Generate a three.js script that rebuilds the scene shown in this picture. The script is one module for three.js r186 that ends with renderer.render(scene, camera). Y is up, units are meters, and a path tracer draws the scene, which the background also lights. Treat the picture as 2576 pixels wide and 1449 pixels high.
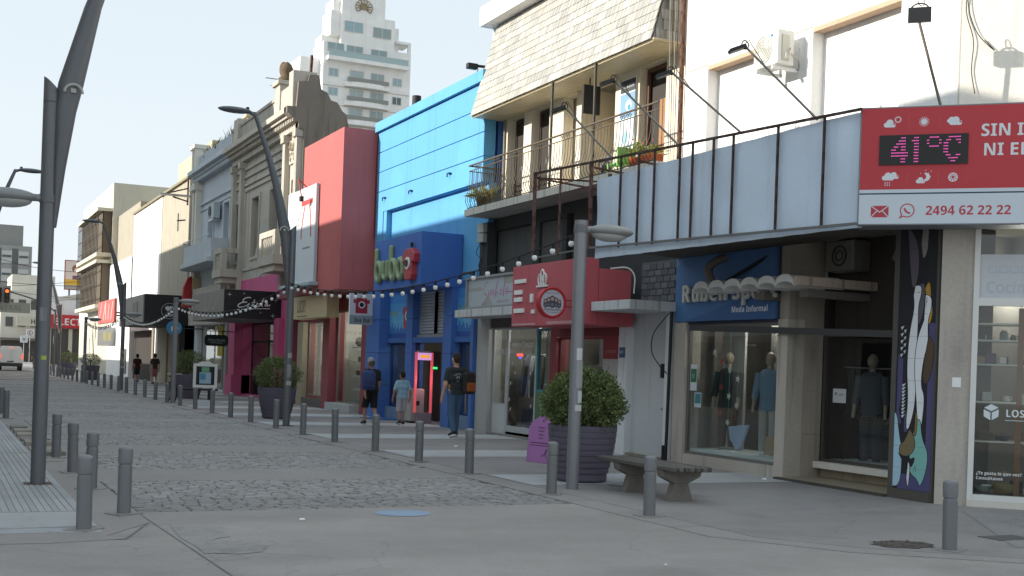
import * as THREE from 'three';
import { mergeGeometries, mergeVertices } from 'three/addons/utils/BufferGeometryUtils.js';
import { RoundedBoxGeometry } from 'three/addons/geometries/RoundedBoxGeometry.js';
import { TextGeometry } from 'three/addons/geometries/TextGeometry.js';
import { FontLoader } from 'three/addons/loaders/FontLoader.js';
import { MarchingCubes } from 'three/addons/objects/MarchingCubes.js';

// ------------------------------------------------------------------ camera, sky, sun, exposure
const scene = new THREE.Scene();
const camera = new THREE.PerspectiveCamera(27.17, 16 / 9, 0.1, 900);
camera.rotation.order = 'YXZ';
camera.position.set(0, 1.6, 0);
camera.rotation.set(0, -0.4512, 0.035);
camera.setViewOffset(2576, 1449, 0, -202, 2576, 1449);
const renderer = new THREE.WebGLRenderer({ antialias: true });
renderer.toneMapping = THREE.LinearToneMapping;
renderer.toneMappingExposure = 1.34;
renderer.shadowMap.enabled = true;

{
  const W = 256, H = 128, d = new Float32Array(W * H * 4);
  const lerp = (a, b, t) => a + (b - a) * t;
  for (let r = 0; r < H; r++) {
    const el = Math.max(0, Math.sin(((r + 0.5) / H - 0.5) * Math.PI));
    const t = Math.pow(el, 0.5);
    for (let c = 0; c < W; c++) {
      const o = (r * W + c) * 4;
      const az = ((c + 0.5) / W - 0.5) * 2 * Math.PI, up = ((r + 0.5) / H - 0.5) * Math.PI, cs = (Math.cos(az) * Math.cos(up) * -100 + Math.sin(up) * 38 + Math.sin(az) * Math.cos(up) * -28) / 110.6;
      const glow = 1 + 0.9 * Math.pow(Math.max(0, cs), 5);           // haze brightens towards the sun
      d[o] = lerp(0.73, 0.46, t) * glow; d[o + 1] = lerp(0.76, 0.575, t) * glow; d[o + 2] = lerp(0.775, 0.665, t) * glow; d[o + 3] = 1;
    }
  }
  const sky = new THREE.DataTexture(d, W, H, THREE.RGBAFormat, THREE.FloatType);
  sky.mapping = THREE.EquirectangularReflectionMapping;
  sky.magFilter = THREE.LinearFilter; sky.minFilter = THREE.LinearFilter;
  sky.needsUpdate = true;
  scene.background = sky; scene.environment = sky;
}
const sun = new THREE.DirectionalLight(new THREE.Color().setRGB(1, 0.935, 0.83), 5);
sun.position.set(-100, 38, -28);
sun.target.position.set(8, 0, -28);
sun.position.add(sun.target.position);
sun.castShadow = true;
sun.shadow.mapSize.set(4096, 4096);
Object.assign(sun.shadow.camera, { left: -130, right: 130, top: 60, bottom: -60, near: 1, far: 400 });
scene.add(sun, sun.target);

// ------------------------------------------------------------------ helpers
let seed = 7;
const rnd = () => { seed = (seed + 0x6d2b79f5) | 0; let t = Math.imul(seed ^ (seed >>> 15), 1 | seed); t = (t + Math.imul(t ^ (t >>> 7), 61 | t)) ^ t; return ((t ^ (t >>> 14)) >>> 0) / 4294967296; };
const rr = (a, b) => a + (b - a) * rnd();
const used = new Map();
const numbered = (n) => { const k = used.get(n) ?? 0; used.set(n, k + 1); return k ? n + '_' + String(k).padStart(3, '0') : n; };
const settleList = [];
function thing(name, label, category, group) {
  const o = new THREE.Group(); o.name = numbered(name); o.userData = { label, category };
  if (group) o.userData.group = group;
  scene.add(o); settleList.push(o); return o;
}
function uvm(g) {                       // texture coordinates in metres, from the way each face points
  g = g.index ? g.toNonIndexed() : g;
  const p = g.attributes.position, uv = new Float32Array(p.count * 2), a = new THREE.Vector3(), b = new THREE.Vector3(), c = new THREE.Vector3();
  for (let i = 0; i < p.count; i += 3) {
    a.fromBufferAttribute(p, i); b.fromBufferAttribute(p, i + 1).sub(a); c.fromBufferAttribute(p, i + 2).sub(a); b.cross(c);
    const x = Math.abs(b.x), y = Math.abs(b.y), z = Math.abs(b.z);
    for (let k = i; k < i + 3; k++) {
      const X = p.getX(k), Y = p.getY(k), Z = p.getZ(k);
      uv[k * 2] = x >= y && x >= z ? Z : X; uv[k * 2 + 1] = y > x && y >= z ? Z : Y;
    }
  }
  g.setAttribute('uv', new THREE.BufferAttribute(uv, 2));
  return g;
}
const clean = (g) => { for (const k of Object.keys(g.attributes)) if (!['position', 'normal', 'uv'].includes(k)) g.deleteAttribute(k); return g; };
function merge(list) {
  list = [list].flat(9).filter(Boolean).map((g) => uvm(clean(g)));
  return list.length === 1 ? list[0] : mergeGeometries(list);
}
function part(parent, name, geos, mat, own) {      // own: geometry already carries its uv
  const m = new THREE.Mesh(own ? geos : merge(geos), mat);
  m.name = parent === scene ? numbered(name) : name; m.castShadow = m.receiveShadow = true;
  parent.add(m); return m;
}
function struct(name, geos, mat) { const m = part(scene, name, geos, mat); m.userData.kind = 'structure'; return m; }
function single(name, label, category, geos, mat, group) { const m = part(scene, name, geos, mat); m.userData = { label, category }; if (group) m.userData.group = group; return m; }
const bb = (x0, x1, y0, y1, z0, z1) => new THREE.BoxGeometry(x1 - x0, y1 - y0, z1 - z0).translate((x0 + x1) / 2, (y0 + y1) / 2, (z0 + z1) / 2);
const rb = (x0, x1, y0, y1, z0, z1, r = 0.01, s = 1) => new RoundedBoxGeometry(x1 - x0, y1 - y0, z1 - z0, s, r).translate((x0 + x1) / 2, (y0 + y1) / 2, (z0 + z1) / 2);
const cyl = (r0, r1, h, x, y, z, n = 16) => new THREE.CylinderGeometry(r1, r0, h, n).translate(x, y + h / 2, z);
const sph = (r, x, y, z, sx = 1, sy = 1, sz = 1, n = 12) => new THREE.SphereGeometry(r, n, Math.max(6, n * 0.7 | 0)).scale(sx, sy, sz).translate(x, y, z);
function bar(a, b, r, n = 6, r2 = r) {
  const A = new THREE.Vector3(...a), B = new THREE.Vector3(...b), d = B.clone().sub(A), g = new THREE.CylinderGeometry(r2, r, d.length(), n);
  g.applyQuaternion(new THREE.Quaternion().setFromUnitVectors(new THREE.Vector3(0, 1, 0), d.clone().normalize()));
  return g.translate((A.x + B.x) / 2, (A.y + B.y) / 2, (A.z + B.z) / 2);
}
function sbar(a, b, w, h) {             // square bar
  const A = new THREE.Vector3(...a), B = new THREE.Vector3(...b), d = B.clone().sub(A), g = new THREE.BoxGeometry(w, h, d.length());
  const m = new THREE.Matrix4().lookAt(A, B, Math.abs(d.y) > 0.95 * d.length() ? new THREE.Vector3(1, 0, 0) : new THREE.Vector3(0, 1, 0));
  return g.applyMatrix4(m).translate((A.x + B.x) / 2, (A.y + B.y) / 2, (A.z + B.z) / 2);
}
const tube = (pts, r, seg = 24, n = 5) => new THREE.TubeGeometry(new THREE.CatmullRomCurve3(pts.map((p) => new THREE.Vector3(...p))), seg, r, n, false);
const lathe = (pts, x, y, z, n = 24) => new THREE.LatheGeometry(pts.map((p) => new THREE.Vector2(...p)), n).translate(x, y, z);
const extr = (pts, depth, bevel = 0) => new THREE.ExtrudeGeometry(new THREE.Shape(pts.map((p) => new THREE.Vector2(...p))), { depth, bevelEnabled: bevel > 0, bevelSize: bevel, bevelThickness: bevel, bevelSegments: 1, curveSegments: 8 });
// a wall facing the street (street side at X) with rectangular openings [z0, z1, y0, y1]
function wallX(X, th, z0, z1, y0, y1, open = []) {
  const out = [], zs = [...new Set([z0, z1, ...open.flatMap((o) => [o[0], o[1]])])].filter((v) => v >= z0 && v <= z1).sort((a, b) => a - b);
  for (let i = 0; i + 1 < zs.length; i++) {
    const zm = (zs[i] + zs[i + 1]) / 2, cuts = open.filter((o) => o[0] < zm && o[1] > zm).sort((a, b) => a[2] - b[2]);
    let y = y0;
    for (const c of cuts) { if (c[2] > y + 1e-4) out.push(bb(X, X + th, y, c[2], zs[i], zs[i + 1])); y = Math.max(y, c[3]); }
    if (y < y1 - 1e-4) out.push(bb(X, X + th, y, y1, zs[i], zs[i + 1]));
  }
  return out;
}
const frameX = (X, d, z0, z1, y0, y1, w) => [bb(X, X + d, y0, y1, z0, z0 + w), bb(X, X + d, y0, y1, z1 - w, z1), bb(X, X + d, y0, y0 + w, z0 + w, z1 - w), bb(X, X + d, y1 - w, y1, z0 + w, z1 - w)];
const frameZ = (Z, d, x0, x1, y0, y1, w) => [bb(x0, x0 + w, y0, y1, Z - d, Z), bb(x1 - w, x1, y0, y1, Z - d, Z), bb(x0 + w, x1 - w, y0, y0 + w, Z - d, Z), bb(x0 + w, x1 - w, y1 - w, y1, Z - d, Z)];

// ------------------------------------------------------------------ procedural textures
const hash = (x, y, s) => { let h = Math.imul(x, 374761393) ^ Math.imul(y, 668265263) ^ Math.imul(s, 974634771); h = Math.imul(h ^ (h >>> 13), 1274126177); return ((h ^ (h >>> 16)) >>> 0) / 4294967296; };
function vn(u, v, nx, ny, s) {          // tiling value noise, nx by ny cells per tile
  u *= nx; v *= ny; const x = Math.floor(u), y = Math.floor(v), f = u - x, g = v - y, a = f * f * (3 - 2 * f), b = g * g * (3 - 2 * g), w = (i, n) => ((i % n) + n) % n;
  const q = (i, j) => hash(w(x + i, nx), w(y + j, ny), s);
  return (q(0, 0) * (1 - a) + q(1, 0) * a) * (1 - b) + (q(0, 1) * (1 - a) + q(1, 1) * a) * b;
}
const fbm = (u, v, nx, ny, s, o = 4) => { let t = 0, a = 0.5, n = 0; for (let i = 0; i < o; i++) { t += a * vn(u, v, nx << i, ny << i, s + i); n += a; a *= 0.5; } return t / n; };
function tex(size, metres, fn, srgb = true) {
  const d = new Uint8Array(size * size * 4);
  for (let j = 0; j < size; j++) for (let i = 0; i < size; i++) {
    const r = fn(i / size, j / size), o = (j * size + i) * 4, q = Array.isArray(r) ? r : [r, r, r];
    for (let k = 0; k < 3; k++) d[o + k] = Math.max(0, Math.min(255, q[k] * 255)); d[o + 3] = 255;
  }
  const t = new THREE.DataTexture(d, size, size); t.wrapS = t.wrapT = THREE.RepeatWrapping; t.magFilter = THREE.LinearFilter; t.minFilter = THREE.LinearMipmapLinearFilter; t.generateMipmaps = true;
  if (srgb) t.colorSpace = THREE.SRGBColorSpace; t.repeat.set(1 / metres, 1 / metres); t.needsUpdate = true; return t;
}
const tPlaster = tex(512, 5, (u, v) => { const a = fbm(u, v, 4, 4, 3, 6), b = vn(u, v, 190, 190, 9), st = fbm(u, v, 40, 3, 21, 4); return 0.84 + 0.14 * a + 0.05 * (b - 0.5) - (st > 0.66 ? (st - 0.66) * 0.6 : 0); }, false);
const tClean = tex(512, 5, (u, v) => { const st = fbm(u, v, 34, 2, 311, 4), a = fbm(u, v, 5, 5, 303, 5); return 0.9 + 0.1 * (a - 0.5) + 0.04 * (vn(u, v, 160, 160, 309) - 0.5) - (st > 0.6 ? (st - 0.6) * 0.35 : 0) + (a > 0.62 ? 0.03 : 0); }, false);
const tConc = tex(1024, 6, (u, v) => { const a = fbm(u, v, 5, 5, 31, 6), b = fbm(u, v, 22, 22, 37, 3), c = vn(u, v, 480, 480, 41), e = vn(u, v, 330, 330, 43); let g = 0.76 + 0.2 * a + 0.08 * (b - 0.5) + 0.1 * (c - 0.5); if (e > 0.93) g -= 0.14; if (b > 0.7) g -= (b - 0.7) * 0.8; return [g * 1.0, g * 0.99, g * (0.96 + 0.05 * a)]; }, false);
const tPave = tex(1024, 9, (u, v) => { const a = fbm(u, v, 5, 9, 71, 6), b = fbm(u, v, 34, 34, 77, 4), c = vn(u, v, 500, 500, 81), d = fbm(u, v, 3, 12, 83, 5); let g = 0.78 + 0.24 * (a - 0.5) + 0.16 * (d - 0.5) + 0.09 * (c - 0.5) + 0.1 * (b - 0.5); const k = vn(u, v, 210, 210, 85), q = fbm(u, v, 9, 9, 91, 3), e = Math.abs(fbm(u, v, 4, 4, 95, 5) - 0.5); if (k > 0.955) g -= 0.16 * (k - 0.955) / 0.045; if (k < 0.02) g += 0.1; if (q > 0.68) g -= (q - 0.68) * 0.7; if (e < 0.0035) g -= 0.09; return [g, g * (0.985 + 0.015 * a), g * (0.97 + 0.05 * b)]; }, false);
const tStone = tex(512, 4, (u, v) => { const a = fbm(u, v, 5, 5, 131, 6), st = fbm(u, v, 30, 2, 137, 4), c = vn(u, v, 170, 170, 141); const g = 0.72 + 0.22 * a + 0.09 * (c - 0.5) - (st > 0.55 ? (st - 0.55) * 0.9 : 0); return [g, g * 0.99, g * 0.975]; }, false);
const tSlate = tex(512, 2.2, (u, v) => { const st = fbm(u, v, 46, 2, 151, 4), c = fbm(u, v, 12, 5, 157, 4), r = fbm(u, v, 24, 2, 163, 3); const g = 0.32 + 1.0 * st + 0.2 * (c - 0.5); const o = r > 0.68 ? Math.min(1, (r - 0.68) * 7) : 0; return [g * (1 - 0.06 * o), g * (1 - 0.22 * o), g * (1 - 0.48 * o)]; }, false);
const tStreak = tex(512, 3, (u, v) => { const st = fbm(u, v, 60, 2, 171, 4), c = fbm(u, v, 20, 10, 177, 4); const g = 0.95 - (st > 0.52 ? (st - 0.52) * 1.6 : 0) - 0.1 * (c - 0.5); return [g, g, g * 0.99]; }, false);
const tMetal = tex(256, 1.5, (u, v) => 0.9 + 0.1 * fbm(u, v, 6, 6, 191, 5) + 0.05 * (vn(u, v, 90, 90, 193) - 0.5), false);
const tRust = tex(256, 0.8, (u, v) => { const a = fbm(u, v, 8, 8, 201, 5); return a > 0.5 ? [0.62, 0.42, 0.33] : [0.85 + 0.2 * (a - 0.5), 0.78 + 0.2 * (a - 0.5), 0.76]; });
const tWood = tex(512, 1.2, (u, v) => { const a = fbm(u, v, 60, 2, 211, 4), b = vn(u, v, 6, 3, 213); const g = 0.62 + 0.4 * a + 0.1 * (b - 0.5); return [g, g * 0.96, g * 0.92]; }, false);
const tBump = tex(512, 1.2, (u, v) => 0.5 * vn(u, v, 170, 170, 221) + 0.5 * fbm(u, v, 20, 20, 223, 4), false);
const tCloth = tex(256, 0.35, (u, v) => 0.85 + 0.12 * fbm(u, v, 6, 6, 231, 4) + 0.06 * (vn(u, v, 120, 120, 233) - 0.5), false);

const mcache = new Map();
function mt(hex, rough = 0.85, map = null, o = {}) {
  const key = map || Object.keys(o).length ? null : hex + '/' + rough;
  if (key && mcache.has(key)) return mcache.get(key);
  const m = new THREE.MeshPhysicalMaterial({ color: hex, roughness: rough, map, ...o });
  if (key) mcache.set(key, m); return m;
}
const paint = (hex, o = {}) => mt(hex, 0.8, tClean, { bumpMap: tBump, bumpScale: 0.002, ...o });
const plas = (hex, o = {}) => mt(hex, 0.9, tPlaster, { bumpMap: tBump, bumpScale: 0.004, ...o });
const M = {
  conc: mt('#8f8c88', 0.9, tConc, { bumpMap: tBump, bumpScale: 0.004 }), glass: new THREE.MeshPhysicalMaterial({ color: '#f2f6f5', roughness: 0.03, transmission: 1, thickness: 0, ior: 1.5 }),
  steel: mt('#6d6f73', 0.45, tMetal, { metalness: 0.35 }), bollard: mt('#77787a', 0.5, tMetal, { metalness: 0.25 }), dark: mt('#1c1b1b', 0.7), black: mt('#101011', 0.5), white: mt('#e4e4e0', 0.6), offwhite: plas('#d9d4c9'),
  alu: mt('#b9bcbd', 0.4, tMetal, { metalness: 0.6 }), rust: mt('#6f5a55', 0.75, tRust), wood: mt('#6a5d50', 0.8, tWood), cream: plas('#d8cdb4'), stone: mt('#c9c2b6', 0.92, tStone, { bumpMap: tBump, bumpScale: 0.008 }), beige: mt('#c2bab0', 0.7, tStone), rubber: mt('#1a1a1b', 0.9),
  whiteWall: plas('#f2f0ec'), lamp: mt('#c8c9c6', 0.5), diffuser: mt('#d6d7d0', 0.35), skin: mt('#b98a6e', 0.65), paper: mt('#e8e8e6', 0.8),
};
function canvas(w, h, draw) {
  const c = document.createElement('canvas'); c.width = w; c.height = h; const x = c.getContext('2d'); draw(x, w, h);
  const t = new THREE.CanvasTexture(c); t.colorSpace = THREE.SRGBColorSpace; t.magFilter = THREE.LinearFilter; t.anisotropy = 8; return t;
}
const print = (w, h, draw, rough = 0.6) => new THREE.MeshPhysicalMaterial({ color: '#ffffff', roughness: rough, map: canvas(w, h, draw) });
function face(parent, name, w, h, x, y, z, turn, mat) {     // turn 0 faces the crossing (+z), -PI/2 faces the street (-x)
  const m = new THREE.Mesh(new THREE.PlaneGeometry(w, h).rotateY(turn).translate(x, y, z), mat);
  m.name = name; m.castShadow = m.receiveShadow = true; parent.add(m); return m;
}
const ST = -Math.PI / 2;
const font = await new FontLoader().loadAsync('fonts/droid/droid_sans_bold.typeface.json');
const ord = ['first', 'second', 'third', 'fourth', 'fifth', 'sixth', 'seventh', 'eighth', 'ninth', 'tenth', 'eleventh', 'twelfth', 'thirteenth', 'fourteenth', 'fifteenth', 'sixteenth', 'seventeenth', 'eighteenth', 'nineteenth', 'twentieth'];
const say = (t, x, y, s, col, f = 'sans-serif', al = 'left', w = 'bold') => (c) => { c.font = w + ' ' + s + 'px ' + f; c.fillStyle = col; c.textAlign = al; c.textBaseline = 'middle'; c.fillText(t, x, y); };
// ------------------------------------------------------------------ ground, road, pavements
const flat = (pts, y) => { const g = new THREE.ShapeGeometry(new THREE.Shape(pts.map(([x, z]) => new THREE.Vector2(x, -z)))).rotateX(-Math.PI / 2).translate(0, y, 0); return g; };
const slabG = (pts, y0, y1) => new THREE.ExtrudeGeometry(new THREE.Shape(pts.map(([x, z]) => new THREE.Vector2(x, -z))), { depth: y1 - y0, bevelEnabled: false }).rotateX(-Math.PI / 2).translate(0, y0, 0);
{
  struct('ground', flat([[-400, 60], [420, 60], [420, -520], [-400, -520]], -0.12), mt('#95928c', 0.95, tConc));
  const concA = mt('#a59e99', 0.88, tPave, { bumpMap: tBump, bumpScale: 0.003 }), concB = mt('#9a9592', 0.88, tConc, { bumpMap: tBump, bumpScale: 0.004 });
  struct('crossing', slabG([[-60, 25], [60, 25], [60, -12.55], [-60, -12.55]], -0.1, 0), concA);
  const strips = [], beds = [];
  const bands = []; for (let k = 0; k < 24; k++) { const z1 = -12.55 - k * 4.72; bands.push([z1 - 3.15, z1]); }
  bands.forEach(([z0, z1], k) => { beds.push(bb(1.9, 6.95, -0.1, -0.022, z0, z1)); strips.push(bb(1.9, 6.95, -0.1, 0, z0 - 1.57, z0)); });
  strips.push(bb(1.9, 6.95, -0.1, 0, -250, -12.55 - 24 * 4.72));
  const road = struct('road', strips, concB);
  part(road, 'sett_bed', beds, mt('#7a7672', 0.95, tConc));
  // setts: a block with a domed, chamfered top
  const sett = (() => {
    const a = 0.5, b = 0.4, y = [0, 0.7, 1], P = [[a, 0, a], [a, y[1], a], [b, 1, b]];
    const pos = [], ring = (r, h) => [[-r, h, r], [r, h, r], [r, h, -r], [-r, h, -r]], R = [ring(0.5, 0), ring(0.49, 0.72), ring(0.38, 0.97)];
    const quad = (p, q, r, s) => pos.push(...p, ...q, ...r, ...p, ...r, ...s);
    for (let l = 0; l < 2; l++) for (let i = 0; i < 4; i++) quad(R[l][i], R[l][(i + 1) % 4], R[l + 1][(i + 1) % 4], R[l + 1][i]);
    for (let i = 0; i < 4; i++) pos.push(...R[2][i], ...R[2][(i + 1) % 4], 0, 1.04, 0);
    const g = new THREE.BufferGeometry(); g.setAttribute('position', new THREE.Float32BufferAttribute(pos, 3)); g.computeVertexNormals(); return uvm(g);
  })();
  const tones = ['#9a9997', '#949393', '#9e9c9a', '#9c9793', '#92908f', '#a2a09f', '#999592'];
  const mats = tones.map((t) => mt(t, 0.8, tConc, { bumpMap: tBump, bumpScale: 0.004 }));
  const list = [];
  bands.slice(0, 12).forEach(([z0, z1]) => {
    const courses = Math.round((z1 - z0) / 0.108), h = (z1 - z0) / courses;
    for (let c = 0; c < courses; c++) {
      let x = 1.93 + rnd() * 0.12 - 0.1;
      while (x < 6.85) { const w = rr(0.13, 0.22); list.push([Math.max(x, 1.92) + w / 2, z1 - (c + 0.5) * h + rr(-0.008, 0.008), w - rr(0.008, 0.016), h - rr(0.008, 0.016), 0.026 + rr(-0.006, 0.005), rr(-0.06, 0.06), rr(-0.05, 0.05)]); x += w; }
    }
  });
  const place = (o, s) => { o.position.set(s[0], -0.024, s[1]); o.scale.set(s[2], s[4], s[3]); o.rotation.set(s[6] * 0.5, s[5] * 0.6, s[6]); o.updateMatrix(); };
  list.slice(0, 300).forEach((s) => { const m = new THREE.Mesh(sett, mats[(rnd() * 7) | 0]); m.name = 'cobblestone'; m.castShadow = m.receiveShadow = true; place(m, s); road.add(m); });
  const rest = list.slice(300), im = new THREE.InstancedMesh(sett, mt('#ffffff', 0.8, tConc), rest.length), d = new THREE.Object3D(), col = new THREE.Color();
  rest.forEach((s, i) => { place(d, s); im.setMatrixAt(i, d.matrix); im.setColorAt(i, col.set(tones[(rnd() * 7) | 0]).multiplyScalar(rr(0.9, 1.1))); });
  im.name = 'cobblestones'; im.userData.kind = 'stuff'; im.castShadow = im.receiveShadow = true; road.add(im);

  // shop-side pavement with pale cross bands and a concrete kerb strip
  const pave = struct('sidewalk', slabG([[7.38, -250], [14, -250], [14, -12.6], [40, -12.2], [40, -6.6], [12.5, -7.0], [9.2, -7.75], [7.95, -8.75], [7.38, -9.6]], -0.1, 0.012), mt('#9b9693', 0.85, tPave, { bumpMap: tBump, bumpScale: 0.003 }));
  const pale = mt('#c2c3c3', 0.85, tPave);
  for (let k = 0; k < 24; k++) { const z = -15.25 - k * 4.72; part(pave, 'pale_band', flat([[7.42, z + 0.75], [11.98, z + 0.75], [11.98, z - 0.75], [7.42, z - 0.75]], 0.016), pale); }
  part(pave, 'pale_band', flat([[9.6, -8.35], [11.6, -10.9], [12.5, -10.2], [12, -8.1]], 0.016), mt('#9b9997', 0.85, tPave));
  const kerbm = mt('#9b9592', 0.88, tConc, { bumpMap: tBump, bumpScale: 0.004 });
  const kerb = struct('kerb', slabG([[6.95, -250], [7.38, -250], [7.38, -9.6], [7.95, -8.75], [9.2, -7.75], [9.05, -7.5], [7.7, -8.55], [6.95, -9.75]], -0.1, 0.008), kerbm);
  const seamM = mt('#6e6a67', 0.95);
  const seams = []; for (let z = -10.4; z > -60; z -= 1.18) seams.push(flat([[6.96, z + 0.006], [7.37, z + 0.006], [7.37, z - 0.006], [6.96, z - 0.006]], 0.0125)); part(kerb, 'joint', seams, seamM);
  // slots of the ramp by the crossing
  for (const [x, z] of [[7.35, -10.15], [7.5, -9.98], [7.66, -9.8], [7.86, -9.62], [8.0, -9.48], [8.14, -9.36]]) part(pave, 'slot', flat([[x, z], [x + 0.02, z], [x + 0.16, z + 0.12], [x + 0.14, z + 0.12]], 0.0165), seamM);
  part(pave, 'soil_patch', flat(Array.from({ length: 18 }, (_, i) => { const a = i / 18 * 6.283, r = 1 + 0.12 * Math.sin(i * 2.7); return [8.56 + 0.33 * r * Math.cos(a), -8.78 + 0.24 * r * Math.sin(a)]; }), 0.017), mt('#57514a', 0.98, tConc));
  { const d = part(pave, 'debris', Array.from({ length: 26 }, () => new THREE.IcosahedronGeometry(rr(0.008, 0.026), 0).scale(1, 0.6, 1).translate(8.56 + rr(-0.28, 0.28), 0.022, -8.78 + rr(-0.2, 0.2))), mt('#6a6358', 0.95, tConc)); d.userData.kind = 'stuff'; }
  part(pave, 'inspection_cover', bb(9.85, 10.35, 0.013, 0.02, -9.05, -8.75), mt('#5d5a58', 0.7, tMetal));

  // far-side (lamp side) pavement with ribbed tile strips, concrete margin and kerb
  const lp = struct('sidewalk', slabG([[-9, -250], [1.4, -250], [1.4, -11.15], [-9, -12.1]], -0.1, 0.012), mt('#b0b1b3', 0.82, tPave));
  const ribM = ['#adaeae', '#a6a8a9', '#b2b2b1'].map((c) => mt(c, 0.7, tPave));
  for (let i = 0; i < 26; i++) { const x = -0.36 + i * 0.067; for (let k = 0; k < 3; k++) { const z0 = [-12.62, -20.1, -31][k], z1 = [-20.07, -30.97, -60][k]; part(lp, 'tile_strip', bb(x, x + 0.058, 0.004, 0.02, z1, z0), ribM[(i * 7 + k) % 3]); } }
  part(lp, 'border_slab', bb(-3, 1.39, 0.004, 0.019, -12.6, -11.5), ribM[2]);
  const lk = struct('kerb', [slabG([[1.4, -250], [1.9, -250], [1.9, -11.75], [1.4, -10.95]], -0.1, 0.008), slabG([[-9, -12.1], [1.4, -11.15], [1.4, -10.95], [1.55, -10.75], [0.9, -10.62], [-9, -11.2]], -0.1, 0.008)], kerbm);
  for (let i = 0; i < 9; i++) { const z = -18.4 - i * 1.05, w = rr(0.3, 0.5); part(lk, 'broken_slab', slabG([[1.42, z], [1.42 + w, z - 0.1], [1.4 + w * 0.9, z - rr(0.5, 0.8)], [1.44, z - 0.75]], -0.02, rr(0.03, 0.07)).rotateZ(rr(-0.02, 0.02)), mt(['#9b958c', '#8a8680', '#a39c90'][i % 3], 0.9, tConc)); }
  part(lk, 'joint', [flat([[1.9, -12.5], [1.908, -12.5], [2.045, -8.2], [2.03, -8.2]], 0.004), flat([[-2, -10.55], [1.55, -10.73], [1.9, -11.75], [1.88, -11.75], [1.53, -10.745], [-2, -10.57]], 0.004)], seamM);
  // worn patches and paint on the crossing
  const cr = scene.getObjectByName('crossing');
  part(cr, 'cement_patch', flat([[2.05, -11.5], [2.2, -11.52], [2.38, -11.44], [2.52, -11.4], [2.5, -11.2], [2.42, -10.95], [2.44, -10.7], [2.3, -10.62], [2.24, -10.5], [2.4, -10.42], [2.56, -10.3], [2.6, -10.05], [2.5, -9.8], [2.3, -9.72], [2.1, -9.82], [2.03, -9.8], [2.04, -10.2], [2.0, -10.7]], 0.004), mt('#9f9b96', 0.9, tPave));
  part(cr, 'blue_paint_spot', flat(Array.from({ length: 26 }, (_, i) => { const a = i / 26 * 6.283, r = 1 + 0.05 * Math.sin(i * 3.1); return [4.58 + 0.31 * r * Math.cos(a), -12.02 + 0.27 * r * Math.sin(a)]; }), 0.004), mt('#95a8bd', 0.9, tConc));
  part(cr, 'drain_cover', [new THREE.RingGeometry(0.3, 0.33, 32).rotateX(-Math.PI / 2).translate(1.55, 0.005, -8.3), new THREE.CircleGeometry(0.3, 28).rotateX(-Math.PI / 2).translate(1.55, 0.004, -8.3)], mt('#6b6866', 0.8, tConc));
}
// litter
{
  const scrap = (x, z, s, i) => { const g = new THREE.IcosahedronGeometry(s, 0); const p = g.attributes.position; for (let k = 0; k < p.count; k++) p.setXYZ(k, p.getX(k) * (1 + 0.5 * Math.sin(p.getZ(k) * 91 + i)), Math.max(-0.006, p.getY(k) * 0.5), p.getZ(k)); g.computeVertexNormals(); return g.translate(x, 0.02, z); };
  single('litter_paper', 'crumpled white paper scrap lying on the crossing before the cobbles', 'litter', scrap(3.35, -11.6, 0.028, 1), M.paper);
  single('litter_paper', 'small white paper scrap on the pavement near the blue shop', 'litter', scrap(9.3, -21.6, 0.05, 2), M.paper);
  single('litter_paper', 'torn white paper by the beige shop doorstep', 'litter', scrap(11.6, -14.85, 0.05, 3), M.paper);
  single('litter_paper', 'tiny white scrap on the grey crossing near the lower edge', 'litter', scrap(5.5, -8.3, 0.018, 4), M.paper);
  single('flattened_carton', 'flattened grey carton sheet beside the big purple planter', 'litter', new THREE.BoxGeometry(0.34, 0.012, 0.24).rotateY(0.4).rotateZ(0.05).translate(8.72, 0.035, -14.35), mt('#8e8f92', 0.8));
}
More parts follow.
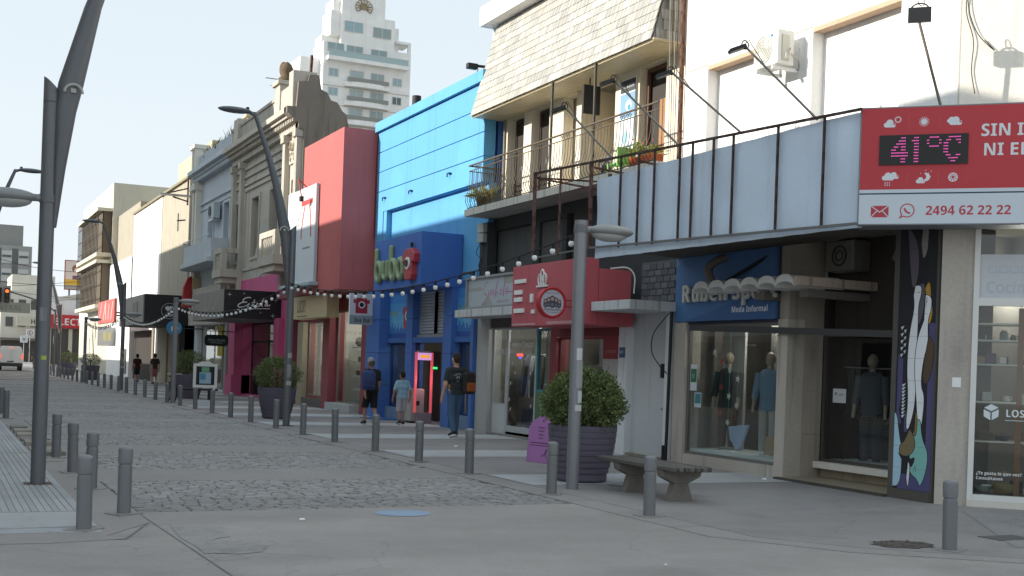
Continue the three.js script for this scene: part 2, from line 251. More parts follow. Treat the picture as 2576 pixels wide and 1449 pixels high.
// ------------------------------------------------------------------ left row outside the frame (shades the street)
{
  const row = (name, label, z0, z1, h, hex, rows, x0 = -3.4, x1 = -16) => {
    const b = thing(name, label, 'building');
    const open = [], n = Math.max(1, Math.round((z1 - z0) / 3.4)), w = (z1 - z0) / n;
    for (let i = 0; i < n; i++) for (let r = 0; r < rows; r++) { const c = z0 + (i + 0.5) * w, y = 4.6 + r * 3.1; if (y + 1.7 < h) open.push([c - 0.65, c + 0.65, y, y + 1.7]); }
    const shops = []; for (let i = 0; i < n; i++) { const c = z0 + (i + 0.5) * w; shops.push([c - w * 0.42, c + w * 0.42, 0.35, 2.9]); }
    part(b, 'wall', wallX(x0 - 0.3, 0.3, z0, z1, 0, h, [...open, ...shops]), plas(hex));
    part(b, 'body', [bb(x1, x0 - 0.32, 0, h - 0.3, z0 + 0.02, z1 - 0.02)], plas('#a9a49a'));
    for (const o of open) part(b, 'window', [bb(x0 - 0.25, x0 - 0.2, o[2], o[3], o[0], o[1])], mt('#3a4247', 0.15));
    for (const o of shops) part(b, 'shop_window', [bb(x0 - 0.25, x0 - 0.2, o[2], o[3], o[0], o[1])], mt('#2c3135', 0.12));
    part(b, 'cornice', [bb(x0, x0 + 0.18, h - 0.5, h - 0.25, z0 + 0.02, z1 - 0.02), bb(x0, x0 + 0.8, 3.1, 3.3, z0 + 0.1, z1 - 0.1)], M.offwhite);
    return b;
  };
  row('corner_building', 'pale corner building with shops facing the striped pavement, behind the tall lamp', -30, -11.2, 11.35, '#d9d2c4', 2);
  row('street_building', 'ochre shop building facing the blue shop across the street', -51, -30.1, 11.4, '#cfc5b4', 2);
  row('apartment_building', 'tall grey apartment block across the street from the old stone facade', -68.8, -51.1, 17.9, '#b9b5ad', 4, -3.4, -7.5);
  row('street_building', 'cream shop building across the street from the grey blank wall', -78.5, -68.9, 13.6, '#c9c1ae', 2);
  row('street_building', 'low white shop building across the street far along the road', -130, -78.6, 7.0, '#d2cdc2', 1);
  row('street_building', 'pale building along the side street beyond the corner building', -26, -11.6, 15, '#bdb5a6', 3, -16.2, -70);
}
// ------------------------------------------------------------------ corner building: white upper wall, clothes shop, chamfered homeware shop
const chM = new THREE.Matrix4().makeRotationY(-Math.PI / 4).setPosition(12, 0, -11.6);
const ch = (g) => [g].flat(9).map((q) => q.applyMatrix4(chM));
const faceM = (parent, name, w, h, x, y, z, mtx, mat) => { const m = new THREE.Mesh(new THREE.PlaneGeometry(w, h).translate(x, y, z).applyMatrix4(mtx), mat); m.name = name; m.castShadow = m.receiveShadow = true; parent.add(m); return m; };
const decal = (w, h, draw) => { const t = canvas(w, h, draw); return new THREE.MeshPhysicalMaterial({ color: '#ffffff', map: t, transparent: true, roughness: 0.6 }); };
{
  const b = thing('corner_shop_building', 'white plastered corner building with a clothes shop and a chamfered shop window', 'building');
  const white = M.whiteWall, warm = plas('#efe8dc'), beige = M.beige, H = 11.2;
  part(b, 'wall', [...wallX(12, 0.3, -18.05, -11.62, 3.9, H, [[-17.33, -15.2, 4.6, 7.0], [-14.56, -12.69, 4.6, 7.0]]), bb(12.22, 12.3, 4.55, 7.05, -17.4, -15.1), bb(12.22, 12.3, 4.55, 7.05, -14.6, -12.6)], white);
  part(b, 'lintel', [bb(12.002, 12.2, 6.93, 7.0, -17.33, -15.2)], plas('#c9ab90')); part(b, 'lintel', [bb(12.002, 12.2, 6.93, 7.0, -14.56, -12.69)], plas('#c9ab90'));
  part(b, 'wall_groove', [bb(11.997, 12.01, 7.005, 7.025, -17.9, -17.33), bb(11.997, 12.01, 7.005, 7.025, -15.2, -14.56)], plas('#b79a82'));
  part(b, 'body', [bb(12.31, 26, 3.9, H - 0.2, -18.03, -12.4), bb(13.6, 26, 3.9, H - 0.2, -12.4, -8)], white);
  part(b, 'chamfer_wall', ch([bb(0.01, 4.2, 3.72, H, -0.3, 0)]), warm);
  part(b, 'chamfer_pilaster', ch([bb(-0.13, 0.27, 0.012, 3.7, -0.35, 0.02)]), beige);
  part(b, 'plinth', ch([bb(0.27, 4.1, 0.012, 0.1, -0.3, 0.06)]), M.offwhite);
  // chamfer shop front
  const wf = mt('#d7d6d2', 0.5);
  part(b, 'window_frame', ch([bb(0.27, 0.34, 0.1, 3.72, -0.06, 0.04), bb(0.34, 4.1, 2.63, 2.73, -0.06, 0.04), bb(0.34, 4.1, 0.1, 0.17, -0.06, 0.06), bb(1.02, 1.07, 0.17, 2.63, -0.06, 0.035), bb(2.4, 2.46, 0.17, 2.63, -0.06, 0.035)]), wf);
  part(b, 'window_pane', ch([bb(0.34, 1.02, 0.17, 2.63, -0.012, -0.004)]), M.glass); part(b, 'window_pane', ch([bb(1.07, 2.4, 0.17, 2.63, -0.012, -0.004)]), M.glass); part(b, 'window_pane', ch([bb(2.46, 4.1, 0.17, 2.63, -0.012, -0.004)]), M.glass);
  part(b, 'transom_panel', ch([bb(0.34, 4.1, 2.73, 3.3, -0.02, 0)]), mt('#c9ccd0', 0.5, tPlaster));
  faceM(b, 'transom_lettering', 1.2, 0.5, 0.96, 3.0, 0.004, chM, decal(480, 200, (c) => { c.fillStyle = '#bcc2ca'; for (let i = 0; i < 5; i++) c.fillRect(34 + i * 52, 44, 38, 30); say('Cocina', 22, 152, 78, '#b3bcc6', 'sans-serif', 'left', 'normal')(c); }));
  part(b, 'window_pane', ch([bb(0.34, 4.1, 3.3, 3.72, -0.012, -0.004)]), M.glass);
  part(b, 'interior_wall', ch([bb(0.28, 4.2, 0.012, 3.7, -2.6, -2.5), bb(0.18, 0.27, 0.012, 3.7, -2.5, -0.36), bb(4.1, 4.2, 0.012, 3.7, -2.5, -0.1), bb(0.2, 4.2, 3.7, 3.72, -2.6, -0.1)]), plas('#8f8a80'));
  part(b, 'interior_floor', ch([bb(0.28, 4.1, 0.013, 0.15, -2.5, -0.07)]), mt('#7f756a', 0.6));
  faceM(b, 'window_lettering', 1.0, 0.34, 0.93, 1.2, 0.002, chM, decal(600, 204, (c) => { c.fillStyle = '#cfd6da'; for (const p of [[[10, 40], [62, 10], [116, 36], [64, 66]], [[8, 52], [58, 76], [58, 136], [10, 108]], [[68, 76], [118, 48], [116, 106], [68, 136]]]) { c.beginPath(); p.forEach(([x, y], i) => (i ? c.lineTo(x, y) : c.moveTo(x, y))); c.fill(); } say('LOS A', 165, 78, 78, '#d5dadb')(c); c.fillRect(165, 130, 420, 5); }));
  faceM(b, 'window_lettering', 0.62, 0.14, 0.68, 0.42, 0.002, chM, decal(496, 112, (c) => { say('¿Te gusta lo que ves?', 4, 30, 44, '#dcdedd')(c); say('Consultanos', 4, 82, 44, '#dcdedd')(c); }));
  faceM(b, 'paper_note', 0.11, 0.13, 0.1, 1.62, 0.026, chM, M.paper);
  // shelving and wares behind the pane
  const sh = thing('shop_shelving', 'pale shelving with wooden uprights inside the chamfered homeware window', 'shelf');
  for (const y of [0.86, 1.38, 1.88, 2.2, 2.42]) part(sh, 'shelf', ch([bb(0.36, 3.9, y - 0.02, y, -0.75, -0.3)]), mt('#c5c2ba', 0.6));
  for (const x of [0.85, 2.0, 3.2]) part(sh, 'upright', ch([bb(x, x + 0.07, 0.15, 2.62, -0.34, -0.28)]), mt('#8a5f3c', 0.7, tWood));
  for (const x of [0.36, 3.9]) part(sh, 'side_post', ch([bb(x - 0.015, x + 0.015, 0.15, 2.62, -0.77, -0.73)]), M.alu);
  const ware = (kind, label, x, y, s, hex) => {
    const g = { box: [rb(x - s, x + s, y, y + s * 2, -0.6, -0.45, 0.01)], bowl: [new THREE.LatheGeometry([[0.3, 0], [0.55, 0.05], [1, 0.6], [1.05, 0.62], [0.95, 0.6], [0.5, 0.1], [0, 0.08]].map((p) => new THREE.Vector2(p[0] * s, p[1] * s)), 20).translate(x, y, -0.52)], jug: [new THREE.LatheGeometry([[0, 0], [0.7, 0], [0.85, 0.5], [0.5, 1.2], [0.6, 1.4], [0.5, 1.38]].map((p) => new THREE.Vector2(p[0] * s, p[1] * s)), 18).translate(x, y, -0.52), new THREE.TorusGeometry(0.4 * s, 0.08 * s, 6, 12).translate(x + 0.8 * s, y + 0.8 * s, -0.52)], plates: Array.from({ length: 7 }, (_, i) => cyl(s * 0.6, s, 0.012, x, y + i * 0.016, -0.52, 20)), basket: [new THREE.LatheGeometry([[0, 0], [0.8, 0], [1, 0.8], [0.94, 0.8], [0.74, 0.06], [0, 0.06]].map((p) => new THREE.Vector2(p[0] * s, p[1] * s)), 18).translate(x, y, -0.4), new THREE.TorusGeometry(0.95 * s, 0.04 * s, 6, 20, Math.PI).translate(x, y + 0.75 * s, -0.4), new THREE.TorusGeometry(0.95 * s, 0.04 * s, 6, 20, Math.PI).rotateX(0.3).translate(x, y + 0.75 * s, -0.36)] }[kind];
    single({ box: 'gift_box', bowl: 'mixing_bowl', jug: 'jug', plates: 'plate_stack', basket: 'wicker_basket' }[kind], label, kind === 'plates' ? 'plates' : kind, ch(g), mt(hex, 0.6));
  };
  ware('plates', 'stack of pale plates on the lower shelf of the homeware window', 0.5, 0.862, 0.13, '#b8b4ae'); ware('bowl', 'dark blue bowl beside the plates in the homeware window', 0.72, 0.862, 0.11, '#2d3a56');
  ware('box', 'small white box on the middle shelf of the homeware window', 0.68, 1.885, 0.045, '#cfccc6'); ware('box', 'purple box with pink label in the homeware window', 0.53, 1.885, 0.07, '#4b3a58'); ware('box', 'tan carton at the end of the middle shelf, homeware window', 0.41, 1.885, 0.05, '#94775a');
  ware('bowl', 'black round bowl on the middle shelf of the homeware window', 0.96, 1.885, 0.08, '#202022'); ware('jug', 'white jug on the third shelf of the homeware window', 0.75, 1.385, 0.055, '#c9c6c0'); ware('box', 'clear pale tray of bottles on the third shelf, homeware window', 0.5, 1.385, 0.06, '#9b9c9b');
  ware('basket', 'wicker basket with two hoop handles at the foot of the homeware window', 0.75, 0.17, 0.17, '#8a7750'); ware('bowl', 'white enamel tub at the foot of the homeware window', 0.5, 0.17, 0.14, '#c6cbc6'); ware('box', 'black boxed appliance at the foot of the homeware window', 0.9, 0.17, 0.08, '#232527'); ware('jug', 'glossy pendant jug on the top shelf of the homeware window', 0.8, 2.205, 0.05, '#6a5a4a');
  for (let i = 0; i < 22; i++) { const y = [0.862, 1.385, 1.885, 2.205][i % 4], x = 0.42 + (i / 4 | 0) * 0.27 + rr(-0.03, 0.03), s = rr(0.03, 0.055), where = ord[i / 4 | 0] + ' along the ' + ['lowest', 'second', 'third', 'fourth'][i % 4] + ' homeware shelf'; const pale = i % 2; const m = single(pale ? 'storage_jar' : 'boxed_good', (pale ? 'small storage jar, ' : 'small brown boxed good, ') + where, pale ? 'jar' : 'box', ch(pale ? [lathe([[0, 0], [s, 0], [s, s * 2], [s * 0.6, s * 2.3], [s * 0.6, s * 2.6], [0, s * 2.6]], x, y, -0.66, 12)] : [rb(x - s, x + s, y, y + s * 2.4, -0.72, -0.63, 0.006)]), mt(pale ? ['#b9b6ae', '#8f9a98', '#a8895f'][i % 3] : ['#6f5238', '#8a6a48', '#57413a'][i % 3], 0.6), pale ? 'jars on the homeware shelves' : 'boxes on the homeware shelves'); }
  ware('plates', 'stack of plates further along the lower homeware shelf', 1.5, 0.862, 0.14, '#b0a89c'); ware('box', 'red box further along the middle homeware shelf', 1.6, 1.885, 0.09, '#7a3030');

  // clothes shop front on the street side
  part(b, 'shop_pilaster', [bb(11.97, 12.3, 0.012, 2.52, -18.04, -17.69)], beige); part(b, 'shop_pilaster', [bb(11.97, 12.3, 0.012, 2.52, -15.12, -14.88)], beige);
  part(b, 'plinth', [bb(11.98, 12.3, 0.012, 0.2, -17.69, -15.12)], beige);
  part(b, 'return_wall', [bb(12.3, 12.7, 0.012, 3.9, -15.12, -14.9), bb(12.0, 12.3, 2.52, 3.9, -15.12, -14.9)], mt('#a89e92', 0.7, tStone));
  part(b, 'return_wall', [bb(12.003, 12.68, 0.05, 0.72, -14.9, -14.885), bb(12.003, 12.68, 0.725, 2.3, -14.9, -14.885)], mt('#b0a699', 0.6, tStone));
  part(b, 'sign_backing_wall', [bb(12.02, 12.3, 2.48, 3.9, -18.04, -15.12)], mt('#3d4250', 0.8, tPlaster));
  part(b, 'window_frame', frameX(12.03, 0.06, -17.69, -15.12, 0.2, 2.48, 0.05), mt('#6d6a66', 0.5)); part(b, 'window_pane', [bb(12.05, 12.058, 0.25, 2.43, -17.64, -15.17)], M.glass);
  part(b, 'window_frame', frameX(12.7, 0.06, -14.88, -12.3, 0.3, 2.32, 0.05), mt('#4a4641', 0.5)); part(b, 'window_pane', [bb(12.72, 12.728, 0.35, 2.27, -14.83, -12.35)], M.glass);
  part(b, 'plinth', [bb(12.69, 12.78, 0.06, 0.3, -14.88, -12.3)], mt('#9c8f7c', 0.6, tStone)); part(b, 'door_sill', [bb(12.55, 12.695, 0.2, 0.3, -14.88, -12.4)], M.offwhite);
  part(b, 'doorstep', slabG([[11.93, -14.95], [12.9, -14.88], [12.9, -12.45], [11.86, -12.5]], 0.0, 0.055), mt('#a79a85', 0.5, tStone)); part(b, 'step_edge', slabG([[11.86, -14.98], [11.93, -14.95], [11.86, -12.5], [11.79, -12.5]], 0.0, 0.05), mt('#4f4b46', 0.7, tStone));
  part(b, 'interior_wall', [bb(15.5, 15.6, 0.012, 3.9, -18.04, -11.2), bb(12.3, 15.5, 0.012, 3.9, -18.04, -17.95), bb(12.8, 15.5, 0.012, 3.9, -12.3, -12.2), bb(12.31, 15.6, 3.8, 3.895, -18, -12.3)], plas('#8b867f'));
  part(b, 'display_panel', [bb(12.75, 12.8, 0.25, 2.6, -17.64, -17.0)], mt('#b9b8b6', 0.6)); part(b, 'partition_wall', [bb(12.8, 15.49, 0.05, 3.79, -15.02, -14.92)], mt('#2f2b28', 0.8, tStone)); part(b, 'display_floor', [bb(12.11, 13.1, 0.2, 0.3, -17.66, -15.15), bb(12.77, 13.6, 0.2, 0.34, -14.85, -12.35)], mt('#d3d8d8', 0.5));
  for (const [x, z, w, hx] of [[12.95, -16.45, 0.16, '#a5a19b'], [13.1, -16.0, 0.2, '#8f8a84'], [12.8, -15.25, 0.12, '#b9b5ae'], [13.4, -15.8, 0.3, '#97938d']]) part(b, 'display_column', [bb(x, x + 0.08, 0.3, 3.6, z - w / 2, z + w / 2)], plas(hx));
  part(b, 'shelf_rail', [bar([12.9, 2.15, -17.6], [12.9, 2.15, -16.9], 0.012), bar([12.7, 2.3, -17.6], [12.7, 2.3, -16.9], 0.012)], M.alu); part(b, 'interior_floor', [bb(12.32, 15.5, 0.012, 0.05, -17.9, -12.35)], mt('#6a6056', 0.6));
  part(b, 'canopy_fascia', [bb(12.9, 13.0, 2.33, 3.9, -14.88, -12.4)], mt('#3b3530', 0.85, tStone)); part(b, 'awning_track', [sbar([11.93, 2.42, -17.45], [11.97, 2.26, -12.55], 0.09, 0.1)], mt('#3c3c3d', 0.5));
  // scalloped concrete canopy
  const lobe = () => { const o = [], n = 10; for (let i = 0; i <= n; i++) { const a = Math.PI * (1 - i / n); o.push([Math.cos(a) * 0.215, 0.02 + Math.sin(a) * 0.13]); } for (let i = 0; i <= n; i++) { const a = Math.PI * i / n; o.push([Math.cos(a) * 0.215, -0.045 + Math.sin(a) * 0.085]); } return o; };
  const can = thing('scalloped_canopy', 'white concrete canopy with six scalloped front lobes over the clothes shop', 'canopy');
  for (let k = 0; k < 6; k++) part(can, 'lobe', extr(lobe(), 0.95).rotateY(Math.PI / 2).translate(11.37, 3.0, -16.42 + k * 0.432), plas('#d8d7d3'));
  part(can, 'side_beam', [bb(11.37, 12.88, 2.97, 3.1, -14.04, -13.92)], mt('#b7a698', 0.85, tStreak)); part(can, 'bracket', [bb(11.7, 12.02, 2.82, 2.93, -15.4, -15.15)], mt('#6a655e', 0.8)); part(can, 'bracket', [bb(11.7, 12.9, 2.82, 2.93, -14.3, -14.1)], mt('#6a655e', 0.8));
  // pipes and fittings in the dark recess over the doorway
  const pipe = thing('flue_pipe', 'fat bent grey flue pipe above the scalloped canopy', 'pipe'); part(pipe, 'pipe', tube([[11.9, 3.05, -16.6], [11.75, 3.2, -16.65], [11.72, 3.4, -16.7], [11.85, 3.55, -16.62], [12.05, 3.6, -16.5]], 0.07, 30, 10), mt('#6e655e', 0.6, tStreak)); part(pipe, 'brace', [bar([11.75, 3.08, -16.5], [12.0, 3.6, -15.3], 0.03)], M.dark);
  const p2 = thing('flue_pipe', 'curved pale pipe beside the mural pillar under the marquee', 'pipe'); part(p2, 'pipe', tube([[12.9, 3.45, -13.6], [12.6, 3.52, -13.2], [12.3, 3.35, -12.85], [12.1, 3.0, -12.65], [12.08, 2.8, -12.63]], 0.045, 30, 10), mt('#7c766f', 0.5));
  const fl = thing('wall_floodlight', 'small white framed floodlight above the scalloped canopy', 'floodlight'); part(fl, 'housing', [rb(12.68, 12.74, 3.2, 3.36, -15.1, -14.88, 0.01)], mt('#9a9b99', 0.5)); part(fl, 'lens', [bb(12.67, 12.679, 3.215, 3.345, -15.085, -14.895)], mt('#5a5c5a', 0.3)); part(fl, 'bracket', [bb(12.74, 12.92, 3.26, 3.3, -15.0, -14.98)], M.dark);
  const ab = thing('air_conditioner', 'dim grey air conditioner box under the marquee beside the dark recess', 'air conditioner'); part(ab, 'case', [rb(12.55, 12.89, 3.28, 3.75, -14.75, -14.1, 0.02)], mt('#6a665f', 0.6, tStreak)); part(ab, 'fan_grille', [new THREE.TorusGeometry(0.15, 0.012, 6, 20).translate(-14.42 * 0, 0, 0).rotateY(Math.PI / 2).translate(12.54, 3.52, -14.42), new THREE.TorusGeometry(0.08, 0.01, 6, 18).rotateY(Math.PI / 2).translate(12.54, 3.52, -14.42)], M.dark);

  // mural pillar
  const pil = part(b, 'mural_pillar', [bb(11.88, 12.9, 0.012, 3.72, -12.52, -11.72)], mt('#57534f', 0.8, tPlaster));
  const poly = (c, pts, col) => { c.fillStyle = col; c.beginPath(); c.moveTo(pts[0][0], pts[0][1]); for (let i = 1; i + 1 < pts.length; i += 1) { const mx = (pts[i][0] + pts[i + 1][0]) / 2, my = (pts[i][1] + pts[i + 1][1]) / 2; c.quadraticCurveTo(pts[i][0], pts[i][1], mx, my); } c.lineTo(...pts[pts.length - 1]); c.closePath(); c.fill(); c.lineWidth = 4; c.strokeStyle = '#17161a'; c.stroke(); };
  face(pil, 'painted_mural', 0.68, 3.56, 11.876, 1.93, -12.08, ST, print(320, 1676, (c, w, h) => {
    c.fillStyle = '#1f1e24'; c.fillRect(0, 0, w, h); c.fillStyle = '#4d4a72'; c.fillRect(272, 620, 48, 1056); c.fillRect(14, 700, 44, 560); c.fillRect(40, 1580, 280, 96); c.fillRect(84, 1180, 30, 130);
    poly(c, [[60, 0], [150, 60], [175, 300], [120, 430], [90, 250]], '#5d5560'); poly(c, [[190, 0], [250, 0], [240, 160], [200, 230], [180, 120]], '#8a8580'); poly(c, [[240, 60], [300, 120], [300, 250], [270, 330], [235, 220]], '#232227');
    poly(c, [[150, 400], [220, 330], [230, 480], [200, 620], [150, 640]], '#5a5560'); poly(c, [[225, 400], [260, 330], [280, 450], [275, 520], [240, 480]], '#b5892f'); poly(c, [[260, 520], [280, 470], [300, 560], [270, 640], [250, 600]], '#b5892f');
    c.save(); c.translate(160, 0); c.scale(1.28, 1); c.translate(-165, 0); poly(c, [[150, 380], [190, 370], [195, 430], [175, 500], [178, 620], [170, 900], [180, 1120], [140, 1300], [115, 1290], [128, 1100], [110, 900], [120, 680], [150, 520], [140, 440]], '#dcdee0');
    poly(c, [[220, 440], [262, 440], [262, 540], [240, 600], [250, 760], [225, 820], [205, 1010], [240, 1080], [220, 1300], [205, 1420], [185, 1420], [195, 1260], [180, 1080], [160, 900], [172, 720], [215, 600]], '#e0e2e4');
    poly(c, [[250, 700], [290, 720], [285, 900], [250, 1010], [215, 980], [230, 830]], '#54432f');
    poly(c, [[60, 640], [105, 560], [125, 640], [110, 800], [70, 860], [40, 760]], '#1b1b1e'); c.fillStyle = '#c9cbcf'; for (let i = 0; i < 9; i++) { c.beginPath(); c.moveTo(62 + (i % 2) * 22, 640 + i * 22); c.lineTo(86 + (i % 2) * 16, 632 + i * 22); c.lineTo(70 + (i % 2) * 24, 660 + i * 22); c.fill(); }
    poly(c, [[95, 1000], [118, 960], [118, 1180], [90, 1260], [70, 1180]], '#1b1b1e'); c.fillStyle = '#c9cbcf'; for (let i = 0; i < 10; i++) { c.beginPath(); c.moveTo(82, 1010 + i * 22); c.lineTo(110, 1000 + i * 22); c.lineTo(92, 1026 + i * 22); c.fill(); }
    poly(c, [[30, 1190], [55, 1180], [75, 1330], [100, 1430], [95, 1660], [20, 1668], [0, 1660], [45, 1520], [20, 1360]], '#a3c3d2'); poly(c, [[180, 1240], [215, 1200], [225, 1340], [275, 1430], [262, 1560], [225, 1660], [205, 1600], [150, 1570], [150, 1450]], '#7db3ac');
    poly(c, [[145, 1290], [180, 1330], [185, 1420], [140, 1470], [80, 1460], [78, 1400], [110, 1370]], '#77684a'); poly(c, [[180, 1180], [195, 1180], [192, 1330], [175, 1330]], '#8f7336'); poly(c, [[75, 1450], [150, 1490], [190, 1460], [170, 1530], [130, 1540]], '#1d1c1f');
    poly(c, [[140, 1500], [158, 1500], [152, 1640], [142, 1668], [132, 1600]], '#d0d2d4'); c.restore(); c.fillStyle = '#17161a'; c.fillRect(168, 420, 10, 5); c.fillRect(240, 480, 8, 5); c.strokeStyle = '#17161a'; c.lineWidth = 3; c.beginPath(); c.moveTo(244, 455); c.lineTo(236, 520); c.moveTo(180, 1560); c.quadraticCurveTo(190, 1480, 200, 1560); c.stroke();
    for (let i = 1; i < 12; i++) { c.fillStyle = 'rgba(30,30,36,0.35)'; c.fillRect(0, i * 140, w, 2); }
  }, 0.75));
  part(pil, 'pillar_base', [bb(11.86, 11.878, 0.013, 0.14, -12.5, -11.74)], mt('#5b564f', 0.9, tStone));

  // air conditioner, cables on the white wall
  const ac = thing('air_conditioner', 'white air conditioner unit on brackets on the sunlit upper wall', 'air conditioner');
  part(ac, 'case', [rb(11.52, 11.84, 6.44, 6.98, -15.4, -14.8, 0.02)], mt('#dcdad2', 0.5)); const gr = []; for (const r of [0.05, 0.09, 0.13, 0.17, 0.21]) gr.push(new THREE.TorusGeometry(r, 0.008, 5, 26).rotateY(Math.PI / 2).translate(11.515, 6.71, -15.15)); for (let i = 0; i < 8; i++) gr.push(bar([11.513, 6.71, -15.15], [11.513, 6.71 + 0.21 * Math.sin(i * 0.785), -15.15 + 0.21 * Math.cos(i * 0.785)], 0.004, 4)); part(ac, 'fan_grille', gr, mt('#b9b8ae', 0.5));
  part(ac, 'side_panel', [rb(11.6, 11.74, 6.5, 6.9, -14.8, -14.785, 0.005), bb(11.64, 11.72, 6.52, 6.62, -14.785, -14.76)], mt('#c7c3b6', 0.6)); part(ac, 'badge', [sph(0.02, 11.517, 6.9, -14.95, 0.2, 1, 2)], mt('#2f6f9e', 0.5)); part(ac, 'bracket', [sbar([11.5, 6.4, -15.3], [12, 6.4, -15.3], 0.04, 0.05), sbar([11.98, 6.4, -15.3], [11.98, 6.75, -15.3], 0.04, 0.03)], M.white); part(ac, 'bracket', [sbar([11.5, 6.4, -14.9], [12, 6.4, -14.9], 0.04, 0.05), sbar([11.98, 6.4, -14.9], [11.98, 6.75, -14.9], 0.04, 0.03)], M.white); part(ac, 'hose', [tube([[11.75, 6.7, -14.77], [11.72, 6.6, -14.74], [11.8, 6.56, -14.73], [11.98, 6.5, -14.85], [11.985, 5.2, -14.9]], 0.012)], mt('#b5b0a6', 0.6));
  const cb = thing('loose_cable', 'thin black cables hanging on the warm chamfered wall above the red sign', 'cable'); for (const pts of [[[0.2, 7.3, 0.02], [0.1, 6.9, 0.03], [0.06, 6.5, 0.02], [0.16, 6.1, 0.03], [0.15, 5.7, 0.02], [0.2, 5.4, 0.03]], [[0.4, 7.5, 0.02], [0.25, 7.0, 0.03], [0.08, 6.7, 0.03], [0.2, 6.2, 0.03], [0.42, 5.95, 0.04], [0.3, 6.1, 0.02]]]) part(cb, 'cable', ch([tube(pts, 0.006, 30, 4)]), M.dark);
  const down = thing('cable_conduit', 'rusty conduit with loose cables down the joint beside the slated roof', 'conduit'); part(down, 'conduit', [bar([11.95, 3.9, -18.07], [11.95, 10.6, -18.1], 0.045, 8)], mt('#7b5f4c', 0.8, tRust)); for (let i = 0; i < 4; i++) part(down, 'cable', [tube([[11.93, 10.4, -18.2 - i * 0.05], [11.9, 8.4, -18.18 - i * 0.06], [11.92, 6.6, -18.2 - i * 0.04], [11.9, 5.2, -18.16 - i * 0.03]].map(([x, y, z]) => [x - 0.02 * i, y, z]), 0.008, 20, 4)], i % 2 ? mt('#9b948a', 0.8) : M.dark);

  // red weather sign on the chamfer
  const ws = thing('weather_sign', 'red and white lightbox sign with weather symbols and a 41 degree display', 'sign');
  const w = 2.6, h = 1.5, S = 480;
  part(ws, 'cabinet', ch([rb(-1.2, 1.44, 3.62, 5.16, 0.08, 0.53, 0.012)]), mt('#7d8084', 0.5, tMetal));
  faceM(ws, 'printed_face', w, h, 0.12, 4.39, 0.533, chM, print(w * S, h * S, (c, W, Hh) => {
    const X = (s) => (s + 1.18) * S, Y = (y) => (5.14 - y) * S;
    c.fillStyle = '#b5353c'; c.fillRect(0, 0, W, Hh); c.fillStyle = '#c4ccd4'; c.fillRect(0, Y(4.085), W, Hh); c.fillStyle = '#2a3c55'; c.fillRect(0, Y(4.04), W, 9);
    c.fillStyle = '#d3d8dc'; c.strokeStyle = '#d3d8dc';
    const cloud = (x, y, k) => { c.beginPath(); c.arc(x - 22 * k, y + 6 * k, 16 * k, 0, 7); c.arc(x + 22 * k, y + 8 * k, 15 * k, 0, 7); c.arc(x, y - 8 * k, 22 * k, 0, 7); c.fill(); c.fillRect(x - 24 * k, y + 2 * k, 48 * k, 20 * k); };
    const sunny = (x, y, r, ring) => { c.lineWidth = 4; for (let i = 0; i < 16; i++) { const a = i * 0.393; c.beginPath(); c.moveTo(x + Math.cos(a) * r * 1.15, y + Math.sin(a) * r * 1.15); c.lineTo(x + Math.cos(a) * r * 1.4, y + Math.sin(a) * r * 1.4); c.stroke(); } c.beginPath(); c.arc(x, y, r, 0, 7); ring ? c.stroke() : c.fill(); };
    let y = Y(4.95); sunny(X(-0.73), y - 18, 15, true); cloud(X(-0.83), y + 8, 0.95); sunny(X(-0.41), y, 22); c.lineWidth = 2; c.strokeStyle = '#b5353c'; c.beginPath(); c.arc(X(-0.41), y, 18, 0, 7); c.stroke(); cloud(X(-0.08), y - 4, 0.7); cloud(X(-0.03), y + 4, 1.0);
    c.fillStyle = 'rgba(190,110,115,0.8)'; for (const s of [-0.6, -0.22]) { c.fillRect(X(s), Y(5.02), 2, 60); c.fillRect(X(s), Y(4.29), 2, 60); }
    c.fillStyle = '#d3d8dc'; c.strokeStyle = '#d3d8dc'; y = Y(4.23); cloud(X(-0.76), y - 14, 0.8); cloud(X(-0.83), y - 8, 0.95); c.lineWidth = 5; for (let i = 0; i < 3; i++) for (let j = 0; j < 2; j++) { c.beginPath(); c.moveTo(X(-0.86) + i * 13, y + 24 + j * 14); c.lineTo(X(-0.86) + i * 13 - 4, y + 33 + j * 14); c.stroke(); }
    c.beginPath(); c.arc(X(-0.37), y - 4, 26, -1.9, 2.2); c.quadraticCurveTo(X(-0.33), y, X(-0.37) - 9, y - 28); c.fill(); cloud(X(-0.43), y + 18, 0.72); for (const [a, b] of [[30, -30], [44, -42], [12, -48], [40, -10], [-18, -30]]) c.fillRect(X(-0.4) + a, y + b, 5, 5);
    for (let i = 0; i < 8; i++) { const a = i * 0.785, cx = X(-0.04); c.lineWidth = 6; c.beginPath(); c.moveTo(cx + 8 * Math.cos(a), y + 8 * Math.sin(a)); c.lineTo(cx + 29 * Math.cos(a), y + 29 * Math.sin(a)); c.stroke(); c.lineWidth = 5; for (const t of [-0.35, 0.35]) { c.beginPath(); c.moveTo(cx + 18 * Math.cos(a), y + 18 * Math.sin(a)); c.lineTo(cx + 28 * Math.cos(a + t), y + 28 * Math.sin(a + t)); c.stroke(); } }
    say('SIN IM', X(0.27), Y(4.82), 104, '#d3d8dc')(c); say('NI EL', X(0.3), Y(4.575), 104, '#d3d8dc')(c);
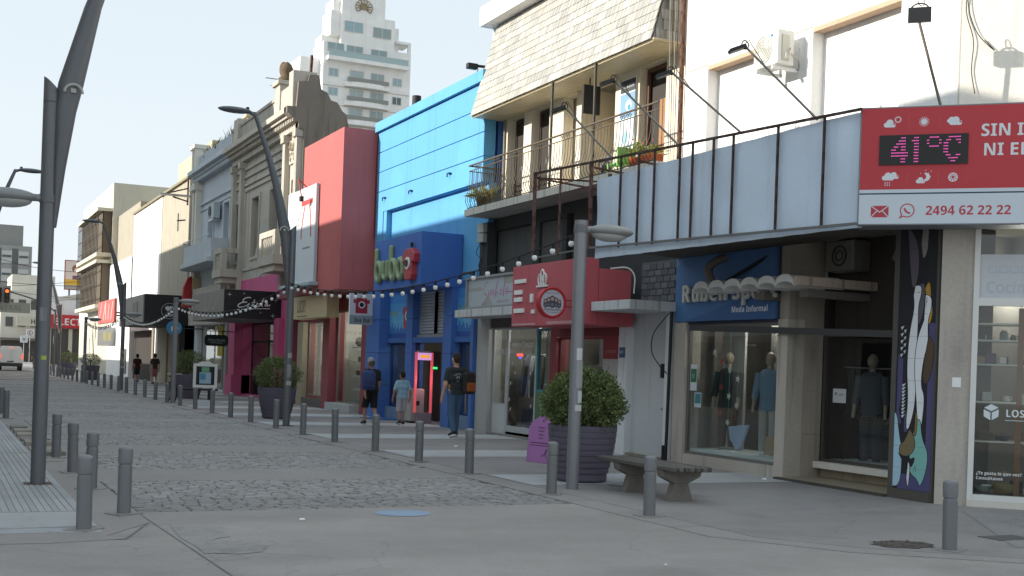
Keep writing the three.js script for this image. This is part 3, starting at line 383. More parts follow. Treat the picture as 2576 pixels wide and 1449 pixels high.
    c.fillStyle = '#b03a44'; c.fillRect(X(-1.03), Y(3.875), 106, 72); c.strokeStyle = '#c4ccd4'; c.lineWidth = 6; c.beginPath(); c.moveTo(X(-1.03), Y(3.875)); c.lineTo(X(-1.03) + 53, Y(3.875) + 40); c.lineTo(X(-1.03) + 106, Y(3.875)); c.moveTo(X(-1.03), Y(3.875) + 72); c.lineTo(X(-1.03) + 38, Y(3.875) + 30); c.moveTo(X(-1.03) + 106, Y(3.875) + 72); c.lineTo(X(-1.03) + 68, Y(3.875) + 30); c.stroke();
    c.strokeStyle = '#b03a44'; c.lineWidth = 7; c.beginPath(); c.arc(X(-0.58), Y(3.81), 40, 2.5, 2.1 + 6.283); c.lineTo(X(-0.58) - 42, Y(3.81) + 44); c.closePath(); c.stroke(); c.lineWidth = 11; c.beginPath(); c.moveTo(X(-0.58) - 17, Y(3.81) - 16); c.quadraticCurveTo(X(-0.58) - 10, Y(3.81) + 14, X(-0.58) + 18, Y(3.81) + 16); c.stroke();
    say('2494 62 22 22', X(-0.36), Y(3.805), 78, '#b03a44')(c);
  }));
  const led = part(ws, 'display_panel', ch([bb(-0.95, 0.13, 4.4, 4.785, 0.533, 0.545)]), mt('#191817', 0.6));
  faceM(led, 'display_surface', 1.08, 0.385, -0.41, 4.5925, 0.548, chM, print(432, 154, (c, W, Hh) => { c.fillStyle = '#1a1917'; c.fillRect(0, 0, W, Hh); c.fillStyle = '#2a2825'; for (let i = 0; i < 72; i++) for (let j = 0; j < 26; j++) c.fillRect(i * 6 + 1, j * 6 + 1, 3, 3); }));
  const dots = []; const rows4 = ['....##', '...###', '..####', '.##.##', '##..##', '#######', '#######', '....##', '....##'], row1 = ['.##', '###', '.##', '.##', '.##', '.##', '.##', '.##', '.##'], rowD = ['.####.', '#....#', '#....#', '.####.', '..##..'].slice(0, 4), rowC = ['..#####', '.##..##', '##....#', '##.....', '##.....', '##.....', '.##..##', '..####.', '...##..'];
  [[rows4, 10], [row1, 26], [rowD, 38], [rowC, 51]].forEach(([rws, x0]) => rws.forEach((r, j) => [...r].forEach((q, i) => { if (q === '#') for (let e = 0; e < 2; e++) dots.push(new THREE.BoxGeometry(0.0085, 0.012, 0.004).translate(-0.95 + (x0 + i * 1.9 + e * 0.95) * 0.0155, 4.745 - j * 0.0385, 0.551)); })));
  part(led, 'led_display_digits', ch(dots), new THREE.MeshPhysicalMaterial({ color: '#7a3a5a', emissive: new THREE.Color().setRGB(1.0, 0.12, 0.55), emissiveIntensity: 0.85, roughness: 0.5 }));
  part(ws, 'support_bracket', ch([bb(-0.9, -0.86, 3.9, 3.94, 0.02, 0.08), bb(0.9, 0.94, 3.9, 3.94, 0, 0.08)]), M.dark);

  // blank fabric sign with a rusty frame, angled out from the wall
  const bs = thing('blank_sign_frame', 'long blank grey sign panel in a rusty tube frame above the clothes shop', 'sign');
  const d = [-0.15, -0.9887], n = [-0.9887, 0.15], P = (t, y, o = 0) => [10.8 + d[0] * t + n[0] * o, y, -12.05 + d[1] * t + n[1] * o];
  { // slightly slack fabric sheet with thickness
    const NT = 40, NY = 10, pos = [], idx = []; const put = (o) => { for (let j = 0; j <= NY; j++) for (let i = 0; i <= NT; i++) { const t = 0.02 + 5.52 * i / NT, v = j / NY, sag = 0.02 * Math.sin(i * 0.9) * Math.sin(v * 3.14) - 0.05 * Math.exp(-((t / 0.25) ** 2)); pos.push(...P(t, 3.5 + 0.1 * (1 - i / NT) + v * (1.33 + 0.19 * (1 - i / NT)) + 0.003 * Math.sin(i * 1.7), sag + o + 0.003 * Math.sin(i * 2.3 + j * 1.1) + 0.005 * Math.sin(i * 0.55 - j * 0.9))); } };
    put(0); put(-0.03); const N = (NT + 1) * (NY + 1); for (const s of [0, 1]) for (let j = 0; j < NY; j++) for (let i = 0; i < NT; i++) { const a = s * N + j * (NT + 1) + i, q = [a, a + 1, a + NT + 2, a, a + NT + 2, a + NT + 1]; idx.push(...(s ? q : [q[0], q[2], q[1], q[3], q[5], q[4]])); }
    const g = new THREE.BufferGeometry(); g.setAttribute('position', new THREE.Float32BufferAttribute(pos, 3)); g.setIndex(idx); g.computeVertexNormals(); part(bs, 'panel', g, mt('#c8d5e4', 0.6, tClean));
  }
  const q = 0.035; part(bs, 'top_rail', [sbar(P(-0.02, 5.13, 0.06), P(7.3, 5.13, 0.06), q, q)], mt('#5b5150', 0.7, tRust)); part(bs, 'bottom_rail', [sbar(P(0, 3.64, 0.06), P(5.62, 3.68, 0.06), q, q)], mt('#6a6866', 0.6, tMetal)); part(bs, 'bottom_rail', [sbar(P(5.62, 3.68, 0.06), P(7.25, 3.6, 0.06), 0.025, 0.025)], mt('#6a6866', 0.6, tMetal));
  for (const t of [0.59, 1.42, 2.29, 2.7, 3.15, 3.43, 4.02, 4.4, 4.85, 5.63, 7.27]) part(bs, 'post', [sbar(P(t, 3.64, 0.06), P(t, 5.12, 0.06), t > 5 ? 0.05 : 0.03, t > 5 ? 0.05 : 0.03)], t > 5 ? M.rust : mt('#4f474a', 0.7, tRust));
  part(bs, 'post', [sbar(P(5.7, 3.6, -0.4), P(5.7, 5.0, -0.4), 0.05, 0.05)], M.rust); part(bs, 'post', [sbar(P(6.5, 3.6, 0.06), P(6.5, 5.12, 0.06), 0.03, 0.03)], M.rust);
  for (const [t, y] of [[7.27, 5.05], [5.63, 5.05], [4.4, 5.0]]) part(bs, 'stay', [sbar(P(t, y, 0.04), [12.02, y - 0.15, -12.05 + d[1] * t], 0.03, 0.03)], M.rust);
  part(bs, 'stay', [sbar(P(7.25, 5.05, 0.02), P(5.7, 4.85, -0.4), 0.03, 0.03)], M.rust);
  part(b, 'marquee_deck', slabG([[10.95, -12.12], [11.3, -11.95], [12, -11.65], [12, -18.02], [10.15, -17.5]], 3.68, 3.78), mt('#5d564e', 0.9, tStone));
  const floods = [['black floodlight on a slanted pole before the dark balcony doors', P(5.13, 5.13), [9.55, 6.09, -18.0]], ['bluish floodlight on a slanted pole before the balcony banner', P(3.52, 5.13), [9.79, 6.34, -16.78]], ['black floodlight on a slanted pole by the rusty wall joint', P(2.18, 5.13), [9.99, 6.21, -15.4]], ['black floodlight on a slanted pole just below the air conditioner', P(0.77, 5.12), [10.2, 6.28, -13.84]]];
  const flood = (label, a, e) => { const f = thing('sign_floodlight', label, 'floodlight', 'floodlights on the sign frame'); part(f, 'arm', [bar(a, e, 0.017, 8)], mt('#77706a', 0.6, tMetal)); const D = [-0.85, -0.45, -0.35], hd = [e[0] + D[0] * 0.1, e[1] + D[1] * 0.1, e[2] + D[2] * 0.1]; part(f, 'head', [sbar(e, [e[0] + D[0] * 0.24, e[1] + D[1] * 0.24 + 0.02, e[2] + D[2] * 0.24], 0.17, 0.05)], M.black); part(f, 'bracket', [new THREE.TorusGeometry(0.06, 0.01, 5, 14).translate(e[0], e[1] + 0.02, e[2])], M.dark); part(f, 'lead', [tube([[e[0], e[1], e[2]], [e[0] + 0.02, e[1] + 0.1, e[2] + 0.04], [e[0] + 0.06, e[1] + 0.04, e[2] + 0.05], a.map((v, i) => v * 0.3 + e[i] * 0.7)], 0.006, 16, 4)], M.dark); };
  floods.forEach((q) => flood(...q));
  { const f = thing('sign_floodlight', 'black floodlight on a tall pole above the red weather sign', 'floodlight', 'floodlights on the sign frame'); const a = [11.55, 5.15, -11.45], e = [11.2, 6.2, -11.52]; part(f, 'arm', [bar(a, e, 0.018, 8)], mt('#6b6058', 0.6, tMetal)); part(f, 'head', [sbar([e[0] - 0.1, e[1] + 0.1, e[2] - 0.1], [e[0] + 0.1, e[1] + 0.1, e[2] + 0.1], 0.05, 0.19)], M.black); part(f, 'bracket', [new THREE.TorusGeometry(0.13, 0.01, 5, 16, Math.PI).rotateY(-Math.PI / 4).translate(e[0], e[1] + 0.12, e[2])], M.dark); part(f, 'lead', [new THREE.TorusGeometry(0.06, 0.006, 5, 14).translate(e[0] + 0.02, e[1] + 0.28, e[2])], M.dark); }

  // blue shop sign with raised letters
  const rs = thing('shop_sign', 'blue fascia sign with raised pale letters behind the scalloped canopy', 'sign');
  part(rs, 'panel', [rb(11.95, 12.02, 2.53, 3.68, -18.03, -15.2, 0.008)], mt('#46699a', 0.6));
  face(rs, 'printed_face', 2.8, 1.13, 11.947, 3.105, -16.615, ST, print(1120, 452, (c, W, Hh) => { c.fillStyle = '#466f9f'; c.fillRect(0, 0, W, Hh); c.fillStyle = '#3a5f92'; c.beginPath(); c.moveTo(120, Hh); c.lineTo(W, 250); c.lineTo(W, Hh); c.fill(); c.fillStyle = '#5a7ba6'; c.beginPath(); c.moveTo(0, 60); c.lineTo(170, 0); c.lineTo(0, 0); c.fill(); say('Moda Informal', W - 60, 385, 54, '#d8dce0', 'sans-serif', 'right')(c); }));
  const tg = (s, size, depth) => new TextGeometry(s, { font, size, depth, curveSegments: 4, bevelEnabled: true, bevelSize: 0.003, bevelThickness: 0.004, bevelSegments: 1 });
  let zx = -17.72; for (const cch of 'Ruben Sport') { if (cch !== ' ') { const g = tg(cch, 0.3, 0.04); g.rotateY(ST).translate(11.905, 2.87, zx); part(rs, 'letter', g, mt('#c4c3bc', 0.6)); g.computeBoundingBox(); zx = g.boundingBox.max.z + 0.035; } else zx += 0.12; }
  // window notices and display pieces
  const note = (label, z, y, w0, h0, draw) => { const m = face(scene, numbered('window_notice'), w0, h0, 12.04, y, z, ST, print(128, Math.round(128 * h0 / w0), draw)); m.userData = { label, category: 'notice' }; };
  note('tall green and white notice on the clothes shop pane', -17.5, 1.55, 0.2, 0.46, (c, W, h) => { c.fillStyle = '#c9cdd2'; c.fillRect(0, 0, W, h); c.fillStyle = '#3c6b52'; c.fillRect(8, 50, W - 16, 150); say('S!', 30, 130, 60, '#8fc0d8')(c); });
  note('small blue and green notice below the taller one, clothes shop pane', -17.35, 1.16, 0.2, 0.26, (c, W, h) => { c.fillStyle = '#b9c4cc'; c.fillRect(0, 0, W, h); c.fillStyle = '#3a7a80'; c.fillRect(10, 12, W - 20, 110); });
  const mannequin = (label, x, z, turn, shirt, pants, y0 = 0.3) => {
    const m = thing('mannequin', label, 'mannequin'); const T = new THREE.Matrix4().makeRotationY(turn).setPosition(x, y0, z), a = (g) => [g].flat(9).map((q) => q.applyMatrix4(T)), sk = mt('#8f8272', 0.5);
    part(m, 'stand', a([cyl(0.14, 0.14, 0.02, 0, 0, 0, 20)]), M.alu); part(m, 'body', a([sph(0.1, 0, 1.6, 0, 0.8, 1.15, 0.95, 16), cyl(0.055, 0.05, 0.14, 0, 1.4, 0, 12), bar([0.24, 0.95, 0.06], [0.25, 0.72, 0.1], 0.035, 8, 0.03), bar([-0.24, 0.95, 0.06], [-0.25, 0.72, 0.1], 0.035, 8, 0.03)]), sk);
    part(m, 'shirt', a([new THREE.LatheGeometry([[0.06, 1.44], [0.14, 1.42], [0.2, 1.34], [0.2, 1.15], [0.17, 0.95], [0.19, 0.74], [0.16, 0.74]].map((p) => new THREE.Vector2(...p)).reverse(), 20).scale(1, 1, 0.62), bar([0.19, 1.36, 0], [0.25, 0.93, 0.06], 0.075, 10, 0.055), bar([-0.19, 1.36, 0], [-0.25, 0.93, 0.06], 0.075, 10, 0.055)]), shirt);
    part(m, 'trousers', a([bar([0.09, 0.78, 0], [0.1, 0.06, 0], 0.095, 12, 0.065), bar([-0.09, 0.78, 0], [-0.1, 0.06, 0], 0.095, 12, 0.065)]), pants);
  };
  const check = new THREE.MeshPhysicalMaterial({ roughness: 0.9, map: tex(128, 0.12, (u, v) => { const a = (Math.floor(u * 8) + Math.floor(v * 8)) % 2; return a ? [0.42, 0.42, 0.45] : [0.22, 0.22, 0.25]; }) });
  mannequin('mannequin in a checked shirt inside the dark recessed shop window', 13.05, -14.15, ST + 0.5, check, mt('#22242c', 0.9, tCloth)); mannequin('mannequin in dark floral clothes behind the notices, clothes shop window', 12.5, -17.1, ST + 0.4, mt('#2c3a38', 0.9, tCloth), mt('#57463c', 0.9, tCloth)); mannequin('mannequin in a pale blue shirt near the edge of the clothes shop window', 12.5, -15.95, ST + 0.4, mt('#71879c', 0.9, tCloth), mt('#9b9a96', 0.9, tCloth)); mannequin('mannequin in brown beside the checked shirt, dark recessed window', 13.45, -13.75, ST + 0.4, mt('#6a4632', 0.9, tCloth), mt('#3a3f4c', 0.9, tCloth)); mannequin('mannequin in dark grey at the back of the clothes shop', 14.2, -16.2, ST, mt('#34383e', 0.9, tCloth), mt('#2a2c33', 0.9, tCloth));
  { const r = thing('garment_rack', 'dark rack crowded with garments at the back of the recessed window', 'clothes rack'); part(r, 'rail', [bar([13.0, 1.8, -14.72], [14.6, 1.8, -14.72], 0.014)], M.alu); part(r, 'foot', [bb(13.0, 13.04, 0.34, 1.8, -14.74, -14.7), bb(14.56, 14.6, 0.34, 1.8, -14.74, -14.7)], M.dark); for (let i = 0; i < 13; i++) part(r, 'garment', [extr([[-0.09, 0], [0.09, 0], [0.16, -rr(0.6, 0.85)], [-0.16, -0.7]], 0.05, 0.015).rotateY(Math.PI / 2 + rr(-0.25, 0.25)).translate(13.08 + i * 0.115, 1.76, -14.72)], mt(['#33343a', '#4b3a34', '#2b3442', '#5b4f44', '#3c2f33', '#6a3c30'][i % 6], 0.9, tCloth)); }
  for (let i = 0; i < 9; i++) { const x = 12.3, y = 2.0 - i * 0.15, z = -17.25 + (i * 0.23) % 0.7, st = []; for (let k = 0; k < 10; k++) { const a = k * 0.628, q = k % 2 ? 0.025 : 0.06; st.push([Math.cos(a) * q, Math.sin(a) * q]); } single('star_ornament', 'small ' + (i % 3 === 1 ? 'red' : 'white') + ' star ornament, ' + ord[i] + ' from the top before the floral mannequin', 'ornament', [extr(st, 0.012).rotateY(ST).translate(x, y, z), bar([x, y, z], [x, 3.6, z], 0.0015, 3)], mt(i % 3 === 1 ? '#a03038' : '#c9c9c4', 0.7), 'star ornaments in the clothes shop window'); }
  single('folded_shirt', 'pale blue folded shirt draped over a stand in the clothes shop window', 'shirt', [extr([[-0.25, 0.0], [0.28, 0.06], [0.1, -0.3], [-0.02, -0.38], [-0.2, -0.2]], 0.03, 0.01).rotateY(ST).translate(12.35, 0.72, -16.55)], mt('#a9b7d6', 0.9, tCloth));
  { const t = thing('display_box', 'cardboard box with white labels in the clothes shop window', 'box'); part(t, 'box', [rb(12.45, 12.6, 0.302, 0.62, -16.0, -15.5, 0.01)], mt('#a08a6c', 0.8, tPlaster)); face(t, 'label_sticker', 0.16, 0.26, 12.446, 0.46, -15.62, ST, M.paper); }
  { const t = thing('display_table', 'small white table with an orange garment in the recessed window', 'table'); part(t, 'table_top', [bb(12.9, 13.3, 0.62, 0.65, -13.4, -12.7)], M.white); for (const [x, z] of [[12.92, -13.38], [13.28, -13.38], [12.92, -12.72], [13.28, -12.72]]) part(t, 'leg', [bb(x - 0.015, x + 0.015, 0.34, 0.62, z - 0.015, z + 0.015)], M.white); }
  single('folded_garment', 'orange folded garment on the small white table, recessed window', 'garment', [sph(0.25, 13.08, 0.66, -13.05, 0.7, 0.22, 1.2, 14)], mt('#9c4a30', 0.9, tCloth));
  single('folded_garment', 'heap of folded jeans on the floor of the recessed window', 'garment', [sph(0.3, 12.95, 0.36, -12.75, 0.6, 0.5, 0.9, 14)], mt('#2f3a4c', 0.9, tCloth));
  { const n2 = face(scene, numbered('window_notice'), 0.3, 0.22, 12.715, 1.35, -14.5, ST, print(192, 140, (c, W, h) => { c.fillStyle = '#c2c4c4'; c.fillRect(0, 0, W, h); c.fillStyle = '#4a4c50'; c.beginPath(); c.moveTo(26, 40); c.lineTo(60, 40); c.lineTo(43, 76); c.fill(); c.fillRect(80, 50, 80, 6); c.fillRect(80, 66, 70, 4); })); n2.userData = { label: 'white notice card on the dark recessed shop window', category: 'notice' }; }
}
// ------------------------------------------------------------------ balcony building with the slated mansard, two small shops and a grey door
{
  const b = thing('balcony_building', 'building with a slated mansard roof, long balcony and two small shops', 'building');
  const cream = plas('#e6ddc9'), dk = mt('#3c3d3e', 0.85, tPlaster);
  // upper floor behind the balcony
  const ops = [[-26.5, -25.6, 5.42, 7.7], [-25.2, -24.29, 5.42, 7.7], [-23.6, -23.0, 5.42, 7.7], [-22.78, -21.34, 5.42, 7.7], [-20.4, -19.43, 5.42, 7.68]];
  part(b, 'wall', [...wallX(12.5, 0.25, -27.05, -18.12, 5.42, 7.74, ops), bb(12.35, 12.5, 5.42, 7.72, -27.05, -26.95)], cream);
  part(b, 'recess_wall', [bb(13.34, 13.4, 5.42, 7.74, -22.9, -21.2), bb(12.75, 13.4, 5.42, 7.74, -22.9, -22.78), bb(12.75, 13.4, 5.42, 7.74, -21.34, -21.24)], plas('#d9cdb4'));
  part(b, 'recess_wall', [bb(12.85, 12.9, 5.42, 7.74, -23.7, -22.95)], plas('#d3c7b0'));
  for (const [z0, z1] of [[-26.5, -25.6], [-25.2, -24.29]]) { const d = part(b, 'balcony_door', [bb(12.74, 12.79, 5.42, 7.7, z0, z1)], mt('#2c2723', 0.6, tWood)); part(d, 'door_frame', frameX(12.71, 0.03, z0 + 0.02, z1 - 0.02, 5.44, 7.68, 0.06), mt('#4d4037', 0.6, tWood)); part(d, 'door_pane', [bb(12.72, 12.735, 5.6, 7.6, (z0 + z1) / 2 - 0.02 + 0.06, z1 - 0.1)], mt('#1d1f20', 0.12)); part(d, 'handle', [bb(12.68, 12.71, 6.4, 6.52, (z0 + z1) / 2, (z0 + z1) / 2 + 0.02)], M.alu); }
  { const d = part(b, 'balcony_door', [bb(12.74, 12.79, 5.42, 7.68, -20.4, -19.43)], mt('#2f2a26', 0.7)); const ls = []; for (let i = 0; i < 4; i++) part(d, 'wood_board', [bb(12.7, 12.735, 5.5, 7.0, -19.95 + i * 0.12, -19.85 + i * 0.12)], mt('#a57c55', 0.6, tWood)); part(d, 'door_frame', frameX(12.66, 0.05, -20.38, -19.45, 5.44, 7.66, 0.07), mt('#6a4d3a', 0.6, tWood)); }
  part(b, 'soffit', [bb(11.67, 12.72, 7.72, 7.76, -26.85, -18.62)], mt('#d8c9a6', 0.6, tPlaster)); const bd = []; for (let i = 0; i < 9; i++) part(b, 'soffit_board', [bb(11.69 + i * 0.092, 11.775 + i * 0.092, 7.7, 7.722, -26.8, -18.66)], mt('#d6c8a8', 0.45, tPlaster));
  part(b, 'body', [bb(12.8, 24, 5.3, 10.2, -27.04, -22.92), bb(12.8, 24, 5.3, 10.2, -21.22, -18.1), bb(13.41, 24, 5.3, 10.2, -22.92, -21.22), bb(12.35, 12.8, 7.78, 10.02, -26.8, -18.7)], cream);
  part(b, 'roof_coping', [bb(11.95, 12.8, 10.07, 10.55, -27.2, -18.4)], M.whiteWall); part(b, 'end_wall', [bb(12.32, 12.8, 7.72, 10.07, -27.18, -26.95)], M.whiteWall);
  // slates, each its own piece, overlapping down the slope
  const A = [11.65, 7.75], B = [12.28, 10.02], L = Math.hypot(B[0] - A[0], B[1] - A[1]), ang = Math.atan2(B[1] - A[1], B[0] - A[0]), rows = 12, cols = 24, rh = L / rows;
  const roof = part(b, 'mansard_roof', [(() => { const g = extr([[A[0] + 0.03, A[1]], [B[0] + 0.03, B[1]], [12.6, B[1]], [12.6, A[1]]], 8.13).translate(0, 0, -26.8); return g; })()], mt('#a5a198', 0.9, tSlate));
  const slM = ['#b6b4ae', '#adaba5', '#c0bdb6', '#a6a49e', '#bab5ac'].map((c, i) => { const t = tSlate.clone(); t.offset.set(i * 0.21, i * 0.37); t.needsUpdate = true; return mt(c, 0.75, t); });
  const w0 = 8.17 / cols, slG = [0, 1, 2, 3, 4].map((k) => { const g = new THREE.BoxGeometry(w0 - 0.007, rh + 0.03, 0.02); g.rotateY(ST); const u = uvm(g); const uv = u.attributes.uv; for (let i = 0; i < uv.count; i++) uv.setXY(i, uv.getX(i) + k * 0.47, uv.getY(i) + k * 0.61); return u; });
  for (let r = 0; r < rows; r++) for (let c = 0; c < cols + (r % 2); c++) {
    const m = new THREE.Mesh(slG[(rnd() * 5) | 0], slM[(rnd() * 5) | 0]); m.name = 'slate'; m.castShadow = m.receiveShadow = true;
    const t = (r + 0.5) / rows; m.position.set(A[0] + (B[0] - A[0]) * t - 0.012, A[1] + (B[1] - A[1]) * t, -26.83 + (r % 2 ? (c === 0 ? 0.25 : c === cols ? cols - 0.25 : c) : c + 0.5) * w0 + rr(-0.003, 0.003)); if (r % 2 && (c === 0 || c === cols)) m.scale.z = 0.5; m.rotation.z = ang - Math.PI / 2 - 0.06 + rr(-0.006, 0.006) + 0; roof.add(m);
  }
  for (let r = 0; r < rows; r++) { const y0 = A[1] + (B[1] - A[1]) * r / rows, x0 = A[0] + 0.045 + (B[0] - A[0]) * (r + 0.9) / rows; let x = x0 + (r % 2) * 0.1; let i = 0; while (x < 12.55) { part(roof, 'side_slate', [bb(x, Math.min(12.6, x + 0.2), y0 + 0.006, y0 + (B[1] - A[1]) / rows, -18.66, -18.64 + rr(0, 0.008))], slM[(rnd() * 5) | 0]); x += 0.21; if (++i > 8) break; } }
  // balcony slab and railing
  part(b, 'balcony_slab', [bb(11.52, 12.5, 5.26, 5.42, -26.75, -18.2)], mt('#c9c5bc', 0.9, tStreak));
  const rail = part(b, 'balcony_railing', [bar([11.6, 6.5, -26.72], [11.6, 6.5, -18.25], 0.022, 8), bar([11.6, 6.37, -26.72], [11.6, 6.37, -18.25], 0.012, 6), bar([11.58, 5.46, -26.72], [11.58, 5.46, -18.25], 0.012, 6), bar([11.6, 6.5, -26.72], [12.5, 6.5, -26.72], 0.02, 8), bar([11.6, 6.37, -26.72], [12.5, 6.37, -26.72], 0.012, 6)], mt('#5a4f42', 0.6, tMetal));
  const bal = uvm(clean(tube([[0, 6.37, 0], [-0.005, 6.1, 0], [-0.03, 5.9, 0], [-0.09, 5.72, 0], [-0.1, 5.6, 0], [-0.05, 5.5, 0], [0, 5.44, 0]], 0.008, 10, 4))), bmat = mt('#4f463b', 0.6);
  for (let i = 0; i < 69; i++) { const m = new THREE.Mesh(bal, bmat); m.name = 'baluster'; m.position.set(11.6, 0, -26.66 + i * 0.122); m.castShadow = m.receiveShadow = true; rail.add(m); }
  for (let i = 0; i < 7; i++) { const m = new THREE.Mesh(bal, bmat); m.name = 'baluster'; m.rotation.y = Math.PI / 2 * 3; m.position.set(11.7 + i * 0.115, 0, -26.72); m.castShadow = true; rail.add(m); }
  for (const z of [-26.2, -25.2, -24.1, -23.0, -21.8, -20.5, -19.4]) part(rail, 'scroll', [-0.16, -0.06, 0.06, 0.16].map((o) => new THREE.TorusGeometry(0.035, 0.009, 5, 10, 4.5).rotateY(Math.PI / 2).translate(11.6, 6.43, z + o)), bmat);
  for (const z of [-22.56, -20.72]) part(b, 'balcony_post', [bar([11.66, 5.42, z], [11.66, 7.72, z], 0.03, 8)], mt('#3b342c', 0.6));
  part(b, 'downpipe', [bar([12.46, 5.42, -26.6], [12.46, 7.7, -26.6], 0.025, 8)], mt('#8b8472', 0.6));
  // banner on the balcony wall
  const bn = thing('wall_banner', 'dark header banner with a blue sky picture on the balcony wall', 'banner'); part(bn, 'sheet', [bb(12.475, 12.49, 6.0, 7.55, -21.1, -20.5)], M.paper); face(bn, 'print', 0.58, 1.5, 12.472, 6.78, -20.8, ST, print(232, 600, (c, W, h) => { c.fillStyle = '#cfd8de'; c.fillRect(0, 0, W, h); c.fillStyle = '#7ba0c2'; c.fillRect(0, 110, W, 200); c.fillStyle = '#3d4246'; c.fillRect(0, 0, W, 100); say('EN AGUA', 116, 52, 42, '#a7adb0', 'sans-serif', 'center')(c); c.fillStyle = '#e8ecee'; c.beginPath(); c.arc(130, 210, 44, 0, 7); c.fill(); c.fillStyle = '#4a8ea8'; c.beginPath(); c.arc(140, 226, 24, 0, 7); c.fill(); c.fillStyle = '#8fb5c2'; c.beginPath(); c.arc(90, 470, 50, 0, 7); c.fill(); c.fillStyle = '#59798a'; c.fillRect(70, 500, 6, 70); c.fillRect(110, 520, 6, 60); c.fillRect(150, 480, 6, 80); }));
  const sp = thing('hanging_board', 'black hanging board on a bracket under the balcony roof', 'sign'); part(sp, 'panel', [rb(11.95, 12.35, 6.95, 7.55, -21.75, -21.7, 0.01)], M.dark); part(sp, 'hook', [bar([12.1, 7.55, -21.72], [12.1, 7.7, -21.72], 0.012)], M.dark);
  // balcony things
  const leafClump = (n, cx, cy, cz, R, len, wd, up) => { const pos = []; for (let i = 0; i < n; i++) { const a = rr(0, 6.283), e = rr(up, 1.3), d = new THREE.Vector3(Math.cos(a) * Math.cos(e), Math.sin(e), Math.sin(a) * Math.cos(e)), o = new THREE.Vector3(cx + rr(-R, R), cy + rr(0, R * 0.5), cz + rr(-R, R)), s = new THREE.Vector3(-Math.sin(a), 0, Math.cos(a)).multiplyScalar(wd), l = len * rr(0.6, 1.1), m = o.clone().addScaledVector(d, l * 0.55), t = o.clone().addScaledVector(d, l).add(new THREE.Vector3(0, -l * 0.15, 0)); const q = [o.clone(), m.clone().add(s), t, o.clone(), t, m.clone().sub(s)]; for (const v of q) pos.push(v.x, v.y, v.z); } const g = new THREE.BufferGeometry(); g.setAttribute('position', new THREE.Float32BufferAttribute(pos, 3)); g.computeVertexNormals(); return uvm(g); };
  const green = (hex) => mt(hex, 0.8, null, { side: THREE.DoubleSide, transmission: 0.15 });
  { const p = thing('balcony_plant', 'spiky yellow green plant in a pot at the far end of the balcony', 'plant'); part(p, 'pot', lathe([[0, 0], [0.14, 0], [0.2, 0.26], [0.18, 0.26], [0.13, 0.03]], 11.85, 5.42, -26.35), mt('#6a5a4c', 0.8)); part(p, 'leaves', leafClump(160, 11.8, 5.66, -26.25, 0.18, 0.42, 0.012, 0.1), green('#8a8a35')); part(p, 'leaves', leafClump(120, 11.8, 5.55, -26.1, 0.22, 0.3, 0.01, -0.2), green('#7b6f52')); }
  { const p = thing('balcony_plant', 'red flowering plants in a terracotta box at the near end of the balcony', 'plant'); part(p, 'pot', [rb(11.62, 11.9, 5.42, 5.62, -19.0, -18.5, 0.02)], mt('#b05a35', 0.8)); part(p, 'pot', lathe([[0, 0], [0.13, 0], [0.17, 0.24], [0.15, 0.24]], 11.85, 5.42, -19.35), mt('#a8532f', 0.8)); part(p, 'leaves', leafClump(200, 11.76, 5.62, -18.95, 0.3, 0.17, 0.025, 0), green('#8f9a48')); part(p, 'blossoms', leafClump(26, 11.72, 5.78, -19.0, 0.3, 0.06, 0.02, 0.2), green('#c2605a')); }
  { const p = thing('balcony_chair', 'bright green plastic chair on the balcony', 'chair'); const m = mt('#7cbf5e', 0.6); part(p, 'seat', [rb(12.0, 12.4, 5.72, 5.75, -20.75, -20.35, 0.01)], m); part(p, 'backrest', [rb(12.0, 12.4, 5.75, 6.05, -20.37, -20.33, 0.01)], m); for (const [x, z] of [[12.02, -20.72], [12.37, -20.72], [12.02, -20.36], [12.37, -20.36]]) part(p, 'leg', [bar([x, 5.42, z], [x, 5.73, z], 0.018)], m); }
  { const p = thing('condenser_unit', 'dark grey condenser unit standing in the balcony recess', 'air conditioner'); part(p, 'case', [rb(12.7, 13.1, 5.44, 6.2, -22.3, -21.6, 0.02)], mt('#5c5650', 0.6)); part(p, 'fan_grille', [0.08, 0.14, 0.2].map((r) => new THREE.TorusGeometry(r, 0.012, 5, 20).rotateY(Math.PI / 2).translate(12.69, 5.85, -21.95)), M.dark); part(p, 'foot', [bb(12.75, 13.05, 5.42, 5.44, -22.2, -22.1)], M.dark); }
  // dark mezzanine band with shutters
  part(b, 'mezzanine_wall', wallX(12.3, 0.3, -27.05, -18.12, 3.0, 5.26, [[-26.6, -24.5, 3.5, 4.95], [-24.2, -23.1, 3.5, 4.95], [-22.9, -22.6, 3.9, 5.0]]), dk);
  for (let i = 0; i < 4; i++) part(b, 'shutter_leaf', [rb(12.36, 12.4, 3.5, 4.94, -26.59 + i * 0.525, -26.59 + i * 0.525 + 0.515, 0.01)], mt('#4a4b4b', 0.7, tMetal)); part(b, 'shutter_leaf', [rb(12.36, 12.4, 3.5, 4.94, -24.19, -23.11, 0.01)], mt('#4d4c4a', 0.7, tMetal)); part(b, 'vent_opening', [bb(12.42, 12.45, 3.9, 5.0, -22.9, -22.6)], M.black);
  part(b, 'brick_wall', [bb(12.02, 12.28, 2.9, 3.68, -19.3, -18.12)], mt('#5f6166', 0.9, tPlaster)); for (let r = 0; r < 6; r++) for (let c = 0; c < 5; c++) part(b, 'brick', [rb(12.0, 12.03, 2.93 + r * 0.12, 3.035 + r * 0.12, -19.28 + c * 0.23 + (r % 2) * 0.07, -19.07 + c * 0.23 + (r % 2) * 0.07, 0.006)], mt(['#65676c', '#5b5d62', '#6d6e70'][(r + c * 2) % 3], 0.9, tConc));
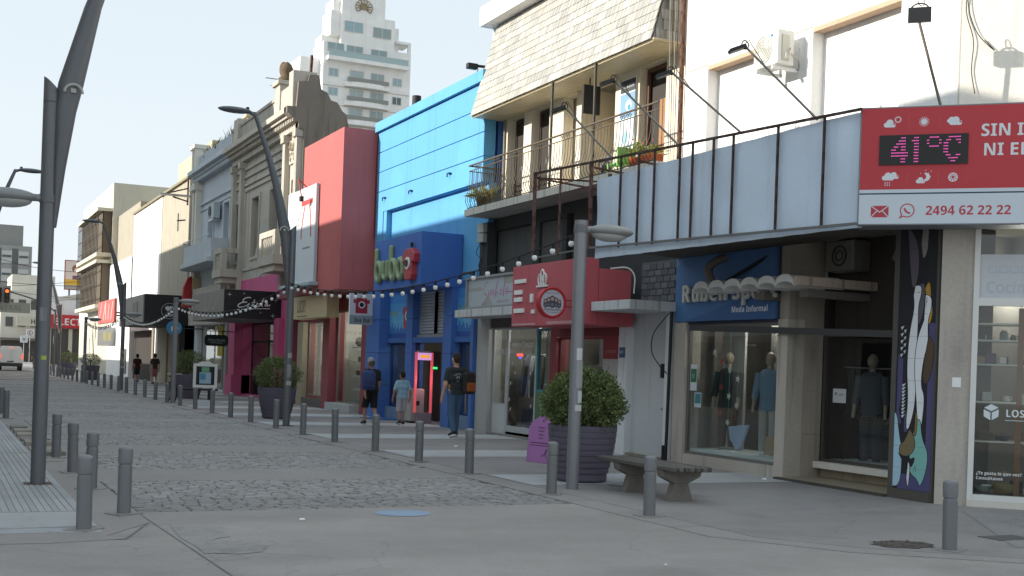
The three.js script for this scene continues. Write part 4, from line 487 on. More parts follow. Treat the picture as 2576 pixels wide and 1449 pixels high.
  const gb = thing('meter_box', 'pair of pale meter boxes with loose wires on the dark wall edge', 'meter box'); part(gb, 'box', [rb(11.95, 12.06, 4.9, 5.12, -26.9, -26.55, 0.01)], mt('#a9aca6', 0.6)); part(gb, 'box', [rb(11.95, 12.06, 4.66, 4.88, -26.9, -26.55, 0.01)], mt('#a0a39d', 0.6)); part(gb, 'wire', [tube([[11.97, 4.66, -26.7], [11.9, 4.4, -26.8], [12.0, 4.2, -26.65], [11.93, 3.9, -26.75], [12, 3.7, -26.7]], 0.01, 20, 4), tube([[11.97, 4.66, -26.6], [11.95, 4.3, -26.5], [11.9, 4.1, -26.62], [11.98, 3.8, -26.6]], 0.01, 20, 4)], M.dark); part(gb, 'backplate', [bb(12.06, 12.3, 3.6, 5.15, -26.95, -26.5)], dk);

  // ground floor: clothing shop with a door, gift shop window, grey street door
  const grey = plas('#b9b8b6'), alu = mt('#b5b7b8', 0.45, tMetal);
  part(b, 'shop_pilaster', [bb(11.95, 12.3, 0.012, 2.8, -26.68, -26.0)], plas('#b5b3b0')); part(b, 'lintel', [bb(12.0, 12.3, 2.55, 3.0, -26.0, -19.63)], mt('#5a5652', 0.8, tPlaster));
  part(b, 'side_panel', [bb(12.08, 12.16, 0.06, 0.72, -25.98, -25.24)], plas('#c6c7c6')); part(b, 'threshold', [bb(11.96, 12.3, 0.012, 0.06, -26.0, -23.6)], mt('#8d8a85', 0.8, tConc));
  part(b, 'window_frame', frameX(12.08, 0.06, -25.98, -25.24, 0.72, 2.55, 0.04), alu); part(b, 'window_pane', [bb(12.105, 12.113, 0.76, 2.51, -25.94, -25.28)], M.glass);
  const door = part(b, 'glass_door', [...frameX(12.08, 0.05, -25.22, -23.7, 0.06, 2.55, 0.06), bb(12.08, 12.13, 0.06, 0.26, -25.16, -23.76)], alu); part(door, 'door_pane', [bb(12.1, 12.108, 0.26, 2.49, -25.16, -23.76)], M.glass); part(door, 'handle', [bar([12.05, 0.95, -23.95], [12.05, 1.35, -23.95], 0.012)], M.alu);
  const dl = decal(512, 660, (c) => { say('Felices Fiestas', 256, 90, 66, '#b9bcbd', 'sans-serif', 'center')(c); c.fillStyle = '#c3c6c6'; for (const [x, y] of [[60, 150], [90, 250], [150, 330], [70, 420], [50, 560], [80, 640], [330, 210], [370, 190], [400, 180], [440, 330], [470, 300], [460, 600], [430, 160]]) { c.beginPath(); c.ellipse(x, y, 9, 16, 0.3, 0, 7); c.fill(); } }); face(door, 'window_lettering', 1.4, 1.8, 12.075, 1.5, -24.46, ST, dl);
  const led = thing('open_led_sign', 'small red and blue glowing sign behind the glass door', 'sign'); part(led, 'led_tube', [rb(12.2, 12.23, 1.88, 1.95, -24.95, -24.65, 0.015)], new THREE.MeshPhysicalMaterial({ color: '#aa2222', emissive: new THREE.Color().setRGB(1, 0.08, 0.06), emissiveIntensity: 1.6 })); part(led, 'led_tube', [rb(12.2, 12.23, 1.83, 1.87, -24.85, -24.72, 0.015)], new THREE.MeshPhysicalMaterial({ color: '#2222aa', emissive: new THREE.Color().setRGB(0.1, 0.12, 1), emissiveIntensity: 1.6 })); part(led, 'hanger', [bar([12.215, 1.95, -24.8], [12.215, 2.6, -24.8], 0.004, 4)], M.dark);
  face(b, 'window_lettering', 0.6, 0.2, 12.075, 1.98, -25.6, ST, decal(240, 80, (c) => say('$2800', 120, 40, 66, '#b5b8ba', 'sans-serif', 'center')(c)));
  part(b, 'window_frame', frameX(12.04, 0.08, -23.62, -22.88, 1.1, 2.5, 0.05), mt('#3f7f86', 0.6)); part(b, 'window_pane', [bb(12.075, 12.083, 1.15, 2.45, -23.57, -22.93)], M.glass); part(b, 'apron_panel', [bb(12.04, 12.12, 0.012, 1.1, -23.62, -22.88)], mt('#56734f', 0.7, tPlaster)); face(b, 'panel_lettering', 0.5, 0.4, 12.036, 0.85, -23.25, ST, decal(200, 160, (c) => { c.fillStyle = '#8fa58a'; for (let i = 0; i < 4; i++) c.fillRect(30 + i * 6, 20 + i * 34, 130 - i * 14, 12); }));
  part(b, 'shop_column', [bb(11.97, 12.3, 0.012, 2.55, -22.84, -22.58)], mt('#7c2e35', 0.6)); part(b, 'shop_column', [bb(11.97, 12.3, 0.012, 2.55, -20.57, -19.96)], mt('#b4b1ad', 0.7, tPlaster)); part(b, 'fascia', [bb(11.94, 12.0, 2.3, 2.6, -22.58, -19.97)], mt('#7a2d33', 0.6)); part(b, 'column_band', [bb(11.962, 11.97, 1.85, 2.3, -20.57, -19.97)], mt('#8c2f36', 0.6));
  face(b, 'panel_lettering', 0.5, 0.22, 11.958, 2.0, -20.27, ST, decal(200, 88, (c) => say('LA TIENDA', 100, 44, 34, '#b9787a', 'sans-serif', 'center')(c)));
  part(b, 'window_frame', frameX(12.06, 0.06, -22.58, -20.57, 0.5, 2.3, 0.05), mt('#6a3035', 0.6)); part(b, 'window_pane', [bb(12.085, 12.093, 0.55, 2.25, -22.53, -20.62)], M.glass); part(b, 'plinth', [bb(11.98, 12.3, 0.012, 0.5, -22.58, -20.57)], mt('#8f2f38', 0.7)); face(b, 'window_lettering', 1.4, 0.3, 12.055, 1.62, -21.5, ST, decal(420, 90, (c) => say('LA TIENDA', 210, 45, 64, '#9aa0a0', 'sans-serif', 'center', 'normal')(c)));
  part(b, 'door_jamb', [bb(11.95, 12.3, 0.012, 2.75, -19.95, -19.63)], plas('#dfe2e3')); part(b, 'door_jamb', [bb(11.95, 12.3, 0.012, 2.75, -18.3, -18.12)], plas('#dfe2e3'));
  const gd = part(b, 'street_door', [bb(12.1, 12.16, 0.06, 2.45, -19.63, -18.3), bb(12.06, 12.3, 2.45, 2.75, -19.63, -18.3)], mt('#c6c8ca', 0.75, tPlaster)); part(gd, 'intercom', [rb(12.06, 12.1, 1.52, 1.78, -18.62, -18.52, 0.01)], M.black); part(gd, 'knob', [sph(0.025, 12.07, 0.95, -18.55)], M.alu); part(b, 'threshold', [bb(11.98, 12.3, 0.012, 0.06, -19.63, -18.3)], mt('#8f8674', 0.7, tStone));
  { const n = thing('house_number_plate', 'small blue house number plate beside the grey street door', 'sign'); part(n, 'plate', [bb(11.94, 11.95, 1.88, 2.08, -19.9, -19.7)], mt('#3a587c', 0.5)); face(n, 'number', 0.19, 0.19, 11.937, 1.98, -19.8, ST, print(96, 96, (c, W, h) => { c.fillStyle = '#3b5a80'; c.fillRect(0, 0, W, h); say('611', 44, 44, 42, '#c6ced8', 'sans-serif', 'center')(c); })); }
  part(b, 'cable', [tube([[11.94, 2.7, -18.2], [11.93, 2.3, -18.7], [11.93, 2.0, -18.72], [11.93, 1.75, -18.45], [11.93, 1.6, -18.2]], 0.01, 24, 5)], M.dark); part(b, 'downpipe', [bar([11.93, 0.02, -18.14], [11.93, 2.75, -18.1], 0.03, 8)], M.black); part(b, 'downpipe', [bar([11.93, 0.02, -18.22], [11.93, 0.3, -18.22], 0.035, 8)], M.dark);
  part(b, 'interior_wall', [bb(15, 15.1, 0.012, 3, -26.7, -18.2), bb(12.3, 15, 0.012, 3, -26.72, -26.62), bb(12.3, 15, 0.012, 3, -23.68, -23.6), bb(12.3, 15, 0.012, 3, -19.9, -19.8), bb(12.3, 15.1, 2.95, 2.99, -26.7, -19.8)], plas('#98948d')); part(b, 'interior_floor', [bb(12.17, 15, 0.013, 0.06, -26.6, -19.9)], mt('#6b655d', 0.6));
  part(b, 'clothes_rail', [bar([12.9, 1.95, -25.9], [12.9, 1.95, -23.8], 0.015)], M.alu);
  for (let i = 0; i < 7; i++) { const z = -25.7 + i * 0.3, hx = ['#5d6068', '#8a8b92', '#3e4046', '#75706a', '#9a9ca6', '#4a4650', '#6d7178'][i]; single('hanging_dress', ord[i] + ' garment from the pilaster side on the rail behind the glass door', 'dress', [extr([[-0.1, 0], [0.1, 0], [0.2, -0.95], [-0.2, -0.95]], 0.05, 0.02).translate(0, 0, -0.03).rotateY(rr(-0.3, 0.3)).translate(12.9, 1.9, z)], mt(hx, 0.9, tCloth), 'garments on the rail behind the glass door'); }
  { const s = thing('dark_stool', 'dark cube stool behind the lower part of the glass door', 'stool'); part(s, 'seat', [rb(12.4, 12.9, 0.3, 0.7, -25.0, -24.2, 0.03)], mt('#242a33', 0.8)); part(s, 'base', [bb(12.45, 12.85, 0.06, 0.3, -24.9, -24.3)], mt('#2b5a8a', 0.7)); }
  { const s = thing('gift_shelf', 'grey shelving with small goods behind the gift shop window', 'shelf'); for (const y of [0.9, 1.3, 1.7]) part(s, 'shelf', [bb(12.7, 13.0, y, y + 0.02, -22.4, -20.7)], mt('#8b8883', 0.7)); part(s, 'back_panel', [bb(13.0, 13.03, 0.5, 2.3, -22.5, -20.6)], mt('#77787a', 0.7)); for (let i = 0; i < 9; i++) part(s, 'goods', [rb(12.78, 12.9, [0.92, 1.32, 1.72][i % 3], [0.92, 1.32, 1.72][i % 3] + rr(0.1, 0.22), -22.3 + i * 0.18, -22.18 + i * 0.18, 0.01)], mt(['#8a7a4a', '#5b3f36', '#9a9892', '#3a4a44'][i % 4], 0.7)); }

  // slab canopies and signs over the small shops
  { const c = thing('slab_canopy', 'white concrete slab canopy above the glass door', 'canopy'); part(c, 'slab', [rb(11.25, 12.0, 2.77, 2.95, -26.5, -22.95, 0.01)], mt('#c3c4c5', 0.85, tStreak)); }
  { const c = thing('slab_canopy', 'white stained slab canopy above the grey street door', 'canopy'); part(c, 'slab', [rb(10.98, 12.0, 2.72, 2.89, -19.38, -18.0, 0.01)], mt('#c9cccd', 0.85, tStreak)); }
  { const s = thing('shop_sign', 'faded white framed sign with pink handwriting on the slab canopy', 'sign'); part(s, 'frame', [...frameX(11.3, 0.12, -26.0, -22.9, 2.955, 3.71, 0.05), bb(11.36, 11.42, 3.0, 3.66, -25.95, -22.95)], mt('#8e9192', 0.5, tMetal));
    face(s, 'printed_face', 3.0, 0.66, 11.355, 3.33, -24.45, ST, print(1000, 220, (c, W, h) => { c.fillStyle = '#a9b0b4'; c.fillRect(0, 0, W, h); c.fillStyle = '#9c9c97'; c.fillRect(0, 70, 260, 26); c.beginPath(); c.moveTo(230, 220); c.lineTo(380, 130); c.lineTo(480, 220); c.fill(); c.fillRect(650, 0, 350, 60); c.strokeStyle = '#a8568a'; c.lineWidth = 7; c.lineJoin = 'round'; c.beginPath(); c.moveTo(380, 40); c.bezierCurveTo(300, 10, 260, 130, 330, 130); c.bezierCurveTo(400, 140, 330, 220, 270, 200); c.moveTo(390, 100); c.lineTo(380, 140); c.lineTo(430, 95); c.lineTo(425, 140); c.lineTo(470, 95); c.lineTo(465, 140); c.lineTo(500, 120); c.lineTo(540, 30); c.lineTo(500, 160); c.bezierCurveTo(540, 90, 560, 110, 530, 150); c.moveTo(600, 100); c.bezierCurveTo(570, 110, 580, 160, 610, 130); c.bezierCurveTo(620, 100, 600, 90, 600, 110); c.moveTo(630, 140); c.lineTo(680, 20); c.lineTo(640, 150); c.bezierCurveTo(670, 140, 700, 70, 720, 100); c.bezierCurveTo(730, 140, 690, 150, 690, 120); c.lineTo(830, 128); c.stroke(); say('MODA & COMFY', 640, 190, 26, '#9a6a8a', 'sans-serif', 'center')(c); })); part(s, 'lamp_bracket', [bar([11.2, 3.8, -26.0], [11.2, 3.8, -25.3], 0.03), bar([11.35, 3.7, -25.6], [11.2, 3.8, -25.6], 0.012)], M.dark); }
  { const s = thing('shop_sign', 'big red box sign with white letter blocks and a crown', 'sign'); const red = mt('#bd5a62', 0.65, tClean);
    part(s, 'box', [rb(10.85, 11.14, 2.47, 3.72, -22.5, -19.4, 0.008), rb(11.15, 11.86, 2.9, 3.53, -20.6, -19.41, 0.01), bb(11.15, 11.93, 2.47, 2.89, -22.4, -19.41)], red); part(s, 'white_letter_block', [bb(10.82, 10.85, 3.36, 3.44, -22.36, -21.85)], M.white); part(s, 'white_letter_block', [bb(10.82, 10.85, 3.13, 3.22, -22.36, -22.0)], M.white); part(s, 'white_letter_block', [bb(10.82, 10.85, 2.98, 3.07, -22.36, -22.0)], M.white); part(s, 'white_letter_block', [bb(10.82, 10.85, 2.75, 2.84, -22.36, -21.9)], M.white); part(s, 'white_letter_block', [bb(10.82, 10.85, 2.95, 3.12, -21.62, -21.5)], M.white); part(s, 'white_letter_block', [bb(10.82, 10.85, 2.72, 2.8, -21.55, -21.42)], M.white);
    const el = (z, r, h0, h1) => new THREE.TorusGeometry(1, 0.16, 5, 20).scale(r, (h1 - h0) / 2, 0.16).rotateY(ST).translate(10.83, (h0 + h1) / 2, z); part(s, 'crown', [el(-21.2, 0.07, 3.28, 3.5), el(-21.0, 0.07, 3.28, 3.5), el(-21.1, 0.07, 3.28, 3.58), bb(10.81, 10.85, 3.24, 3.275, -21.34, -20.88)], M.white); part(s, 'peeling_edge', [bb(10.845, 10.85, 2.49, 2.53, -22.45, -21.4), bb(10.845, 10.85, 2.49, 2.55, -20.9, -19.5)], mt('#c9989b', 0.8, tPlaster)); part(s, 'white_pipe', [tube([[11.5, 3.56, -19.6], [11.8, 3.58, -19.45], [11.9, 3.45, -19.38], [11.9, 3.1, -19.37]], 0.015, 20, 6)], M.white); }
  { const s = thing('round_hanging_sign', 'round white hanging sign with a red rim and doll drawings', 'sign'); const cx = 10.42, cy = 2.86, cz = -19.9; part(s, 'rim', [new THREE.TorusGeometry(0.27, 0.028, 8, 36).translate(cx, cy, cz + 0.03), cyl(0.29, 0.29, 0.1, 0, -0.05, 0, 36).rotateX(Math.PI / 2).translate(cx, cy, cz - 0.03)], mt('#b01f26', 0.5)); const m = new THREE.Mesh(new THREE.CircleGeometry(0.262, 36).translate(cx, cy, cz + 0.035), print(256, 256, (c) => { c.fillStyle = '#b9bcc8'; c.fillRect(0, 0, 256, 256); c.fillStyle = '#8d8aa0'; c.font = 'bold 20px sans-serif'; c.textAlign = 'center'; c.fillText('objetos lindos', 128, 46); const doll = (x, y, k) => { c.fillStyle = '#4a4a55'; c.beginPath(); c.ellipse(x, y + 34 * k, 26 * k, 36 * k, 0, 0, 7); c.fill(); c.beginPath(); c.arc(x, y, 22 * k, 0, 7); c.fill(); c.fillStyle = '#b5a29c'; c.beginPath(); c.arc(x, y + 3 * k, 14 * k, 0, 7); c.fill(); c.fillStyle = '#77788a'; c.beginPath(); c.arc(x, y + 44 * k, 12 * k, 0, 7); c.fill(); }; doll(58, 114, 0.9); doll(198, 114, 0.9); doll(90, 100, 1); doll(166, 100, 1); doll(128, 90, 1.25); c.fillStyle = '#5a5a66'; c.font = 'italic bold 34px sans-serif'; c.fillText('mumuchhu', 128, 202); c.fillRect(70, 214, 120, 4); })); m.name = 'printed_face'; m.castShadow = m.receiveShadow = true; s.add(m); part(s, 'bracket_arm', [sbar([cx + 0.28, cy + 0.06, cz], [10.86, cy + 0.06, cz], 0.02, 0.02)], mt('#9a2a30', 0.5)); part(s, 'bracket_arm', [sbar([cx + 0.28, cy - 0.06, cz], [10.86, cy - 0.06, cz], 0.02, 0.02)], mt('#9a2a30', 0.5)); }
}
// ------------------------------------------------------------------ blue toy shop
{
  const b = thing('blue_shop_building', 'bright blue shop building with grooved upper wall and a projecting sign box', 'building');
  const blue = paint('#5fa6d5'), blue2 = mt('#3f68ab', 0.75, tClean), H = 8.9;
  // upper wall of broad panels with open grooves between them
  const ys = [6.16, 6.8, 7.4, 8.0, 8.62];
  for (let i = 0; i < 4; i++) part(b, 'wall_panel', [bb(11.98, 12.2, ys[i] + 0.012, ys[i + 1] - 0.012, -34.6, -26.75)], blue);
  part(b, 'wall', [bb(12.03, 12.3, 6.16, 8.7, -34.58, -26.77), ...wallX(12.16, 0.2, -33.7, -26.72, 3.7, 6.16), bb(11.98, 12.3, 3.8, 6.172, -34.6, -33.98), bb(12.0, 12.3, 3.8, 6.17, -33.96, -33.7)], blue);
  part(b, 'roof_coping', [bb(11.88, 12.5, 8.64, 8.92, -34.66, -26.72)], mt('#60a8d6', 0.7, tClean));
  part(b, 'body', [bb(12.37, 24, 3.7, 8.6, -34.58, -26.76)], blue2);
  for (const [z, y] of [[-31.7, 6.5], [-28.9, 6.62], [-33.9, 6.55]]) part(b, 'fixing_bracket', [bb(11.9, 11.98, y, y + 0.03, z, z + 0.16), bb(11.9, 11.93, y - 0.08, y, z, z + 0.02)], mt('#20507f', 0.6));
  part(b, 'cable', [tube([[12.0, 8.7, -34.68], [11.95, 7.9, -34.62], [11.97, 6.6, -34.7], [11.94, 5.4, -34.6]], 0.012, 20, 4)], M.dark);
  // ground floor piers with joints
  for (const [z0, z1, X, w] of [[-34.47, -33.3, 11.75, 0], [-31.69, -31.2, 11.98, 1], [-28.76, -28.22, 11.9, 1], [-26.86, -26.7, 11.85, 1]]) part(b, 'pier', [0.012, 0.98, 1.93, 2.9].map((y, i, a) => bb(X, 12.35, y, (a[i + 1] ?? 3.78) - 0.012, z0, z1)), mt('#4872b8', 0.65, tClean));
  part(b, 'lintel', [bb(12.0, 12.35, 2.22, 2.36, -33.3, -26.86), bb(12.1, 12.35, 3.62, 3.8, -33.3, -26.86)], blue2);
  const sky = (W, h, side) => print(W, h, (c) => { const bands = ['#3d7fc0', '#4a90c6', '#58a0c9']; for (let i = 0; i < 3; i++) { c.fillStyle = bands[i]; c.fillRect(0, i * h / 5, W, h); } c.fillStyle = '#2f62a8'; for (let i = 0; i < 22; i++) { const x = i * W / 22, t = h * (0.62 + 0.16 * Math.abs(Math.sin(i * 2.3 + side))); c.fillRect(x, t, W / 26, h); } c.fillStyle = '#7fb3d2'; for (let i = 0; i < 9; i++) { const x = W * 0.3 + i * W / 12; c.fillRect(x, h * 0.6, W / 30, h * (0.1 + 0.13 * Math.abs(Math.sin(i * 1.7)))); } c.fillStyle = '#2b4f98'; c.fillRect(0, h * 0.9, W, h); say('bu', W * 0.16, h * 0.42, W * 0.17, '#7a8f5a', 'sans-serif', 'center')(c); say('ba', W * 0.38, h * 0.42, W * 0.17, '#7a8f5a', 'sans-serif', 'center')(c); c.fillStyle = '#a8444c'; c.beginPath(); c.moveTo(W * 0.76, h * 0.3); c.lineTo(W, h * 0.28); c.lineTo(W, h * 0.85); c.lineTo(W * 0.8, h * 0.74); c.lineTo(W * 0.8, h * 0.5); c.lineTo(W * 0.74, h * 0.42); c.fill(); c.fillStyle = '#d5d3c8'; c.beginPath(); c.ellipse(W, h * 0.5, W * 0.14, h * 0.13, 0, 0, 7); c.fill(); c.fillStyle = '#222428'; c.beginPath(); c.ellipse(W, h * 0.5, W * 0.08, h * 0.08, 0, 0, 7); c.fill(); });
  part(b, 'poster_panel', [bb(12.06, 12.1, 2.36, 3.62, -33.3, -31.8)], blue2); face(b, 'poster_print', 1.48, 1.24, 12.055, 2.99, -32.55, ST, sky(296, 248, 0)); part(b, 'poster_panel', [bb(12.06, 12.1, 2.36, 3.62, -28.22, -26.86)], blue2); face(b, 'poster_print', 1.34, 1.24, 12.055, 2.99, -27.54, ST, sky(268, 248, 2));
  // roller shutter: slats either side of a dark slot
  const sm = mt('#b4b8be', 0.4, tMetal, { metalness: 0.25 }); const sg = uvm(clean(new THREE.CylinderGeometry(0.05, 0.05, 1.34, 8, 1, false, -Math.PI, Math.PI).rotateX(Math.PI / 2))), sg2 = uvm(clean(new THREE.CylinderGeometry(0.05, 0.05, 1.2, 8, 1, false, -Math.PI, Math.PI).rotateX(Math.PI / 2)));
  const shut = part(b, 'roller_shutter', [bb(12.24, 12.26, 2.4, 3.75, -31.2, -28.76), bb(12.12, 12.2, 2.36, 2.45, -31.2, -28.76)], mt('#9a9ea4', 0.45, tMetal, { metalness: 0.25 }));
  for (let i = 0; i < 15; i++) for (const [g, z] of [[sg, -30.5 - 0.02], [sg2, -29.38]]) { const m = new THREE.Mesh(g, sm); m.name = 'shutter_slat'; m.scale.set(0.6, 0.82, 1); m.position.set(12.21, 2.5 + i * 0.085, z); m.castShadow = m.receiveShadow = true; shut.add(m); }
  part(shut, 'slot', [bb(12.14, 12.23, 2.47, 3.6, -30.02 + 0.17, -29.98)], M.black);
  // windows and doorway
  for (const [z0, z1] of [[-33.3, -31.72], [-28.2, -26.88]]) { part(b, 'window_frame', frameX(12.14, 0.06, z0, z1, 0.35, 2.22, 0.06), mt('#223a66', 0.5)); part(b, 'window_pane', [bb(12.165, 12.173, 0.41, 2.16, z0 + 0.06, z1 - 0.06)], M.glass); part(b, 'plinth', [bb(12.0, 12.3, 0.012, 0.35, z0, z1)], mt('#6d86a3', 0.7, tPlaster)); }
  part(b, 'door_frame', [bb(12.1, 12.2, 0.012, 2.22, -31.2, -31.12), bb(12.1, 12.2, 0.012, 2.22, -28.84, -28.76)], mt('#1c2c4e', 0.5)); part(b, 'doormat', [bb(11.2, 12.05, 0.013, 0.03, -33.2, -31.75)], mt('#2c5690', 0.8));
  part(b, 'interior_wall', [bb(17, 17.1, 0.012, 3.7, -34.5, -26.8), bb(12.35, 17, 0.012, 3.7, -34.5, -34.4), bb(12.35, 17, 0.012, 3.7, -26.8, -26.72), bb(12.35, 17.1, 3.6, 3.69, -34.5, -26.8)], plas('#7d776c')); part(b, 'interior_floor', [bb(12.3, 17, 0.012, 0.02, -34.4, -26.8)], mt('#8b8794', 0.4));
  const stripe = ['#7a6a2a', '#3c7d72', '#5a2f52', '#2d3a46', '#74603a']; for (let i = 0; i < 5; i++) part(b, 'display_panel', [bb(13.6, 13.65, 0.02, 1.5, -30.8 + i * 0.38, -30.45 + i * 0.38)], mt(stripe[i], 0.6));
  // projecting fascia box with raised letters
  const s = thing('shop_sign', 'blue projecting sign box with rounded green letters and a red emblem', 'sign');
  part(s, 'box', [rb(11.0, 12.14, 3.62, 5.0, -31.75, -28.2, 0.01)], mt('#436fbb', 0.7, tClean));
  const g = mt('#8fa07c', 0.5), O = (z, y, r) => new THREE.TorusGeometry(r, 0.07, 8, 24).rotateY(Math.PI / 2).scale(1.1, 1.25, 1).translate(10.94, y, z), stick = (z, y0, y1) => new THREE.CapsuleGeometry(0.065, y1 - y0, 4, 10).scale(1.1, 1, 1).translate(10.94, (y0 + y1) / 2, z);
  part(s, 'letter', [O(-31.2, 4.12, 0.19), stick(-31.4, 4.1, 4.72)], g); part(s, 'letter', [stick(-30.83, 4.1, 4.35), stick(-30.5, 3.98, 4.35), new THREE.TorusGeometry(0.165, 0.065, 8, 16, Math.PI).rotateZ(Math.PI).rotateY(Math.PI / 2).translate(10.94, 4.08, -30.665)], g); part(s, 'letter', [O(-30.05, 4.12, 0.19), stick(-30.24, 4.1, 4.72)], g); part(s, 'letter', [O(-29.5, 4.12, 0.19), stick(-29.3, 4.0, 4.28)], g);
  const em = part(s, 'emblem', [extr([[-0.26, -0.3], [-0.2, -0.42], [0.2, -0.42], [0.26, -0.3], [0.22, 0.05], [0.38, 0.02], [0.42, 0.2], [0.2, 0.34], [-0.2, 0.34], [-0.42, 0.2], [-0.38, 0.02], [-0.22, 0.05]], 0.14, 0.02).rotateY(ST).translate(11.0, 4.22, -28.72)], mt('#a83a42', 0.5)); part(em, 'disc', [cyl(0.16, 0.16, 0.05, 0, 0, 0, 20).rotateZ(Math.PI / 2).translate(10.86, 4.2, -28.72)], M.white); part(em, 'disc', [cyl(0.09, 0.09, 0.06, 0, 0, 0, 18).rotateZ(Math.PI / 2).translate(10.84, 4.2, -28.72)], M.black); part(em, 'hook', [new THREE.TorusGeometry(0.06, 0.02, 6, 12).rotateY(Math.PI / 2).translate(10.93, 4.68, -28.7)], M.dark);
  const hs = thing('hanging_shop_sign', 'small white hanging sign with a red emblem beside the blue shop', 'sign'); const art = print(256, 330, (c, W, h) => { c.fillStyle = '#c5c4c8'; c.fillRect(0, 0, W, 232); c.fillStyle = '#8e9496'; c.fillRect(0, 232, W, 98); c.fillStyle = '#a02a34'; c.fillRect(62, 60, 132, 150); c.fillRect(38, 60, 180, 40); c.fillRect(70, 42, 116, 30); c.fillStyle = '#d8d6d8'; c.beginPath(); c.arc(130, 116, 38, 0, 7); c.fill(); c.fillStyle = '#1c1c20'; c.beginPath(); c.arc(130, 116, 25, 0, 7); c.fill(); c.strokeStyle = '#3a3438'; c.lineWidth = 7; c.beginPath(); c.arc(128, 36, 12, 3.1, 6.3); c.stroke(); say('bu ba', 140, 282, 66, '#34453c', 'sans-serif', 'center')(c); });
  part(hs, 'panel', [rb(11.03, 11.77, 2.74, 3.66, -34.04, -33.96, 0.008)], M.white); face(hs, 'printed_face', 0.72, 0.9, 11.4, 3.2, -33.955, 0, art); part(hs, 'bracket', [sbar([11.77, 3.5, -34], [12.0, 3.5, -34], 0.03, 0.03)], M.dark);
  // lit arch game in the doorway
  const na = thing('neon_arch', 'pink glowing arch machine with a lit top panel in the blue shop doorway', 'arcade machine'); const neon = new THREE.MeshPhysicalMaterial({ color: '#d0555a', emissive: new THREE.Color().setRGB(1, 0.16, 0.2), emissiveIntensity: 0.26, roughness: 0.5 });
  part(na, 'neon_tube', [bb(11.78, 11.83, 0.3, 1.95, -30.4, -30.32)], neon); part(na, 'neon_tube', [bb(12.24, 12.29, 0.3, 1.95, -30.4, -30.32)], neon); part(na, 'cabinet', [bb(11.83, 12.24, 0.02, 0.3, -30.6, -30.2), bb(11.86, 12.2, 1.95, 1.99, -30.5, -30.3)], mt('#8a7f88', 0.6)); part(na, 'lit_sign_panel', [rb(11.84, 12.23, 1.74, 1.94, -30.4, -30.3, 0.02)], new THREE.MeshPhysicalMaterial({ color: '#c9a0d0', emissive: new THREE.Color().setRGB(0.75, 0.4, 0.85), emissiveIntensity: 0.45 })); part(na, 'lit_sign_lettering', [bb(11.9, 12.17, 1.8, 1.88, -30.3, -30.292)], new THREE.MeshPhysicalMaterial({ color: '#c98020', emissive: new THREE.Color().setRGB(0.9, 0.4, 0.05), emissiveIntensity: 0.6 }));
  const nl = new THREE.PointLight(new THREE.Color().setRGB(1, 0.45, 0.55), 0.35); nl.position.set(12.03, 1.2, -30.1); nl.castShadow = true; na.add(nl); nl.name = 'neon_light';
  for (const [x, z, l] of [[11.35, -30.6, 'white and grey arcade cabinet beside the neon arch, pedestrian side'], [12.55, -29.6, 'white and grey arcade cabinet beside the neon arch, door pier side']]) { const a = thing('arcade_cabinet', l, 'arcade machine'); part(a, 'cabinet', [rb(x + 0.35, x + 0.75, 0.06, 0.95, z - 0.25, z + 0.2, 0.02)], mt('#a4a09b', 0.5)); part(a, 'coin_slot', [bb(x + 0.5, x + 0.6, 0.5, 0.62, z + 0.2, z + 0.215)], M.dark); part(a, 'foot', [bb(x + 0.37, x + 0.73, 0.02, 0.06, z - 0.23, z + 0.18)], M.dark); }
  const cab = thing('display_cabinet', 'tall cabinet with green lights behind the neon arch', 'cabinet'); part(cab, 'case', [rb(12.9, 13.3, 0.02, 2.0, -32.2, -31.3, 0.02)], mt('#4b3a34', 0.6)); part(cab, 'light_strip', [bb(12.885, 12.9, 1.5, 1.56, -32.0, -31.5)], new THREE.MeshPhysicalMaterial({ color: '#22aa44', emissive: new THREE.Color().setRGB(0.05, 1, 0.2), emissiveIntensity: 1 }));
}
